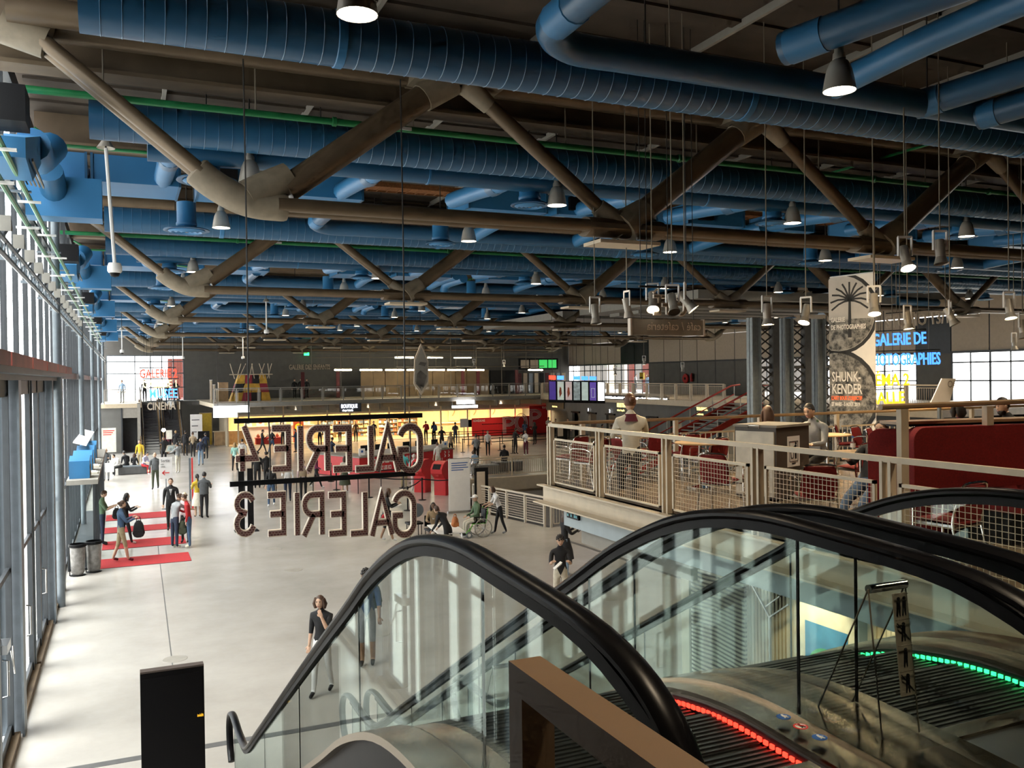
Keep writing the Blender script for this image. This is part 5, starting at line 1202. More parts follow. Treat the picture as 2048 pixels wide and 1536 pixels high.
# hoses, exit box, wall clock on the side wall
hr = thing('hose_reel', 'round red fire hose reel on the far grey wall', 'hose reel', (41.7, 59.4, 4.9)); MB().lathe([(.001, -.12), (.36, -.12), (.4, -.06), (.36, 0), (.001, 0)], 20, (41.9, 59.4, 4.95), 'x').build('reel_disc', 'red', hr, True); MB().lathe([(.001, -.16), (.1, -.15), (.12, -.1)], 12, (41.9, 59.4, 4.95), 'x').build('reel_hub', 'black', hr)
fx = thing('fire_extinguisher', 'red fire extinguisher right of the hose reel', 'extinguisher', (41.8, 58.5, 4.6)); MB().lathe([(.001, 0), (.11, 0), (.12, .05), (.12, .5), (.05, .62), (.04, .68)], 12, (41.8, 58.5, 4.7)).build('cylinder', 'red', fx, True); MB().tube([(41.8, 58.5, 5.35), (41.75, 58.38, 5.25), (41.75, 58.36, 4.9)], .025, 6).build('hose', 'black', fx)
yb = thing('yellow_box', 'small orange-yellow box on the dark post of the far glazing', 'box', (41.8, 66, 5.2)); MB().box(41.75, 41.9, 65.6, 66.2, 4.9, 5.5).build('box_body', 'yellow_door', yb); MB().box(41.73, 41.75, 65.65, 66.15, 5.0, 5.1).build('box_slot', 'black', yb)

# ---- red stair up to the side gallery
rs = thing('red_stair', 'open stair with bright red handrails beside the far side gallery', 'stair', (27, 38, 0))
mat('stair_red', (.62, .05, .03), .45, noise=.05)
S0, S1 = Vector((22.2, 0, 0)), Vector((31.1, 0, 3.65)); n = 22; tr0 = None
for k in range(n):
    x = S0.x + (S1.x - S0.x) * k / n; z = 3.65 * (k + 1) / n
    if tr0 is None: tr0 = MB().box(0, .46, 37.2, 39.5, -.05, 0).build('tread', 'grey_light', rs); tr0.location += Vector((x, 0, z))
    else: o = bpy.data.objects.new('tread', tr0.data); COL.objects.link(o); attach(o, rs); o.location = (x, 0, z); o.location.y = tr0.location.y
for y in (37.15, 39.55):
    MB().bar((S0.x, y, .05), (S1.x, y, 3.6), .08, .3).build('stringer', 'stair_red', rs)
    MB().tube([(S0.x, y, 1.0), (S1.x - .2, y, 4.62), (S1.x + .4, y, 4.68)], .05, 8).build('handrail', 'stair_red', rs, True); MB().tube([(S0.x, y, .55), (S1.x, y, 4.15)], .03, 6).build('mid_rail', 'stair_red', rs)
    for k in range(7): x = S0.x + (S1.x - S0.x) * k / 6; z = 3.65 * k / 6; MB().tube([(x, y, z), (x, y, z + 1.0)], .025, 6).build('baluster', 'rail_white', rs)
# ---- lattice lift masts
mat('mast_pale', (.30, .33, .33), .5, .2); mat('mast_dark', (.075, .07, .062), .6)
for k, px in enumerate((1512, 1577, 1641)):
    q = U(px, 740, Y=31); o = thing('lattice_mast', ['left', 'middle', 'right'][k] + ' grey lattice lift mast rising behind the cafe', 'mast', (q.x, q.y, 0), group='lattice lift masts')
    x, y = q.x, q.y
    MB().box(x - .35, x - .32, y - .2, y + .2, 0, 7.75).box(x + .12, x + .15, y - .2, y + .2, 0, 7.75).box(x - .35, x + .15, y - .02, y + .02, 0, 7.75).build('pale_post', 'mast_pale', o)
    MB().box(x + .85, x + 1.2, y - .15, y + .15, 0, 7.75).build('dark_post', 'mast_dark', o)
    for j in range(18):
        z = .2 + .42 * j; b = MB(); b.bar((x + .2, y, z), (x + .85, y, z + .42), .05, .05); b.bar((x + .85, y, z), (x + .2, y, z + .42), .05, .05); b.build('lattice_brace', 'mast_dark', o)
    for j in range(4): MB().box(x + .2, x + .85, y - .06, y + .06, 1.5 + 2 * j, 1.6 + 2 * j).build('lattice_rung', 'mast_dark', o)
# ================================================================ hanging marquee letters (seen from behind)
def bulb_mat():
    M = mat('bulb_face', (.1, .02, .02), .6, noise=0); nt = M.node_tree; b = nt.nodes['Principled BSDF']
    tc = nt.nodes.new('ShaderNodeTexCoord'); sp = nt.nodes.new('ShaderNodeSeparateXYZ'); cb = nt.nodes.new('ShaderNodeCombineXYZ'); br = nt.nodes.new('ShaderNodeTexBrick')
    br.inputs['Color1'].default_value = (.055, .01, .01, 1); br.inputs['Color2'].default_value = (.12, .03, .025, 1); br.inputs['Mortar'].default_value = (.30, .24, .2, 1)
    br.inputs['Scale'].default_value = 11; br.inputs['Mortar Size'].default_value = .03; br.inputs['Brick Width'].default_value = .5; br.inputs['Row Height'].default_value = .35
    nt.links.new(tc.outputs['Object'], sp.inputs[0]); nt.links.new(sp.outputs[0], cb.inputs[0]); nt.links.new(sp.outputs[2], cb.inputs[1]); nt.links.new(cb.outputs[0], br.inputs[0]); nt.links.new(br.outputs[0], b.inputs['Base Color'])
bulb_mat(); mat('letter_rim', (.74, .64, .52), .5, noise=.03)
GL = {'G': (.62, [arc(.31, .72, .3, .27, 15, 180) + arc(.31, .28, .3, .27, 180, 360) + [(.61, .48), (.36, .48)]]),
      'A': (.66, [[(.02, 0), (.33, .98), (.64, 0)], [(.13, .3), (.53, .3)]]),
      'L': (.5, [[(.05, 1), (.05, .05), (.5, .05)]]), 'E': (.5, [[(.5, .95), (.05, .95), (.05, .05), (.5, .05)], [(.05, .5), (.44, .5)]]),
      'R': (.6, [[(.05, 0), (.05, .95), (.3, .95)] + arc(.33, .72, .24, .23, 90, -90) + [(.05, .49)], [(.3, .49), (.6, 0)]]), 'I': (.1, [[(.05, 0), (.05, 1)]]),
      '4': (.62, [[(.42, 0), (.42, .5)], [(.42, .6), (.42, .62)], [(.6, .28), (.05, .28), (.36, 1)]]),
      '3': (.58, [arc(.29, .74, .24, .21, 165, -75) + [(.24, .5)], arc(.29, .27, .25, .24, 75, -165)]),
      'C': (.6, [arc(.31, .72, .3, .27, 15, 180) + arc(.31, .28, .3, .27, 180, 345)]), 'F': (.5, [[(.5, .95), (.05, .95), (.05, 0)], [(.05, .5), (.44, .5)]])}
def marquee(label, word, pxs, pbar, ytop, ybot, loc_y, zbar, x0, x1, cables):
    s = thing('marquee_sign', label, 'sign', ((x0 + x1) / 2, loc_y, zbar), group='marquee letter rows')
    MB().box(x0, x1, loc_y - .03, loc_y + .03, zbar - .035, zbar + .035).build('hanging_bar', 'black', s)
    for ch, px in zip(word, pxs):
        w, strokes = GL[ch]; c = U(px, (ytop + ybot) / 2, Y=loc_y); h = U(px, ytop, Y=loc_y).z - U(px, ybot, Y=loc_y).z; zb = U(px, ybot, Y=loc_y).z
        ox = c.x + w * h * .78 / 2; fr = (Vector((ox, loc_y, zb)), Vector((-h * .78, 0, 0)), Vector((0, 0, h)), Vector((0, -1, 0)))
        b = MB()
        for st in strokes: add_ribbon(b, st, .165, -.035, .03, fr)
        L = b.build('letter', 'letter_rim', s); b = MB()
        for st in strokes: add_ribbon(b, st, .122, .02, .034, fr)
        b.build('letter_face', 'bulb_face', L)
        MB().tube([(c.x, loc_y, zb + h - .02), (c.x, loc_y, zbar)], .008, 5).build('drop_wire', 'cable', s)
    for x, z1 in cables: MB().tube(smooth_path([(x, loc_y, zbar), (x + .01, loc_y, (zbar + z1) / 2), (x, loc_y, z1)], 4), .012, 5).build('cable', 'cable', s)
    return s
marquee('upper row of mirrored marquee letters reading GALERIE 4', 'GALERIE4', (820, 775, 728, 684, 637, 601, 562, 492), 0, 852, 942, 12.9, 4.72, 1.42, 4.2, ((1.62, 9.85), (3.93, 9.85)))
marquee('lower row of mirrored marquee letters reading GALERIE 3', 'GALERIE3', (808, 763, 717, 674, 627, 594, 553, 490), 0, 985, 1070, 12.9, 3.83, 1.35, 4.07, ((1.9, 4.7), (4.0, 4.7)))
# mirrored cafe sign
cs = thing('cafe_letters', 'mirrored outline letters reading CAFÉ hung over the cafe', 'sign', (7.95, 11.8, 6.4))
for ch, px in zip('CAFE', (1360, 1343, 1326, 1310)):
    w, strokes = GL[ch]; h = .3; c = U(px, 610, Y=11.8); fr = (Vector((c.x + .09, 11.8, 6.26)), Vector((-.24, 0, 0)), Vector((0, 0, h)), Vector((0, -1, 0)))
    b = MB()
    for st in strokes: add_ribbon(b, st, .2, -.02, .02, fr)
    L = b.build('letter', 'letter_rim', cs); b = MB()
    for st in strokes: add_ribbon(b, st, .1, .012, .024, fr)
    b.build('letter_face', 'cast_node', L)
c = U(1304, 588, Y=11.8); MB().bar((c.x + .02, 11.8, 6.6), (c.x + .1, 11.8, 6.66), .03).build('accent', 'letter_rim', cs)
MB().box(7.45, 8.45, 11.78, 11.82, 6.68, 6.71).build('hanging_bar', 'cable', cs)
for x in (7.6, 8.0, 8.35): MB().tube([(x, 11.8, 6.7), (x, 11.8, ZC + .02)], .007, 5).build('cable', 'cable', cs)
cb_ = thing('cafe_box_sign', 'flat grey box sign with mirrored lettering café / cafeteria', 'sign', (8, 11.8, 6.05)); mat('sign_grey', (.28, .255, .21), .5)
MB().box(7.3, 8.68, 11.8, 11.86, 5.93, 6.18).build('sign_box', 'sign_grey', cb_); MB().box(7.28, 7.31, 11.79, 11.87, 5.92, 6.19).build('sign_end', 'letter_rim', cb_); MB().box(8.67, 8.7, 11.79, 11.87, 5.92, 6.19).build('sign_end', 'letter_rim', cb_)
text('sign_print', 'café / cafeteria', .19, (8.62, 11.79, 6.01), (-1, 0, 0), (0, 0, 1), 'letter_rim', cb_, .93, .002)
for x in (7.5, 8.5): MB().tube([(x, 11.83, 6.18), (x, 11.83, ZC + .02)], .007, 5).build('cable', 'cable', cb_)
# six-sided portrait panel, plain pattern
hx = thing('hexagon_panel', 'tall six-sided pale panel with a grey abstract print hung in mid hall', 'panel', (14.6, 45, 4.4))
hp = [U(842, 687, Y=45), U(857, 722, Y=45), U(857, 768, Y=45), U(843, 790, Y=45), U(828, 768, Y=45), U(829, 718, Y=45)]
MB().prism([(p.x, p.z) for p in hp], 0, .08, ((0, 45, 0), (1, 0, 0), (0, 0, 1), (0, 1, 0))).build('panel_board', 'panel_beige', hx)
mat('print_grey', (.10, .09, .08), .6, noise=.5, scale=2)
MB().prism([(p.x * .85 + 14.64 * .15, p.z * .85 + 5.75 * .15) for p in hp], 0, .01, ((0, 44.985, 0), (1, 0, 0), (0, 0, 1), (0, 1, 0))).build('panel_field', 'grey_light', hx)
for a in (((14.35, 5.0), (14.75, 4.75), (14.95, 5.4), (14.6, 5.7), (14.4, 5.5)), ((14.5, 6.0), (14.85, 5.9), (14.95, 6.1), (14.6, 6.15)), ((14.3, 5.0), (14.6, 4.7), (14.65, 4.9))): MB().prism(a, 0, .01, ((0, 44.97, 0), (1, 0, 0), (0, 0, 1), (0, 1, 0))).build('panel_print', 'print_grey', hx)
MB().tube([(14.64, 45.04, 7.1), (14.64, 45.04, ZC + .02)], .015, 5).build('cable', 'cable', hx)
# ---- signs over the far escalators
SG = 64.0
for lab, txt, px0, py, size, mt, sq in (('red-orange neon row reading GALERIE 2 over the far escalators', 'GALERIE 2', 279, 756, .85, 'led_red', .62), ('pale neon row reading GALERIE 1 over the far escalators', 'GALERIE 1', 285, 776, .75, 'yellow_glow', .66), ('blue neon row reading MUSÉE over the far escalators', 'MUSÉE', 298, 796, .85, 'blue_neon', .72), ('dull grey row reading CINÉMA 1 over the far escalators', 'CINÉMA 1', 294, 820, .72, 'panel_beige', .68)):
    p = U(px0, py, Y=SG); o = thing('neon_sign', lab, 'sign', p, group='neon rows over the far escalators'); text('letters', txt, size, p, (1, 0, 0), (0, 0, 1), mt, o, sq, .03, bold=.012); MB().box(p.x, p.x + 2.3, SG - .03, SG + .03, p.z + size * .78, p.z + size * .78 + .06).build('hanging_bar', 'frame_dark', o)
    for dx in (.3, 2.0): MB().tube([(p.x + dx, SG, p.z + size * .78), (p.x + dx, SG, ZC + .02)], .012, 5).build('cable', 'cable', o)
b = MB()
# ---- signs at right, beyond the banner
def right_sign(lab, txt, a, c, py0, py1, mt, zc=27, sq=None, bar=True):
    p, q = DEP(a, py0, zc), DEP(c, py1, zc); u = (q - p); L = u.length; h = 34 / FOCAL * zc
    o = thing('neon_sign', lab, 'sign', p, group='neon rows at right')
    t = text('letters', txt, h, p, u, (0, 0, 1), mt, o, 1, .02, bold=.008); w = max(v.co.x for v in t.data.vertices) - min(v.co.x for v in t.data.vertices)
    t.scale = (t.scale[0] * L / w, t.scale[1], t.scale[2])
    z = Vector((0, 0, h * .85)); MB().bar(p + z, q + z, .03).build('hanging_bar', 'frame_dark', o)
    for f in (.15, .85): r = p + u * f + z; MB().tube([r, Vector((r.x, r.y, ZC + .02))], .012, 5).build('cable', 'wire_light', o)
right_sign('dull gold row reading STUDIO 13/16 at upper right', 'STUDIO 13/16', 1772, 1912, 656, 644, 'letter_rim')
right_sign('blue neon row reading GALERIE DE at right', 'GALERIE DE', 1745, 1852, 692, 687, 'blue_neon')
right_sign('blue neon row reading PHOTOGRAPHIES at right', 'PHOTOGRAPHIES', 1735, 1880, 732, 728, 'blue_neon')
right_sign('yellow neon row reading CINÉMA 2 at right', 'CINÉMA 2', 1705, 1818, 773, 770, 'yellow_neon')
right_sign('yellow neon row reading PETITE SALLE at right', 'PETITE SALLE', 1660, 1808, 812, 806, 'yellow_neon')
# ---- exhibition banner
bn = thing('exhibition_banner', 'tall black and white photography banner lettered SHUNK-KENDER behind the cafe', 'banner', DEP(1705, 850, 17))
b0, b1, b2, b3 = DEP(1660, 858, 17.2), DEP(1752, 852, 16.5), DEP(1748, 545, 16.5), DEP(1660, 556, 17.2)
u = (b1 - b0); W = u.length; u.normalize(); u.z = 0; u.normalize(); Hh = b3.z - b0.z; v = Vector((0, 0, 1)); nn = Vector((u.y, -u.x, 0))
fr = (b0, u, v, nn); mat('banner_white', (.84, .80, .74), .7, noise=.04); mat('banner_black', (.025, .024, .022), .7, noise=0)
def photo_mat(name, sc):
    M = mat(name, (.3, .3, .3), .7, noise=0); nt = M.node_tree; b = nt.nodes['Principled BSDF']; tc = nt.nodes.new('ShaderNodeTexCoord'); n = nt.nodes.new('ShaderNodeTexNoise'); n.inputs['Scale'].default_value = sc; n.inputs['Detail'].default_value = 8; n.inputs['Roughness'].default_value = .7
    r = nt.nodes.new('ShaderNodeValToRGB'); r.color_ramp.elements[0].position = .4; r.color_ramp.elements[0].color = (.03, .03, .028, 1); r.color_ramp.elements[1].position = .62; r.color_ramp.elements[1].color = (.36, .34, .3, 1)
    nt.links.new(tc.outputs['Object'], n.inputs[0]); nt.links.new(n.outputs[0], r.inputs[0]); nt.links.new(r.outputs[0], b.inputs['Base Color'])
photo_mat('photo_dark', 7); mat('photo_sky', (.50, .47, .43), .7, noise=.06)
MB().prism([(0, 0), (W, 0), (W, Hh + (b2.z - b3.z)), (0, Hh)], -.01, 0, fr).build('banner_cloth', 'banner_white', bn)
def clipc(cx, cy, r, a0, a1, n=28): return [(min(max(x, 0), W), min(max(y, 0), Hh)) for x, y in arc(cx, cy, r, r, a0, a1, n)]
r1 = W * .8; c1 = (W * .22, Hh * .76); c2 = (W * .1, Hh * .22)
for (cx, cy), rr, nm in ((c1, r1, 'upper'), (c2, r1 * 1.15, 'lower')):
    MB().prism(clipc(cx, cy, rr * 1.07, 0, 360)[:-1], 0, .002, fr).build('ring', 'banner_black', bn); MB().prism(clipc(cx, cy, rr * .98, 0, 360)[:-1], .002, .004, fr).build('photo', 'photo_dark' if nm == 'lower' else 'photo_sky', bn)
MB().prism([(p[0], min(p[1], Hh * .72)) for p in clipc(c1[0], c1[1], r1 * .97, 0, 360)[:-1]], .004, .005, fr).build('photo_ground', 'photo_dark', bn)
MB().prism([(W * .42, Hh * .6), (W * .5, Hh * .6), (W * .49, Hh * .84), (W * .44, Hh * .84)], .005, .007, fr).build('palm_trunk', 'banner_black', bn)
for k in range(11):
    a = radians(200 - 22 * k); b = MB(); L = W * .42; pts = [(W * .46 + cos(a) * L * t, Hh * .84 + (sin(a) * L * t + .16 * L * (1 - (1 - t) ** 2) - .25 * L * t * t)) for t in (0, .3, .6, 1)]
    add_ribbon(b, [(min(max(x, .01), W - .01), y) for x, y in pts], .035, .005, .007, fr); b.build('palm_frond', 'banner_black', bn)
bt_ = lambda nm, s, sz, x, y, mt, sq=.62: text(nm, s, sz, b0 + u * (W * x) + v * (Hh * y) + nn * .012, u, v, mt, bn, sq, .002, bold=.004)
bt_('banner_print', 'GALERIE', .125, .05, .705, 'banner_white'); bt_('banner_print', 'DE PHOTOGRAPHIES', .125, .05, .655, 'banner_white', .6)
bt_('banner_title', 'SHUNK-', .27, .06, .315, 'banner_white', .6); bt_('banner_title', 'KENDER', .27, .06, .235, 'banner_white', .6); bt_('banner_print', "L'ART SOUS L'OBJECTIF", .1, .05, .195, 'orange_panel', .6); bt_('banner_date', '27 MARS - 5 AOÛT 2019', .1, .05, .155, 'banner_white', .55)
MB().tube([b2 + Vector((0, 0, -.05)), Vector((b2.x, b2.y, 8.6))], .02, 6).build('banner_pole', 'wire_light', bn); MB().tube([b3 + v * .01, b2 + v * .01], .014, 6).build('banner_rod', 'steel_bare', bn)
# ---- theatre spots hung over the cafe
def make_spot(label, px, py, zc, tilt, az, lit):
    near = zc < 18
    p = DEP(px, py, zc); o = thing('stage_spot', label, 'spotlight', p, group='stage spotlights on drop rods'); s = 1.0
    ax = Vector((sin(radians(az)) * sin(radians(tilt)), cos(radians(az)) * sin(radians(tilt)), -cos(radians(tilt))))
    MB().tube([p - ax * .14, p + ax * .1], .065, 12).build('body', 'lamp_shell', o, True); MB().tube([p + ax * .1, p + ax * .2], [.065, .1], 12, cap=False).build('snoot', 'lamp_shell', o, True)
    MB().tube([p + ax * .185, p + ax * .186], .085, 12).build('lens', 'lamp_glow' if lit else 'black', o)
    if near and lit:
        l = bpy.data.lights.new('stage_light', 'SPOT'); l.energy = 420; l.color = (1, .74, .42); l.spot_size = radians(75); l.spot_blend = .6; l.shadow_soft_size = .08; lo = bpy.data.objects.new('stage_light', l); COL.objects.link(lo)
        lo.matrix_world = Matrix.Translation(p + ax * .21) @ (DEP(1705, 680, 16.8) - p if px in (1810, 1748) else Vector((ax.x * .7, ax.y * .7 - .35, ax.z))).to_track_quat('-Z', 'Y').to_matrix().to_4x4(); attach(lo, o)
    sd = ax.cross(Vector((0, 0, 1))); sd = sd.normalized() if sd.length > .05 else Vector((1, 0, 0))
    b = MB(); top = p + Vector((0, 0, .26)); b.bar(p + sd * .095, top + sd * .095, .018, .03); b.bar(p - sd * .095, top - sd * .095, .018, .03); b.bar(top + sd * .1, top - sd * .1, .018, .03); b.build('yoke', 'white', o)
    MB().tube([top, Vector((p.x, p.y, ZC + .02))], .01, 5).build('drop_rod', 'wire_light', o)
SPT = [(1810, 512, 12, 25, 200, 1, 'large grey stage spot on a white yoke, upper left of a pair at right'), (1880, 500, 12, 10, 200, 0, 'large grey stage spot on a white yoke, upper right of a pair'), (1190, 625, 15, 10, 180, 0, 'stage spot hanging left of the mirrored cafe sign'), (1254, 612, 15.5, 12, 90, 0, 'stage spot directly left of the mirrored cafe letters'), (1305, 600, 14, 35, 210, 1, 'stage spot above the left end of the cafe letters'), (1345, 605, 13, 35, 200, 0, 'stage spot in front of the cafe letters'), (1370, 600, 13.5, 40, 130, 1, 'stage spot above the right end of the cafe letters'),
       (1534, 625, 14, 5, 180, 1, 'lit stage spot between the masts and the cafe sign'), (1612, 625, 15, 25, 250, 1, 'lit stage spot just left of the tall banner'), (1748, 605, 14, 18, 220, 1, 'lit stage spot in front of the banner edge'), (1815, 638, 17, 8, 180, 1, 'lit stage spot over the blue neon letters'), (1900, 630, 16, 25, 150, 0, 'stage spot right of the STUDIO letters'), (2018, 615, 15, 15, 200, 1, 'lit stage spot near the right edge'), (2045, 655, 16, 10, 180, 0, 'stage spot cut by the right edge'), (2028, 685, 24, 5, 180, 0, 'small pale stage spot at far right'), (1230, 742, 45, 5, 180, 1, 'small far stage spot before the side glazing'), (1288, 722, 45, 5, 180, 1, 'small far stage spot over the side gallery'), (1365, 735, 44, 5, 180, 0, 'small far stage spot by the hose reel'), (1008, 728, 60, 5, 180, 0, 'small far stage spot above the far gallery, right'), (948, 726, 60, 15, 180, 0, 'small far stage spot above the far gallery, left')]
for px, py, zc, ti, az, lit, lab in SPT: make_spot(lab, px, py, zc, ti, az, lit)
# dome cameras on poles
for lab, (x, y, z), z1, sway in (('white dome camera on a long pole near the glass side', (-.1, 15.5, 7.1), 9.05, -.1), ('white dome camera on a pole in the middle of the hall', (5.56, 38, 7.3), 8.6, 0), ('small dome camera on a pole before the end window', (-.04, 50, 6.85), 8.0, 0), ('small dome camera hanging over the far left shops', (3.4, 58, 6.7), 8, 0), ('small dome camera hanging right of the far left one', (7.0, 58, 6.7), 8, 0)):
    o = thing('dome_camera', lab, 'camera', (x, y, z), group='dome cameras on poles'); MB().tube([(x + sway, y, z1), (x, y, z + .1)], .03, 8).build('pole', 'white', o, True); MB().tube([(x + sway, y, z1), (x + sway, y, ZC + .02)], .015, 6).build('hanger', 'cable', o); MB().lathe([(.001, .12), (.09, .11), (.11, .05), (.11, -.02), (.09, -.05)], 16, (x, y, z)).build('housing', 'white', o, True); MB().lathe([(.085, -.04), (.06, -.1), (.001, -.12)], 14, (x, y, z)).build('dome', 'black', o, True); MB().lathe([(.001, .1), (.14, 0), (.06, .12)], 12, (x + sway, y, z1)).build('top_cup', 'lamp_shell', o, True)
# flood lamps along the street side
for k in range(16):
    y = 9.6 + 1.6 * k; o = thing('flood_lamp', '%s white flood lamp box on the street side service beam' % LORD[k], 'lamp', (-1.3, y, 7.3), group='flood lamps on the street side')
    MB().prism([(-.1, 0), (.08, .03), (.08, .08), (-.1, .2)], -.07, .07, ((-1.34, y, 7.22), (0, 1, 0), (0, 0, 1), (1, 0, 0))).build('lamp_box', 'grey_light', o); MB().bar((-1.38, y, 7.15), (-1.32, y, 7.25), .03).build('lamp_bracket', 'frame_dark', o)
for z, x, lab in ((8.0, -1.22, 'upper green pipe along the street side'), (7.62, -1.25, 'lower green pipe along the street side')):
    o = thing('green_pipe', lab, 'pipe', (x, 6, z)); MB().tube([(x, 4, z), (x, 60, z)], .035, 8).build('pipe_run', 'green', o, True)
    for k in range(16): MB().box(x - .15, x + .15, 5 + 3.2 * k, 5.06 + 3.2 * k, z - .06, z - .03).build('clamp', 'white', o)

# ================================================================ left-hand booth, bins, carpets
bk = thing('glass_booth', 'glass-walled control booth with flat roof against the street side', 'booth', (-1.1, 33, 0))
BX0, BX1, BY0, BY1 = -1.5, -.78, 27.4, 39.5
MB().box(BX0, BX1 + .08, BY0 - .1, BY1, 2.42, 2.55).build('roof_slab', 'grey_light', bk)
for y in (BY0, 29.4, 31.4, 33.4, 35.4, 37.4, BY1): MB().box(BX1 - .06, BX1, y - .04, y + .04, 0, 2.42).build('post', 'frame_dark', bk)
for k in range(6): MB().box(BX1 - .04, BX1 - .03, BY0 + 2 * k + .06, BY0 + 2 * k + 1.94, .1, 2.4).build('pane', 'facade_glass', bk)
MB().box(BX0, BX1, BY0, BY0 + .012, .1, 2.4).build('pane', 'facade_glass', bk); MB().box(BX0, BX0 + .06, BY0 - .03, BY0 + .04, 0, 2.42).build('post', 'frame_dark', bk); MB().box(BX0, BX1, BY0, BY1, 0, .06).build('base_plate', 'frame_dark', bk)
for k, y in enumerate((28.2, 30.3, 32.6, 35.0)):
    o = thing('blue_roof_box', '%s blue sloped box on the roof of the glass booth' % ORD[k], 'box', (-1.1, y, 2.55), group='blue boxes on the booth roof')
    MB().prism([(-.45, 0), (.35, 0), (.35, .35), (.1, .62), (-.45, .5)], -1.45, -.92, ((0, y, 2.55), (0, 1, 0), (0, 0, 1), (1, 0, 0))).build('box_shell', 'duct_box', o); MB().prism([(.36, .02), (.37, .33), (.12, .6), (-.4, .49), (-.4, .47), (.1, .58)], -1.4, -.95, ((0, y, 2.56), (0, 1, 0), (0, 0, 1), (1, 0, 0))).build('box_face', 'cast_node', o); MB().box(-.92, -.905, y - .4, y + .3, 2.58, 2.9).build('box_side', 'cast_node', o)
for k, y in enumerate((29.2, 31.5, 33.8)):
    o = thing('paper_stack', '%s stack of papers on the booth roof' % ORD[k], 'papers', (-.95, y, 2.55), group='papers on the booth roof'); MB().box(-1.1, -.75, y - .25, y + .25, 2.552, 2.6).build('sheets', 'poster_paper', o); MB().box(-1.05, -.8, y - .2, y + .2, 2.6, 2.62).build('top_sheet', 'white', o)
sl = thing('white_shelf', 'slanted white shelf high behind the blue boxes', 'shelf', (-1.35, 36, 3.2)); MB().prism([(-4, 0), (4, 0), (4, .06), (-4, .06)], -.2, .2, ((-1.35, 36, 3.25), (0, 1, 0), (0.35, 0, .94), (1, 0, -.3))).build('shelf_board', 'white', sl); MB().bar((-1.5, 33, 2.6), (-1.4, 33, 3.2), .05).build('shelf_strut', 'frame_dark', sl)
mat('bin_bag', (.22, .21, .2), .3, noise=.35, scale=9)
for k, (x, y) in enumerate(((-1.22, 26.75), (-.83, 27.05))):
    o = thing('bag_bin', ['clear bin bag on a black hoop by the entrance column', 'second clear bin bag beside the glass booth corner'][k], 'bin', (x, y, 0)); MB().lathe([(.12, .02), (.17, .1), (.19, .5), (.2, .78)], 14, (x, y, 0)).build('bag', 'bin_bag', o, True); MB().lathe([(.2, .78), (.23, .8), (.23, .86), (.2, .87)], 14, (x, y, 0)).build('hoop', 'black', o, True); MB().tube([(x - .2, y, 0), (x - .2, y, .8)], .015, 6).build('stand', 'black', o); MB().lathe([(.001, .02), (.2, .015), (.2, 0)], 12, (x, y, 0)).build('foot', 'black', o)
for k, (y0, y1, x1) in enumerate(((27.35, 28.75, 1.75), (30.35, 31.85, 1.8), (33.6, 34.9, 1.62), (36.6, 38.2, 1.5))):
    o = thing('red_carpet', '%s red floor mat from the viewer in front of the booth' % ORD[k], 'carpet', (.5, (y0 + y1) / 2, 0), group='red floor mats'); MB().box(-.7, x1, y0, y1, 0, .012).build('mat_pile', 'carpet', o); MB().box(-.7, x1, y0 - .02, y0, 0, .01).build('mat_edge', 'maroon', o)
sg = thing('floor_sign', 'white floor-standing sign with a red arrow pointing left', 'sign', (1.55, 38.9, 0))
MB().box(1.3, 1.8, 38.9, 38.93, 1.25, 2.15).build('sign_sheet', 'white', sg); MB().tube([(1.55, 38.92, 0), (1.55, 38.92, 1.25)], .02, 6).build('sign_post', 'frame_grey', sg); MB().lathe([(.001, .02), (.2, .015), (.2, 0)], 14, (1.55, 38.92, 0)).build('sign_base', 'frame_grey', sg)
b = MB(); add_ribbon(b, [(1.68, 1.5), (1.42, 1.5)], .035, 0, .006, ((0, 38.895, 0), (1, 0, 0), (0, 0, 1), (0, -1, 0))); add_ribbon(b, [(1.51, 1.59), (1.42, 1.5), (1.51, 1.41)], .035, 0, .006, ((0, 38.895, 0), (1, 0, 0), (0, 0, 1), (0, -1, 0))); b.build('sign_arrow', 'sticker_red', sg)
text('sign_print', 'Sortie', .16, (1.35, 38.89, 1.95), (1, 0, 0), (0, 0, 1), 'frame_dark', sg, .9, .002); text('sign_print', 'exit', .09, (1.35, 38.89, 1.83), (1, 0, 0), (0, 0, 1), 'grey_wall', sg, .9, .002); text('sign_print', 'salida', .09, (1.35, 38.89, 1.73), (1, 0, 0), (0, 0, 1), 'grey_wall', sg, .9, .002)
o = thing('ribbon_post', 'grey and red upright strip leaning beside the floor sign', 'post', (2.5, 38.5, 0)); MB().box(2.42, 2.5, 38.5, 38.54, 0, 2.1).build('grey_strip', 'frame_grey', o); MB().box(2.52, 2.58, 38.5, 38.54, 0, 2.1).build('red_strip', 'sticker_red', o)
# twin black posts under the letters
for k, px in enumerate((484, 502)):
    q = U(px, 1062, Z=0); o = thing('black_post', ['left', 'right'][k] + ' black upright display post behind the mirrored letters', 'post', (q.x, q.y, 0)); MB().box(q.x - .1, q.x + .1, q.y - .03, q.y + .03, 0, 2.2).build('post_board', 'black', o); MB().box(q.x - .25, q.x + .25, q.y - .2, q.y + .2, 0, .03).build('post_foot', 'black', o)
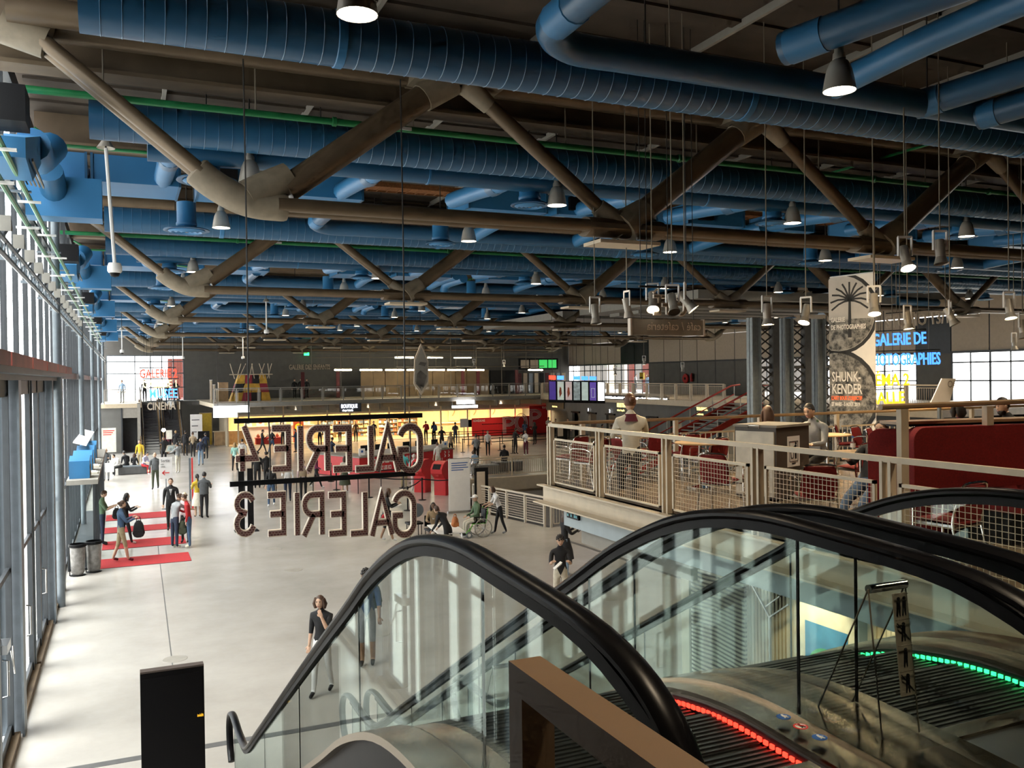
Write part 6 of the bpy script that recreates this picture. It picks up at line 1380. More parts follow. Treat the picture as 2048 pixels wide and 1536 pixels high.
# ================================================================ information desk and queue posts
dk = thing('information_desk', 'red wedge-shaped information desk with white print in mid hall', 'desk', (13, 47, 0)); mat('desk_red', (.55, .02, .025), .45, noise=.04)
DP = [Vector((11.3, 45.4, 0)), Vector((17.6, 48.3, 0)), Vector((17.2, 49.4, 0)), Vector((11.9, 47.3, 0)), Vector((10.6, 49.7, 0)), Vector((9.7, 49.2, 0))]
MB().prism([(p.x, p.y) for p in DP], .03, 1.1).build('desk_body', 'desk_red', dk); MB().prism([(p.x * 1.01 - .13, p.y * 1.004 - .25) if i in (0, 1, 5) else (p.x, p.y) for i, p in enumerate(DP)], 1.1, 1.16).build('desk_top', 'grey_light', dk)
MB().prism([(11.5, 45.9), (17.4, 48.65), (17.3, 48.8), (11.45, 46.1)], 1.16, 1.4).build('desk_ledge', 'white', dk)
u = (DP[1] - DP[0]).normalized(); nf = Vector((u.y, -u.x, 0))
text('desk_print', 'CHERCHEZ UN AUDIOGUIDE ?', .36, DP[0] + u * .9 + nf * .012 + Vector((0, 0, .72)), u, (0, 0, 1), 'white', dk, .62, .003, bold=.01); text('desk_print', 'RETIREZ LES ICI', .3, DP[0] + u * .9 + nf * .012 + Vector((0, 0, .36)), u, (0, 0, 1), 'white', dk, .62, .003, bold=.01); text('desk_print', 'OU', .4, DP[0] + u * 5.7 + nf * .012 + Vector((0, 0, .36)), u, (0, 0, 1), 'white', dk, .62, .003, bold=.01)
b = MB(); f = (DP[0] + nf * .006, u, (0, 0, 1), nf); add_ribbon(b, [(6.35, .48), (6.75, .48)], .04, 0, .006, f); add_ribbon(b, [(6.62, .58), (6.76, .48), (6.62, .38)], .04, 0, .006, f); b.build('desk_arrow', 'white', dk)
for k, (a, z) in enumerate(((6.25, .95), (6.55, .95), (6.25, .75), (6.55, .75))): MB().lathe([(.04, 0), (.075, 0)], 10, DP[0] + u * a + nf * .01 + Vector((0, 0, z)), 'y').build('desk_symbol', 'white', dk)
u2 = (DP[5] - DP[0]).normalized(); n2 = Vector((-u2.y, u2.x, 0)); 
if n2.y > 0: n2 = -n2
b = MB(); b.obox(DP[0] + u2 * 1.1 + n2 * .01 + Vector((0, 0, .6)), u2 * .28, n2 * .006, (0, 0, .38)); b.build('desk_poster', 'white', dk)
for k, (f, w) in enumerate(((.12, .2), (.28, .16), (.42, .22), (.6, .2), (.75, .16), (.95, .18))):
    p = DP[0] + u * (6.3 * f) + Vector((-.15, .75, 1.16)); o = thing('desk_monitor', '%s black monitor on the information desk from left' % LORD[k], 'monitor', p, group='monitors on the desk'); b = MB(); b.obox(p + Vector((0, 0, .36)), u * .24, nf * .02, (0, 0, .16)); b.build('monitor_body', 'black', o); MB().tube([p, p + Vector((0, 0, .22))], .03, 6).build('monitor_stand', 'black', o)
for p, lab in ((DP[0] + Vector((.25, .45, 1.2)), 'white leaflet box at the front corner of the desk'), (DP[1] + Vector((-.45, .1, 1.2)), 'white leaflet box at the right end of the desk'), (DP[5] + Vector((.4, -.1, 1.16)), 'white screen with a square print at the left end of the desk')):
    o = thing('leaflet_box', lab, 'box', p); MB().box(p.x - .16, p.x + .16, p.y - .06, p.y + .06, p.z, p.z + .36).build('box_front', 'white', o); MB().box(p.x - .06, p.x + .06, p.y - .066, p.y - .06, p.z + .15, p.z + .27).build('box_print', 'sticker_blue', o)
# ticket machines
def machine(x, y, label):
    o = thing('ticket_machine', label, 'ticket machine', (x, y, 0), group='red ticket machines'); pr = [(0, 0), (.55, 0), (.62, .9), (.55, 1.25), (.42, 1.45), (.2, 1.53), (0, 1.53)]
    d = Vector((-.78, -.62, 0)); w = Vector((.62, -.78, 0)); P = Vector((x, y, 0)) - d * .4
    MB().prism([(0, 0), (.5, 0), (.5, .75), (.78, 1.0), (.8, 1.2), (.66, 1.42), (.45, 1.53), (.1, 1.53), (0, 1.45)], -.3, .3, (P, d, (0, 0, 1), w)).build('machine_body', 'desk_red', o)
    b = MB(); b.obox(P + d * .73 + Vector((0, 0, 1.3)), w * .2, Vector((0, 0, 1)) * .11 - d * .07, d * .012 + Vector((0, 0, .008))); b.build('machine_screen', 'black', o)
    b = MB(); b.obox(P + d * .66 + Vector((0, 0, .93)), w * .08, Vector((0, 0, .06)), d * .05); b.build('card_slot', 'red', o); b = MB(); b.obox(P + d * .505 + Vector((0, 0, .45)), w * .24, Vector((0, 0, .25)), d * .006); b.build('service_door', 'desk_red', o)
machine(12.5, 38.7, 'left red ticket machine with a curved hood'); machine(13.0, 37.3, 'right red ticket machine with a curved hood, beside the white banner')
rb_ = thing('roll_up_banner', 'white roll-up banner with blue print beside the ticket machines', 'banner', (11.95, 32.1, 0)); MB().box(11.5, 12.4, 32.1, 32.12, .08, 2.12).build('banner_sheet', 'white', rb_); MB().box(11.45, 12.45, 32.05, 32.17, 0, .08).build('banner_foot', 'steel_bare', rb_); MB().tube([(11.5, 32.11, 2.12), (12.4, 32.11, 2.12)], .015, 6).build('banner_rod', 'steel_bare', rb_)
for k, w in enumerate((.68, .62, .7, .5)): MB().box(11.62, 11.62 + w, 32.09, 32.1, 1.93 - .09 * k, 1.96 - .09 * k).build('banner_print', 'sticker_blue', rb_)
bf = thing('display_board', 'black framed display board at the end of the white railing', 'display board', (12.75, 31.6, 0)); MB().box(12.45, 13.0, 31.7, 31.8, .1, 1.75).build('board_frame', 'black', bf); MB().box(12.52, 12.86, 31.68, 31.7, .35, 1.6).build('board_sheet', 'panel_beige', bf); MB().box(12.4, 13.05, 31.6, 31.95, 0, .1).build('board_foot', 'black', bf)
railing('pit_railing', 'white railing with horizontal wires along the pit edge beside the wheelchair', [(12.6, 32.3), (13.42, 27.55)], 0, 1.05, 1.2, infill='lines'); railing('pit_railing', 'white railing with upright bars at the near corner of the pit', [(13.6, 27.4), (24, 28.5)], 0, 1.05, 1.75, infill='bars'); railing('pit_railing', 'pale railing with fine bars on the far edge of the pit', [(15.7, 41.85), (24, 41.5)], 0.12, 1.0, 2.4, 'cream', infill='bars')
# stanchions
def stanchion(x, y, label, to=None):
    o = thing('queue_post', label, 'queue post', (x, y, 0), group='black queue posts'); MB().tube([(x, y, .02), (x, y, .95)], .032, 10).build('pole', 'black', o, True); MB().lathe([(.001, .04), (.06, .035), (.17, .02), (.17, 0), (.001, 0)], 16, (x, y, 0)).build('base', 'black', o, True); MB().lathe([(.035, .86), (.042, .87), (.042, .95), (.03, .97), (.001, .97)], 10, (x, y, 0)).build('head', 'black', o, True)
    if to: a, c = Vector((x, y, .9)), Vector((to[0], to[1], .9)); m_ = (a + c) / 2 - Vector((0, 0, .04)); b = MB(); b.bar(a, m_, .006, .05); b.bar(m_, c, .006, .05); b.build('belt', 'black', o)
Q1 = [(9.9, 38.1), (11.75, 36.2), (10.3, 33.6), (9.2, 41.5), (12.2, 40.6), (12.9, 35.3), (9.7, 45.0), (13.2, 42.3)]
for k, (x, y) in enumerate(Q1): stanchion(x, y, 'black queue post near the information desk, %s' % ['left of the ticket machines', 'between letters and ticket machines', 'nearest to the viewer', 'behind the left one', 'in front of the turquoise shirt', 'beside the white banner', 'at the desk corner', 'before the machines'][k], Q1[[1, 5, 1, 4, 7, None, 3, None][k]] if [1, 5, 1, 4, 7, None, 3, None][k] is not None else None)
Q2 = [(x, y) for y in (55, 57.8, 60.6, 63.4, 66.2) for x in (21.8, 24.4, 27.0, 29.6)]
for k, (x, y) in enumerate(Q2): stanchion(x + .25 * ((k * 7) % 3 - 1), y, 'black queue post before the red panel, row %s, %s from left' % (['one', 'two', 'three', 'four', 'five'][k // 4], LORD[k % 4]), (Q2[k + 1][0] + .25 * (((k + 1) * 7) % 3 - 1), Q2[k + 1][1]) if k % 4 < 3 else None)
o = thing('queue_totem', 'black totem with a pale sheet at the right end of the queue', 'totem', (29.5, 57.5, 0)); MB().box(29.1, 29.9, 57.5, 57.62, 0, 1.75).build('totem_body', 'black', o); MB().box(29.15, 29.6, 57.49, 57.5, .85, 1.65).build('totem_sheet', 'panel_beige', o)
o = thing('queue_notice', 'white notice on a post at the entrance of the queue', 'notice', (25.3, 66, 0)); MB().box(24.7, 25.4, 66, 66.04, 1.25, 1.95).build('notice_sheet', 'white', o); MB().tube([(25.05, 66.05, 0), (25.05, 66.05, 1.3)], .03, 6).build('notice_post', 'black', o); MB().box(25.4, 25.7, 66, 66.06, 1.25, 1.85).build('notice_side', 'black', o)
# benches
for lab, x0, x1, y, h in (('grey box bench with a seated woman beyond the pit', 17.2, 18.5, 43.6, .5), ('dark grey box bench with a seated man beyond the pit', 18.8, 20.4, 44.6, .5), ('dark box bench under the group of seated visitors', -.35, 1.35, 54.3, .42)):
    o = thing('box_bench', lab, 'bench', ((x0 + x1) / 2, y, 0)); MB().box(x0, x1, y, y + .75, 0.03, h).build('bench_body', 'grey_wall' if x0 > 0 and x0 < 18 else 'concrete_dark', o); MB().box(x0 - .01, x1 + .01, y - .01, y + .76, h, h + .05).build('bench_top', 'frame_grey', o)
# white table, black chair
tb = thing('white_table', 'white folding table with a seated steward', 'table', (8.75, 25, 0)); MB().prism([(8.3, 24.0), (9.15, 24.1), (9.35, 25.8), (8.5, 25.75)], .72, .75).build('table_top', 'white', tb)
for x, y in ((8.4, 24.1), (9.05, 24.2), (9.25, 25.7), (8.6, 25.65)): MB().tube([(x, y, .72), (x + .05, y, 0)], .018, 6).build('leg', 'chrome', tb)
bc = thing('office_chair', 'empty black chair behind the white table', 'chair', (8.95, 28.0, 0)); MB().box(8.55, 9.05, 27.8, 28.25, .42, .48).build('seat', 'black', bc); MB().lathe([(.001, 0), (.2, 0), (.24, .03), (.2, .06), (.001, .06)], 16, (9.0, 28.3, .82), 'y').build('backrest', 'frame_grey', bc, True); MB().tube([(8.9, 28.3, .5), (9.0, 28.33, .8)], .02, 6).build('back_stem', 'black', bc)
for x, y in ((8.6, 27.85), (9.0, 27.85), (8.6, 28.2), (9.0, 28.2)): MB().tube([(x, y, .42), (x, y, 0)], .015, 6).build('leg', 'black', bc)
# wheelchair
wc_c = U(955, 1072, Z=0); wc = thing('wheelchair', 'green-framed wheelchair carrying a man in a white cap', 'wheelchair', (wc_c.x, wc_c.y, 0)); mat('wc_green', (.10, .42, .03), .4)
cx, cy_ = wc_c.x, wc_c.y
def wheel(x, y, r, t, nm, mt):
    b = MB(); b.tube([(x + r * cos(2 * pi * k / 24), y, r + r * sin(2 * pi * k / 24)) for k in range(25)], t, 6, cap=False); w = b.build(nm, mt, wc, True); b = MB()
    for k in range(12): a = 2 * pi * k / 12; b.tube([(x, y, r), (x + r * cos(a), y, r + r * sin(a))], .006, 4)
    b.build('spokes', 'steel_bare', w, kind='stuff'); MB().lathe([(.001, -.03), (.04, -.03), (.04, .03), (.001, .03)], 10, (x, y, r), 'y').build('hub', 'white', w)
wheel(cx + .1, cy_ - .28, .3, .018, 'rear_wheel', 'grey_light'); wheel(cx + .1, cy_ + .28, .3, .018, 'rear_wheel', 'grey_light'); wheel(cx - .38, cy_ - .22, .09, .02, 'front_wheel', 'frame_grey'); wheel(cx - .38, cy_ + .22, .09, .02, 'front_wheel', 'frame_grey')
for s in (-.22, .22): MB().tube([(cx + .3, cy_ + s, .95), (cx + .22, cy_ + s, .45), (cx - .25, cy_ + s, .45), (cx - .38, cy_ + s, .2)], .016, 6).build('side_frame', 'wc_green', wc, True); MB().tube([(cx - .25, cy_ + s, .4), (cx - .5, cy_ + s, .15)], .016, 6).build('leg_rest', 'wc_green', wc, True); MB().tube([(cx + .3, cy_ + s, .95), (cx + .42, cy_ + s, .95)], .018, 6).build('push_handle', 'black', wc); MB().box(cx - .2, cx + .12, cy_ + s - .03, cy_ + s + .03, .64, .67).build('armrest', 'black', wc)
MB().box(cx - .25, cx + .22, cy_ - .2, cy_ + .2, .44, .49).build('seat', 'black', wc); MB().box(cx + .22, cx + .26, cy_ - .2, cy_ + .2, .5, .9).build('back_sling', 'black', wc); MB().box(cx - .58, cx - .42, cy_ - .18, cy_ + .18, .1, .13).build('foot_plate', 'black', wc)
# lights of the queue hall: the far floor is lit by the gallery downlights
for k, (x, y) in enumerate(((12, 69), (18, 70), (24, 70.5), (30, 70.5), (34.5, 60), (34.5, 52), (34.5, 46))):
    o = thing('downlight', '%s recessed downlight under the far gallery edge' % LORD[k], 'lamp', (x, y, 3.3), group='recessed downlights under the gallery'); MB().lathe([(.001, 0), (.12, 0)], 14, (x, y, 3.28)).build('lens', 'lamp_glow', o); MB().lathe([(.12, 0), (.16, 0), (.16, .06)], 14, (x, y, 3.28)).build('rim', 'lamp_shell', o)
    l = bpy.data.lights.new('down_light', 'SPOT'); l.energy = 260; l.color = (1, .78, .5); l.spot_size = radians(130); l.spot_blend = .5; l.shadow_soft_size = .12; lo = bpy.data.objects.new('down_light', l); COL.objects.link(lo); attach(lo, o); lo.location = (x, y, 3.25)
# ================================================================ people
CLO = dict(k=(.012, .012, .014), w=(.72, .71, .70), g=(.26, .27, .28), dg=(.07, .075, .08), n=(.02, .03, .06), b=(.03, .07, .16), j=(.055, .10, .18), lj=(.22, .32, .44), r=(.36, .015, .02), y=(.55, .38, .03), t=(.10, .52, .55), m=(.12, .015, .03),
           kh=(.36, .29, .17), c=(.60, .56, .46), pk=(.60, .45, .46), tn=(.34, .26, .17), lv=(.48, .48, .68), br=(.10, .055, .03), gr=(.10, .16, .09), mg=(.36, .64, .58), pu=(.16, .02, .07), ol=(.05, .06, .035), lp=(.30, .21, .12))
SKN = dict(a=(.56, .36, .25), d=(.30, .17, .10), e=(.14, .075, .045)); HAIRC = dict(k=(.012, .009, .008), b=(.055, .025, .012), l=(.32, .20, .08), g=(.35, .33, .30), r=(.12, .045, .015), w=(.62, .58, .52))
def cm(kind, c):
    tab = {'c': CLO, 's': SKN, 'h': HAIRC}[kind]
    nm = {'c': 'cloth_', 's': 'skin_', 'h': 'hair_'}[kind] + c
    return mat(nm, tab[c], .85 if kind == 'c' else .55, noise=.15 if kind == 'c' else .06, scale=9 if kind == 'c' else 25).name
mat('eye_dark', (.01, .01, .01), .3, noise=0); mat('lip', (.34, .13, .11), .5, noise=0)
ARMS = dict(down=((6, 8, 12, .05), (4, 8, 12, .05)), phone=((28, 8, 85, .35), (28, 8, 85, .35)), right=((30, 8, 95, .3), (4, 8, 12, 0)), left=((4, 8, 12, 0), (30, 8, 95, .3)), chin=((4, 6, 10, 0), (48, 6, 128, .55)), hips=((-12, 38, 70, .5), (-12, 38, 70, .5)), swing=((24, 8, 22, .05), (-22, 8, 14, 0)),
            reach=((62, 6, 25, .1), (50, 6, 30, .1)), reachr=((75, 4, 15, .1), (10, 8, 20, 0)), table=((42, 12, 62, .35), (42, 12, 62, .35)), bag=((12, 10, 50, .1), (6, 8, 12, 0)), lap=((20, 10, 50, .4), (20, 10, 50, .4)), push=((45, 10, 45, .15), (45, 10, 45, .15)), cross=((25, 12, 95, .75), (22, 12, 95, .7)))
LEGS = dict(stand=((1, 2), (-1, 2)), walk=((13, 4), (-9, 12)), stride=((22, 6), (-14, 24)), sit=((84, 86), (82, 84)), contra=((6, 10), (-3, 2)), low=((95, 120), (80, 100)), out=((70, 30), (66, 24)))
def rot2(y, z, a): return y * cos(a) + z * sin(a), -y * sin(a) + z * cos(a)
def skeleton(pose, legs, lean, female, turn):
    L = {}; J = {}
    J['pelvis'] = Vector((0, 0, .96)); J['waist'] = Vector((0, 0, 1.1)); J['chest'] = Vector((0, .005, 1.28)); J['ub'] = Vector((0, -.01, 1.41)); J['neck'] = Vector((0, 0, 1.5)); J['head'] = Vector((0, .02, 1.575))
    sw = .165 if female else .185
    for s, sd, (p, o, bnd, inw) in ((1, 'r', ARMS[pose][0]), (-1, 'l', ARMS[pose][1])):
        sh = Vector((s * sw, -.01, 1.405)); p, o, bnd = radians(p), radians(o), radians(bnd)
        el = sh + Vector((s * sin(o), sin(p) * cos(o), -cos(p) * cos(o))) * .285
        d = Vector((s * (.12 - inw) if inw else s * .06, sin(p + bnd), -cos(p + bnd))).normalized(); wr = el + d * .245
        J['sh' + sd], J['el' + sd], J['wr' + sd] = sh, el, wr; J['hd' + sd] = wr + d * .03
    a = radians(lean)
    for k in list(J):
        if k != 'pelvis':
            q = J[k] - J['pelvis']; y, z = rot2(q.y, q.z, a); J[k] = J['pelvis'] + Vector((q.x, y, z))
    if turn:
        R = Matrix.Rotation(radians(-turn), 3, 'Z'); J['hdir'] = R @ Vector((0, 1, 0))
    else: J['hdir'] = Vector((0, 1, 0))
    for s, sd, (t, k) in ((1, 'r', LEGS[legs][0]), (-1, 'l', LEGS[legs][1])):
        t, k = radians(t), radians(k); hp = Vector((s * .092, 0, .91)); kn = hp + Vector((s * .01, sin(t), -cos(t))) * .425; an = kn + Vector((0, sin(t - k), -cos(t - k))) * .415
        f = Vector((s * .03, 1, 0)).normalized(); J['hp' + sd], J['kn' + sd], J['an' + sd], J['to' + sd], J['he' + sd] = hp, kn, an, an + f * .155 + Vector((0, 0, -.055)), an - f * .045 + Vector((0, 0, -.05))
    return J
EDG = [('pelvis', 'waist'), ('waist', 'chest'), ('chest', 'ub'), ('ub', 'neck'), ('neck', 'head')]
for _s in 'rl': EDG += [('pelvis', 'hp' + _s), ('hp' + _s, 'kn' + _s), ('kn' + _s, 'an' + _s), ('an' + _s, 'to' + _s), ('ub', 'sh' + _s), ('sh' + _s, 'el' + _s), ('el' + _s, 'wr' + _s), ('wr' + _s, 'hd' + _s)]
RAD = dict(pelvis=(.15, .115), waist=(.135, .1), chest=(.158, .112), ub=(.12, .09), neck=(.056, .058), head=(.055, .06), hp=(.088, .095), kn=(.062, .065), an=(.043, .047), to=(.042, .032), sh=(.07, .072), el=(.046, .046), wr=(.034, .028), hd=(.034, .02))
def raw_body(J, female, wide):
    names = sorted({n for e in EDG for n in e}); me = bpy.data.meshes.new('body'); me.from_pydata([J[n] for n in names], [(names.index(a), names.index(c)) for a, c in EDG], [])
    o = bpy.data.objects.new('body', me); COL.objects.link(o); o.modifiers.new('skin', 'SKIN'); sv = me.skin_vertices[0].data
    for i, n in enumerate(names):
        r = RAD.get(n) or RAD[n[:2]]
        if female and n in ('waist', 'chest', 'ub'): r = (r[0] * .88, r[1] * .95)
        if n in ('pelvis', 'waist', 'chest') or n[:2] in ('hp', 'sh'): r = (r[0] * wide, r[1] * wide)
        sv[i].radius = r; sv[i].use_root = n == 'pelvis'
    ss = o.modifiers.new('sub', 'SUBSURF'); ss.levels = 1; ss.render_levels = 1
    return o, names
def seg_dist(p, a, c):
    d = c - a; t = max(0, min(1, (p - a).dot(d) / max(d.length_squared, 1e-9))); return (p - a - d * t).length
def ell(b, c, rx, ry, rz, n=10, m=7, shape=None, rot=None):
    vs = []; fs = []
    for i in range(m + 1):
        th = pi * i / m
        for j in range(n):
            ph = 2 * pi * j / n; q = Vector((rx * sin(th) * cos(ph), ry * sin(th) * sin(ph), rz * cos(th)))
            if shape: q = shape(q)
            if rot: q = rot @ q
            vs.append(Vector(c) + q)
    for i in range(m):
        for j in range(n): fs.append((i * n + j, (i + 1) * n + j, (i + 1) * n + (j + 1) % n, i * n + (j + 1) % n))
    return b.add(vs, fs)
def hand(b, wr, d, s, curl):
    """palm, four bent fingers and a thumb from the side of the palm"""
    d = d.normalized(); up = Vector((0, 0, 1)) if abs(d.z) < .8 else Vector((0, 1, 0)); side = d.cross(up).normalized() * s; nrm = side.cross(d).normalized()
    if nrm.z > 0 and abs(d.z) < .8: nrm = -nrm
    b.tube([wr, wr + d * .045, wr + d * .085], [.026, .036, .033], 8, squash=(1.15, .55))
    for k in range(4):
        r0 = wr + d * .08 + side * (.027 - .018 * k); L = (.034, .04, .037, .029)[k]; a = radians(curl); e1 = r0 + (d * cos(a * .4) + nrm * sin(a * .4)) * L; e2 = e1 + (d * cos(a) + nrm * sin(a)) * L * .8
        b.tube([r0, e1, e2], [.0095, .009, .007], 5)
    t0 = wr + d * .03 + side * .03; t1 = t0 + (d * .6 + side * .75).normalized() * .03; b.tube([t0, t1, t1 + (d * .85 + nrm * .4).normalized() * .027], [.011, .01, .008], 5)
QUEUE = []
def person(x, y, z, face, h, label, pose='down', legs='stand', top='k', bottom='k', shoe='k', skin='a', hair='b', style='short', lean=0, female=False, long=True, shorts=False, skirt=None, seat=None, wide=1.0, turn=0, head=0, group=None, extra=None, collar=None):
    J = skeleton(pose, legs, lean, female, turn)
    dz = (seat - (J['pelvis'].z - .1)) if seat is not None else -min(J['tor'].z, J['tol'].z) + .035
    QUEUE.append(dict(x=x, y=y, z=z, face=face, h=h, label=label, top=top, bottom=bottom, shoe=shoe, skin=skin, hair=hair, style=style, long=long, shorts=shorts, skirt=skirt, female=female, J=J, dz=dz, raw=raw_body(J, female, wide), nod=head, group=group, extra=extra, seat=seat, curl=55 if pose in ('phone', 'right', 'left', 'bag', 'push', 'chin', 'cross', 'table') else 28, collar=collar))
def finish_people():
    bpy.context.view_layer.update(); dg = bpy.context.evaluated_depsgraph_get(); done = []
    for q in QUEUE:
        o, names = q['raw']; q['me'] = bpy.data.meshes.new_from_object(o.evaluated_get(dg))
    for q in QUEUE:
        o, _ = q['raw']; bpy.data.meshes.remove(o.data)
    for q in QUEUE:
        J = q['J']; me = q['me']; sc = q['h'] / 1.77
        b = MB(); mats = [cm('s', q['skin']), cm('c', q['top']), cm('c', q['bottom']), cm('c', q['shoe']), 'eye_dark', 'lip']
        arm = 1 if q['long'] else 0; leg = 0 if q['shorts'] else 2
        bones = []
        for a, c in EDG:
            r = 1
            if a in ('neck',) or c in ('head',): r = 0
            elif a[:2] in ('kn',): r = leg
            elif a[:2] in ('hp',): r = 2
            elif a == 'pelvis' and c[:2] == 'hp': r = 2
            elif a[:2] == 'an': r = 3
            elif a[:2] == 'el': r = arm
            elif a[:2] == 'wr': r = 0
            elif a[:2] == 'sh': r = 0 if q['top'] == 'tank' else 1
            bones.append((J[a], J[c], r, RAD.get(a, RAD.get(a[:2]))[0]))
        vs = [v.co.copy() for v in me.vertices]; b.v = [tuple(v) for v in vs]
        for p in me.polygons:
            c = p.center; best = min(bones, key=lambda k: seg_dist(c, k[0], k[1]) - k[3] * .55); b.f.append(list(p.vertices)); b.mi.append(best[2])
        bpy.data.meshes.remove(me)
        # head
        hd = J['hdir']; R = Vector((hd.y, -hd.x, 0)); nod = radians(q['nod']); a = (J['head'] - J['neck']).normalized()
        hc = J['head'] + a * .09 + hd * .012; F = (hd * cos(nod) - Vector((0, 0, 1)) * sin(nod)); Uv = R.cross(F); M = Matrix((R, F, Uv)).transposed()
        def shp(v):
            k = v.z / .118
            if k < 0: v.x *= 1 - .32 * k * k; v.y = v.y * (1 - .12 * k * k) + .012 * k * k
            if v.y > 0: v.y *= .9
            return v
        b.cur = 0; ell(b, hc, .076, .097, .118, 12, 9, shp, M)
        P = lambda x_, y_, z_: hc + M @ Vector((x_, y_, z_))
        b.add([P(-.012, .078, .012), P(.012, .078, .012), P(.016, .086, -.03), P(-.016, .086, -.03), P(0, .108, -.026)], [(0, 1, 4), (1, 2, 4), (2, 3, 4), (3, 0, 4)])
        for s in (-1, 1): ell(b, P(s * .076, -.005, -.005), .012, .02, .03, 6, 4, None, M)
        b.cur = 4
        for s in (-1, 1): ell(b, P(s * .03, .08, .014), .012, .008, .007, 6, 4, None, M); b.bar(P(s * .016, .087, .036), P(s * .045, .08, .036), .006, .006)
        b.cur = 5; b.bar(P(-.022, .083, -.058), P(.022, .083, -.058), .008, .012)
        b.cur = 0
        for sd, s in (('r', 1), ('l', -1)): hand(b, J['wr' + sd], J['hd' + sd] - J['wr' + sd], s, q['curl'])
        root = thing('person', q['label'], 'person', group=q['group'])
        if q['skirt']: mats.append(cm('c', q['skirt'][1]))
        body = b.build('body', mats, root, True, sharp=60)
        # hair / headgear
        hm = cm('h', q['hair']); st = q['style']; hb = MB()
        def cap(v):
            if v.y > .03 and v.z < .055: v.z = max(v.z, .05); v.y = min(v.y, .07)
            if v.z < -.06: v.z = -.06; v.y = min(v.y, -.02)
            return v
        if st != 'bald':
            if st not in ('cap', 'hat'): ell(hb, hc + M @ Vector((0, -.008, .012)), .084, .1, .118, 12, 8, cap, M)
            if st == 'long':
                hb.tube([P(0, -.05, .03), P(0, -.085, -.08), P(0, -.075, -.18), P(0, -.06, -.25)], [.08, .09, .085, .05], 10, squash=(1.05, .6))
                for s in (-1, 1): hb.tube([P(s * .07, .0, .03), P(s * .085, .015, -.07), P(s * .075, .01, -.17)], [.03, .034, .02], 7)
            if st == 'bob':
                for s in (-1, 1): hb.tube([P(s * .06, .01, .07), P(s * .092, .0, -.03), P(s * .085, .0, -.11)], [.04, .05, .025], 8)
                hb.tube([P(0, -.06, .03), P(0, -.085, -.05), P(0, -.07, -.12)], [.09, .09, .05], 10, squash=(1, .6))
            if st == 'bun': ell(hb, P(0, -.105, .045), .042, .042, .042, 8, 6)
            if st == 'pony': hb.tube([P(0, -.1, .04), P(0, -.135, -.02), P(0, -.12, -.13), P(0, -.11, -.18)], [.025, .034, .028, .01], 7)
            if st == 'curly':
                for k in range(26): zz_ = 1 - k / 24; a_ = 2.4 * k; r_ = sqrt(max(0, 1 - zz_ * zz_)); ell(hb, P(.078 * r_ * cos(a_), -.012 + .085 * r_ * sin(a_), .03 + .1 * zz_), .026, .026, .026, 6, 4)
            if st in ('cap', 'hat'):
                hb2 = MB(); ell(hb2, hc + M @ Vector((0, -.004, .045)), .087, .105, .085, 12, 6, lambda v: Vector((v.x, v.y, max(v.z, -.01))), M)
                hb2.prism(arc(0, .06 if st == 'cap' else 0, .08 if st == 'cap' else .14, .12 if st == 'cap' else .16, 0, 360, 16)[:-1], .03, .04, (hc, M.col[0], M.col[1], M.col[2])); hb2.build('headgear', 'white' if st == 'cap' else 'cream', root, True)
                hb.tube([P(0, -.07, .02), P(0, -.085, -.04)], [.07, .05], 8, squash=(1, .6))
            if hb.v: hb.build('hair', hm, root, True, sharp=70)
        if st == 'beard' or q['extra'] == 'beard':
            bb = MB(); ell(bb, P(0, .03, -.085), .062, .06, .05, 8, 5, None, M); bb.build('beard', hm, root, True)
        if q['skirt']:
            ln, cl, fl = q['skirt']; pz = J['pelvis'] + Vector((0, 0, .06)); sk = MB()
            sk.lathe([(.14, 0), (.17, -.12), (.2 + fl * .5, -ln * .6), (.2 + fl, -ln), (.19 + fl, -ln)], 14, pz); sk.build('skirt', cm('c', cl), root, True)
        if q['extra'] == 'suit':
            f = J['chest'] - J['pelvis']; c0 = J['chest'] + Vector((0, .118, .0)); sb = MB()
            sb.add([c0 + Vector((-.045, .0, .13)), c0 + Vector((.045, .0, .13)), c0 + Vector((0, .012, -.08)), c0 + Vector((-.045, -.02, .13)), c0 + Vector((.045, -.02, .13)), c0 + Vector((0, -.01, -.08))], [(0, 1, 2), (3, 5, 4), (0, 2, 5, 3), (1, 4, 5, 2), (0, 3, 4, 1)]); sb.build('shirt_front', cm('c', 'w'), root); MB().bar(c0 + Vector((0, .012, .12)), c0 + Vector((0, .018, -.07)), .025, .008, (0, 1, 0)).build('tie', cm('c', 'g'), root)
        if q['extra'] == 'vest':
            MB().tube([J['waist'] + Vector((0, 0, -.06)), J['chest'], J['ub'] + Vector((0, 0, -.02))], [.15, .172, .13], 14, cap=False, squash=(1.05, .78)).build('vest', cm('c', 'tn'), root, True)
        if q['extra'] == 'jacket':
            MB().tube([J['pelvis'] + Vector((0, 0, -.03)), J['waist'], J['chest'], J['ub'] + Vector((0, 0, -.02))], [.168, .16, .175, .135], 14, cap=False, squash=(1.05, .8)).build('jacket', cm('c', q['top']), root, True)
        if q['extra'] == 'badge': MB().box(-.03, .03, .13, .136, 1.2, 1.28).build('badge', 'white', root)
        if q['collar']: MB().tube([J['ub'] + Vector((0, 0, .0)), J['neck'] + Vector((0, -.005, .01))], [.12, .075], 12, cap=False, squash=(1, .8)).build('collar', cm('c', q['collar']), root, True)
        root.scale = (sc, sc, sc); root.location = (q['x'], q['y'], q['z'] + q['dz'] * sc); root.rotation_euler.z = -radians(q['face'])
        if q['seat'] is None: root.location.z = q['z'] + q['dz'] * sc
def at(px, py, z=0): return U(px, py, Z=z)
def P_(px, py, face, h, label, z=0, **k):
    p = at(px, py, z); person(p.x, p.y, z, face, h, label, **k)
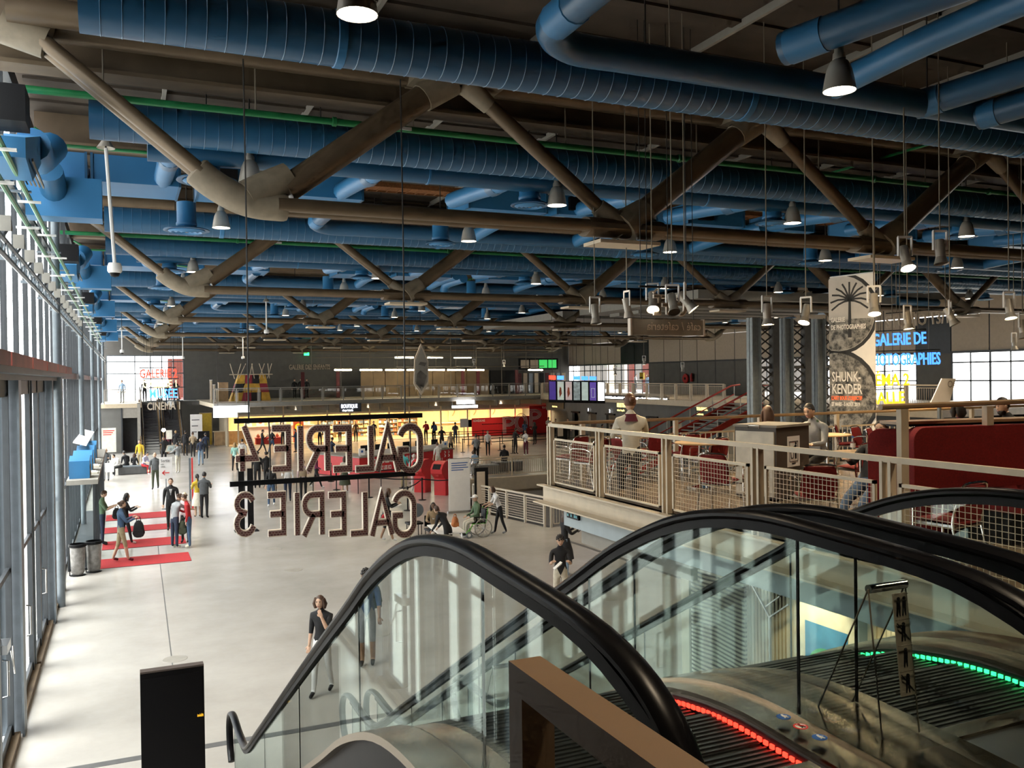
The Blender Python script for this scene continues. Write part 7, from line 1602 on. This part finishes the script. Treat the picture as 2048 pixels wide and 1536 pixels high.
PEOPLE = [
 (645, 1388, 215, 1.66, 'woman in black t-shirt and white trousers with hand to mouth, nearest the viewer', dict(pose='chin', legs='walk', top='k', bottom='w', long=False, hair='b', style='bob', female=True)),
 (735, 1330, 200, 1.76, 'man in blue t-shirt and grey shorts seen through the near escalator glass', dict(pose='right', legs='contra', top='b', bottom='g', long=False, shorts=True, hair='k', style='curly', skin='d', head=15)),
 (1122, 1229, 205, 1.74, 'young man in black t-shirt and cream trousers holding white paper by the rail', dict(pose='phone', legs='stand', top='k', bottom='c', long=False, hair='k', style='curly', head=5, turn=-10)),
 (1130, 1152, 95, 1.7, 'long-haired person in a loose black dress holding a phone under the cafe', dict(pose='phone', legs='contra', top='k', bottom='lj', long=True, hair='b', style='long', female=True, skirt=(.55, 'k', .06), shoe='g')),
 (1000, 1068, 280, 1.66, 'woman in white t-shirt and black capri trousers pushing the wheelchair', dict(pose='push', legs='walk', top='w', bottom='k', long=False, hair='b', style='bob', female=True, lean=18, shoe='g')),
 (897, 1118, 330, 1.66, 'woman in black jacket leaning over the white table', dict(pose='reach', legs='stand', top='k', bottom='k', hair='b', style='short', female=True, lean=38)),
 (775, 1082, 100, 1.7, 'woman in black with bare legs and white shoes walking behind the mirrored letters', dict(pose='phone', legs='walk', top='k', bottom='k', shorts=True, shoe='w', hair='b', style='long', skin='d', female=True, skirt=(.22, 'k', .02))),
 (808, 976, 20, 1.76, 'man in turquoise polo shirt and khaki trousers at the ticket machines', dict(pose='right', top='t', bottom='kh', long=False, hair='g', style='short', wide=1.1)),
 (829, 982, 20, 1.7, 'person all in white beside the turquoise shirt', dict(pose='right', top='w', bottom='w', long=False, hair='w', style='short', wide=1.05, shoe='w')),
 (876, 948, 350, 1.72, 'man in white shirt standing at the right end of the information desk', dict(pose='right', top='w', bottom='c', long=False, hair='b')),
 (664, 934, 60, 1.76, 'man in dark navy top and jeans at the left end of the information desk', dict(pose='phone', top='n', bottom='n', hair='k', head=20, shoe='w')),
 (690, 984, 20, 1.66, 'woman in a long dark flowered skirt walking away from the desk', dict(pose='bag', legs='walk', top='c', bottom='dg', hair='b', style='long', female=True, skirt=(.66, 'ol', .1), shorts=True)),
 (543, 1012, 195, 1.68, 'woman in black strap top and jeans walking towards the viewer', dict(pose='down', legs='walk', top='k', bottom='j', long=False, shoe='w', hair='b', style='pony', female=True)),
 (576, 1004, 190, 1.74, 'man in open white shirt with folded papers walking left of a pair', dict(pose='right', legs='walk', top='w', bottom='n', hair='k', style='short', wide=1.08)),
 (607, 1000, 190, 1.76, 'man in pink shirt and tan waistcoat walking right of a pair', dict(pose='left', legs='walk', top='pk', bottom='k', hair='r', style='short', extra='vest', wide=1.06)),
 (515, 977, 10, 1.8, 'left of two men in black suits standing with backs turned', dict(pose='down', top='k', bottom='k', hair='k', extra='jacket')),
 (534, 976, 340, 1.76, 'right of two men in black suits standing with backs turned', dict(pose='phone', top='k', bottom='k', hair='k', extra='jacket')),
 (470, 943, 20, 1.66, 'fair-haired woman in mint t-shirt and black skirt at left of the letters', dict(pose='bag', legs='walk', top='mg', bottom='k', long=False, hair='l', style='long', female=True, shoe='w')),
 (485, 936, 15, 1.74, 'person in white shirt and black trousers behind the mint t-shirt', dict(pose='down', legs='walk', top='w', bottom='k', hair='k')),
 (525, 908, 95, 1.76, 'man in black suit striding past the bookshop window', dict(pose='right', legs='stride', top='k', bottom='k', hair='k')),
 (545, 906, 250, 1.72, 'person in dark jacket and jeans with rucksack before the bookshop', dict(pose='hips', legs='stride', top='k', bottom='j', hair='b', style='curly')),
 (592, 905, 270, 1.7, 'man in dark blue looking at the orange banner', dict(pose='phone', legs='contra', top='n', bottom='n', hair='b')),
 (566, 893, 200, 1.7, 'visitor in black inside the bookshop behind the red table', dict(pose='phone', top='k', bottom='k', hair='k')),
 (640, 893, 200, 1.68, 'visitor in black standing right of the bookshop window', dict(pose='right', top='k', bottom='k', hair='k', style='long', female=True)),
 (633, 976, 110, 1.68, 'woman in dark coat and white trainers walking behind the letter R', dict(pose='bag', legs='stride', top='pu', bottom='k', shoe='w', hair='k', style='bun', female=True)),
 (343, 1060, 185, 1.82, 'man in black suit and tie standing by the red mats', dict(pose='down', legs='contra', top='k', bottom='k', hair='b', extra='suit', wide=1.08)),
 (350, 1096, 55, 1.7, 'woman in grey t-shirt and jeans bending over a bag by the red mats', dict(pose='reachr', top='g', bottom='n', long=False, shoe='c', hair='b', style='bun', female=True, lean=14, head=25)),
 (371, 1085, 200, 1.62, 'woman in sun hat and pale shirt between two girls by the red mats', dict(pose='phone', top='pk', bottom='k', hair='b', style='hat', female=True)),
 (379, 1095, 280, 1.68, 'girl in red jumper and jeans holding a dark bag by the red mats', dict(pose='right', top='r', bottom='j', shoe='c', hair='b', style='bun', female=True, head=25, lean=8)),
 (409, 1037, 20, 1.76, 'young man in dark jacket with yellow stripes seen from behind', dict(pose='phone', top='dg', bottom='k', hair='k', extra='jacket')),
 (396, 1034, 350, 1.64, 'woman in yellow top and pale skirt beside the dark jacket', dict(pose='phone', top='y', bottom='c', long=False, shorts=True, hair='k', style='pony', female=True, skirt=(.55, 'c', .05))),
 (243, 1123, 80, 1.78, 'bearded man in denim jacket and khaki shorts on the red mats', dict(pose='phone', legs='walk', top='j', bottom='kh', shorts=True, shoe='m', hair='b', style='bun', extra='beard')),
 (252, 1089, 75, 1.66, 'person with black trousers and white trainers hidden behind the bearded man', dict(pose='phone', legs='walk', top='k', bottom='k', shoe='w', hair='k', style='long', female=True)),
 (206, 1090, 95, 1.74, 'man in grey t-shirt and jeans looking into a bag at the booth', dict(pose='phone', top='gr', bottom='n', long=False, hair='b', head=30)),
 (213, 962, 185, 1.72, 'white-haired man in grey sweater carrying a white carrier bag', dict(pose='phone', legs='contra', top='dg', bottom='g', hair='w', style='bald', wide=1.1)),
 (311, 978, 190, 1.78, 'bald man in dark jacket walking towards the viewer', dict(pose='swing', legs='walk', top='dg', bottom='ol', hair='g', style='bald', extra='jacket')),
 (328, 930, 185, 1.78, 'man in open black jacket and grey shirt at the foot of the far escalators', dict(pose='right', legs='walk', top='k', bottom='k', skin='d', hair='k')),
 (356, 946, 330, 1.72, 'person in grey hoodie and cream trousers reading a folded map', dict(pose='reach', top='g', bottom='c', hair='k', shoe='w')),
 (402, 931, 190, 1.7, 'woman in dark jacket and light jeans walking from the far escalators', dict(pose='bag', legs='walk', top='n', bottom='lj', hair='k', style='pony', female=True)),
 (412, 918, 350, 1.74, 'man in dark clothes behind the woman in light jeans', dict(pose='down', top='n', bottom='k', hair='k')),
 (386, 915, 10, 1.72, 'person in tan jacket waiting near the far escalators', dict(pose='phone', top='tn', bottom='k', hair='b', shoe='w')),
 (371, 912, 20, 1.76, 'man in black waiting near the far escalators', dict(pose='down', top='k', bottom='k', hair='k', extra='jacket')),
 (352, 910, 10, 1.72, 'fair-haired person in black at the foot of the right far escalator', dict(pose='down', top='k', bottom='k', hair='l')),
 (338, 908, 10, 1.68, 'person in maroon at the foot of the far escalators', dict(pose='down', top='m', bottom='k', hair='k', style='long', female=True)),
 (911, 889, 15, 1.74, 'man in grey with rucksack before the yellow counter', dict(pose='phone', top='dg', bottom='j', hair='k', shoe='w')),
 (902, 914, 20, 1.66, 'woman in tan top with a black coat over her arm at the queue', dict(pose='bag', legs='contra', top='tn', bottom='k', hair='l', style='long', female=True)),
 (953, 929, 10, 1.8, 'man in grey shirt and black trousers with his back to the viewer at the queue', dict(pose='phone', top='g', bottom='k', long=False, hair='b', wide=1.1)),
 (976, 911, 200, 1.66, 'woman in white t-shirt and black trousers in the queue', dict(pose='down', legs='contra', top='w', bottom='k', long=False, hair='k', style='bun', female=True)),
 (1031, 908, 80, 1.76, 'man in black t-shirt and trousers leaning on the queue belt', dict(pose='right', legs='contra', top='k', bottom='k', long=False, hair='b')),
 (1052, 911, 240, 1.68, 'woman in white top and red trousers in the queue', dict(pose='phone', legs='contra', top='w', bottom='m', hair='k', style='bun', female=True, shoe='w')),
 (1050, 884, 20, 1.7, 'woman in denim jacket before the giant letters', dict(pose='phone', top='j', bottom='k', hair='b', style='long', female=True)),
 (1070, 889, 350, 1.72, 'long-haired woman all in black before the giant letters', dict(pose='phone', top='k', bottom='k', hair='k', style='long', female=True)),
 (852, 884, 20, 1.7, 'person with red rucksack behind the information desk', dict(pose='phone', top='r', bottom='k', hair='b')),
 (868, 886, 20, 1.72, 'person with blue rucksack behind the information desk', dict(pose='phone', top='b', bottom='k', hair='b', style='long', female=True)),
 (884, 903, 195, 1.76, 'staff member in black t-shirt behind the information desk', dict(pose='table', top='k', bottom='k', long=False, hair='k')),
 (748, 884, 200, 1.72, 'visitor in dark clothes inside the boutique', dict(pose='phone', top='k', bottom='k', hair='k')),
 (680, 885, 340, 1.7, 'visitor in white shirt inside the boutique', dict(pose='phone', top='w', bottom='k', hair='k')),
 (712, 884, 200, 1.7, 'visitor in brown inside the boutique', dict(pose='down', top='br', bottom='k', hair='b')),
 (1097, 874, 190, 1.7, 'steward in pale shirt at the edge of the red panel', dict(pose='cross', top='w', bottom='k', skin='d', hair='k')),
 (1112, 879, 250, 1.7, 'visitor in dark clothes right of the red panel, left one', dict(pose='down', top='k', bottom='k', hair='k')),
 (1136, 881, 200, 1.78, 'visitor in dark clothes right of the red panel, right one', dict(pose='down', top='n', bottom='k', hair='k')),
 (1204, 897, 90, 1.74, 'visitor in black at the ticket windows, leftmost', dict(pose='phone', top='k', bottom='k', hair='k')),
 (1222, 899, 90, 1.74, 'visitor in dark top at the ticket windows, second', dict(pose='phone', top='dg', bottom='k', hair='b')),
 (1237, 902, 90, 1.7, 'visitor in pale shirt at the ticket windows', dict(pose='down', top='g', bottom='k', hair='k')),
 (1252, 902, 100, 1.72, 'visitor in black at the ticket windows, rightmost', dict(pose='down', top='k', bottom='k', hair='k')),
]
for px, py, face, h, lab, k in PEOPLE: P_(px, py, face, h, lab, **k)
# on the far escalator, galleries and outside
person(3.35, 73.0, 2.33, 10, 1.76, 'man in white shirt riding the far right escalator', pose='down', top='w', bottom='k', hair='k')
person(3.2, 75.0, 3.4, 10, 1.7, 'person in blue jeans near the top of the far right escalator', pose='down', top='k', bottom='j', hair='k')
person(1.55, 76.5, 3.65, 190, 1.75, 'dark figure at the head of the far left escalator', pose='down', top='k', bottom='k', hair='k'); person(3.9, 77.0, 3.65, 150, 1.72, 'dark figure at the head of the far right escalator', pose='phone', top='k', bottom='k', hair='k')
person(-.1, 72.5, 3.65, 200, 1.74, 'figure in pale blue on the balcony before the bright end window', pose='down', top='lj', bottom='g', hair='k')
for k, (x, lab) in enumerate(((13.55, 'left of three dark figures on the far gallery'), (14.1, 'middle of three dark figures on the far gallery'), (14.6, 'right of three dark figures on the far gallery'))): person(x, 77, 3.65, 180, 1.65 + .05 * (k % 2), lab, pose='down', top='k', bottom='k', hair='k' if k else 'b')
person(44.5, 71.3, 3.6, 100, 1.76, 'visitor in white with black rucksack outside the far glazing', pose='down', top='w', bottom='n', hair='k', shorts=True); person(44.5, 69.2, 3.6, 260, 1.7, 'visitor in pale blue outside the far glazing', pose='down', top='lj', bottom='lj', hair='b', style='long', female=True)
# wheelchair user, seated people
person(wc_c.x - .02, wc_c.y, 0, 270, 1.72, 'man in white cap and green top seated in the wheelchair', pose='lap', legs='sit', top='gr', bottom='c', hair='g', style='cap', seat=.5, shoe='w')
person(9.0, 26.6, 0, 200, 1.7, 'steward in leopard jacket with badge seated behind the white table', pose='table', legs='sit', top='lp', bottom='k', skin='e', hair='k', style='long', female=True, seat=.48, extra='badge', lean=10)
o = thing('steward_chair', 'dark chair under the seated steward', 'chair', (9.0, 26.65, 0)); MB().box(8.78, 9.22, 26.45, 26.9, .4, .45).build('seat', 'black', o); MB().box(8.8, 9.2, 26.9, 26.93, .5, .85).build('backrest', 'black', o)
for dx, dy in ((-.18, -.18), (.18, -.18), (-.18, .22), (.18, .22)): MB().tube([(9.0 + dx, 26.67 + dy, 0), (9.0 + dx, 26.67 + dy, .42)], .014, 6).build('leg', 'black', o)
person(17.3, 43.95, 0, 235, 1.66, 'woman in pale denim seated on the grey box bench', pose='lap', legs='sit', top='lj', bottom='g', skin='e', hair='k', style='bob', female=True, seat=.55, lean=10)
person(19.5, 45.1, 0, 20, 1.76, 'man in black suit seated on the dark bench with his back turned', pose='lap', legs='sit', top='k', bottom='k', hair='k', seat=.55, extra='jacket')
person(-.2, 54.3, 0, 250, 1.7, 'visitor in white t-shirt hunched on the bench with black trousers', pose='table', legs='sit', top='w', bottom='k', hair='k', seat=.47, lean=32, shoe='w'); person(.95, 54.3, 0, 130, 1.66, 'visitor in lavender t-shirt and red trousers on the bench', pose='table', legs='sit', top='lv', bottom='r', long=False, hair='k', seat=.47, lean=22, shoe='w', female=True)
person(.1, 55.0, 0, 330, 1.72, 'visitor in dark hoodie on the far side of the bench', pose='lap', legs='sit', top='k', bottom='k', hair='k', seat=.47, lean=18); person(.5, 55.1, 0, 20, 1.5, 'long-haired child in dark clothes on the bench', pose='lap', legs='sit', top='k', bottom='k', hair='b', style='long', seat=.45, female=True)
person(.85, 57.5, 0, 200, 1.74, 'person in mustard yellow shirt standing behind the bench', pose='down', top='y', bottom='kh', hair='k')
# cafe
p = U(1190, 905, X=6.45); person(6.5, 10.55, 3.65, 25, 1.86, 'woman with hair in a clip and cream cardigan seated at the end of the cafe', pose='table', legs='sit', top='c', bottom='k', hair='r', style='bun', female=True, seat=.4, turn=-10, collar='m')
person(8.85, 10.45, 3.65, 20, 1.58, 'brown-haired woman seated behind the waste cabinet', pose='lap', legs='sit', top='pk', bottom='k', hair='b', style='long', female=True, seat=.38)
person(9.3, 9.9, 3.65, 255, 1.66, 'man in grey and black sweatshirt leaning on the cafe table', pose='table', legs='sit', top='g', bottom='k', hair='k', style='short', seat=.4, lean=16, head=18, collar='gr')
person(11.2, 9.05, 3.65, 10, 1.6, 'black-haired woman in red and purple top seated beyond the booth', pose='lap', legs='sit', top='pu', bottom='k', hair='k', style='bob', female=True, seat=.38)
person(11.4, 8.35, 3.65, 290, 1.72, 'bearded man in black t-shirt seated at the right edge of the cafe', pose='table', legs='sit', top='k', bottom='k', long=False, hair='k', seat=.4, extra='beard', lean=10, head=12)
person(7.9, 7.6, 3.65, 250, 1.7, 'person reclining with black jacket and blue jeans left of the red booth', pose='lap', legs='out', top='k', bottom='j', hair='k', seat=.3, lean=-35)
finish_people()
# bags and things in hands
def sack(name, label, cat, p, rx, ry, rz, mt, strap=True):
    o = thing(name, label, cat, p); b = MB(); ell(b, Vector(p) + Vector((0, 0, rz)), rx, ry, rz, 12, 8, lambda v: Vector((v.x * (1.12 if v.z < 0 else .9), v.y, max(v.z, -rz * .85)))); b.build('bag_body', mt, o, True)
    MB().box(p[0] - rx * .7, p[0] + rx * .7, p[1] - ry * 1.1, p[1] - ry * .8, p[2] + rz * .3, p[2] + rz * 1.0).build('bag_pocket', mt, o)
    if strap: MB().tube(smooth_path([(p[0] - rx * .4, p[1], p[2] + rz * 1.8), (p[0] - rx * .2, p[1], p[2] + rz * 2.3), (p[0] + rx * .2, p[1], p[2] + rz * 2.3), (p[0] + rx * .4, p[1], p[2] + rz * 1.8)], 3), .012, 5).build('bag_strap', mt, o)
cb = lambda c: cm('c', c)
q = at(243, 1123); sack('backpack', 'black rucksack held out by the bearded man in denim', 'backpack', (q.x + .48, q.y + .05, .62), .17, .13, .28, cb('k'))
q = at(379, 1095); sack('carrier_bag', 'dark shiny bag held by the girl in the red jumper', 'bag', (q.x - .2, q.y + .1, .38), .15, .1, .24, cb('ol'))
q = at(206, 1090); sack('backpack', 'small black rucksack held by the man at the booth', 'backpack', (q.x + .42, q.y, .78), .14, .12, .2, cb('k'))
q = at(213, 962); o = thing('carrier_bag', 'square white carrier bag held by the white-haired man', 'bag', (q.x + .15, q.y - .3, .45)); MB().box(q.x - .05, q.x + .38, q.y - .38, q.y - .26, .5, .98).build('bag_body', 'white', o); MB().tube([(q.x + .05, q.y - .32, .98), (q.x + .1, q.y - .32, 1.1), (q.x + .2, q.y - .32, 1.1), (q.x + .26, q.y - .32, .98)], .01, 5).build('bag_handle', 'white', o)
q = at(897, 1118); mat('bag_orange', (.42, .14, .04), .5); sack('handbag', 'orange leather bag on the back of the leaning woman', 'bag', (q.x + .16, q.y - .16, .92), .12, .09, .17, 'bag_orange')
q = at(735, 1330); sack('backpack', 'dark green rucksack on the man in blue', 'backpack', (q.x + .2, q.y + .2, .95), .15, .12, .25, cb('ol'), False)
q = at(911, 889); sack('backpack', 'grey rucksack on the man before the yellow counter', 'backpack', (q.x - .1, q.y - .22, 1.0), .17, .12, .26, cb('dg'), False)
q = at(852, 884); sack('backpack', 'bright red rucksack behind the information desk', 'backpack', (q.x + .05, q.y - .22, .95), .18, .12, .28, cb('r'), False); q = at(868, 886); sack('backpack', 'blue rucksack behind the information desk', 'backpack', (q.x + .05, q.y - .22, .95), .18, .12, .28, cb('b'), False)
q = at(775, 1082); sack('handbag', 'small red bag at the hip of the walking woman', 'bag', (q.x - .1, q.y - .16, .76), .14, .06, .08, cb('r')); o = thing('paper_sheet', 'loose white papers carried by the walking woman', 'papers', (q.x + .3, q.y, 1.1)); MB().obox((q.x + .34, q.y - .08, 1.13), (.12, 0, .05), (0, .09, 0), (0, 0, .006)).build('sheet', 'white', o); MB().obox((q.x + .36, q.y - .1, 1.1), (.1, .02, -.07), (0, .09, 0), (0, .004, .004)).build('sheet', 'white', o)
q = at(1122, 1229); o = thing('paper_sheet', 'white paper held by the young man in black', 'papers', (q.x - .3, q.y - .3, 1.15)); MB().obox((q.x - .28, q.y - .42, 1.2), (.1, .02, .06), (.01, .07, .0), (0, 0, .005)).build('sheet', 'white', o); MB().obox((q.x - .26, q.y - .4, 1.18), (.09, .03, .04), (.01, .06, .0), (0, 0, .004)).build('sheet', 'white', o)
q = at(356, 946); o = thing('paper_sheet', 'large printed map held up by the person in the grey hoodie', 'papers', (q.x - .3, q.y + .4, 1.3)); MB().obox((q.x - .36, q.y + .42, 1.4), (.24, .1, 0), (.06, -.1, .2), (0, .004, .002)).build('sheet', 'poster_paper', o); MB().obox((q.x - .34, q.y + .41, 1.4), (.18, .08, 0), (.04, -.08, .15), (0, .005, .003)).build('map_print', 'scr_d', o)
q = at(1130, 1152); o = thing('mobile_phone', 'black phone held by the person in the loose black dress', 'phone', (q.x + .4, q.y, 1.1)); MB().obox((q.x + .42, q.y - .02, 1.17), (.04, 0, .03), (0, .05, 0), (-.004, 0, .006)).build('phone_body', 'black', o); MB().obox((q.x + .418, q.y - .02, 1.176), (.034, 0, .026), (0, .044, 0), (-.001, 0, .002)).build('phone_screen', 'frame_grey', o)
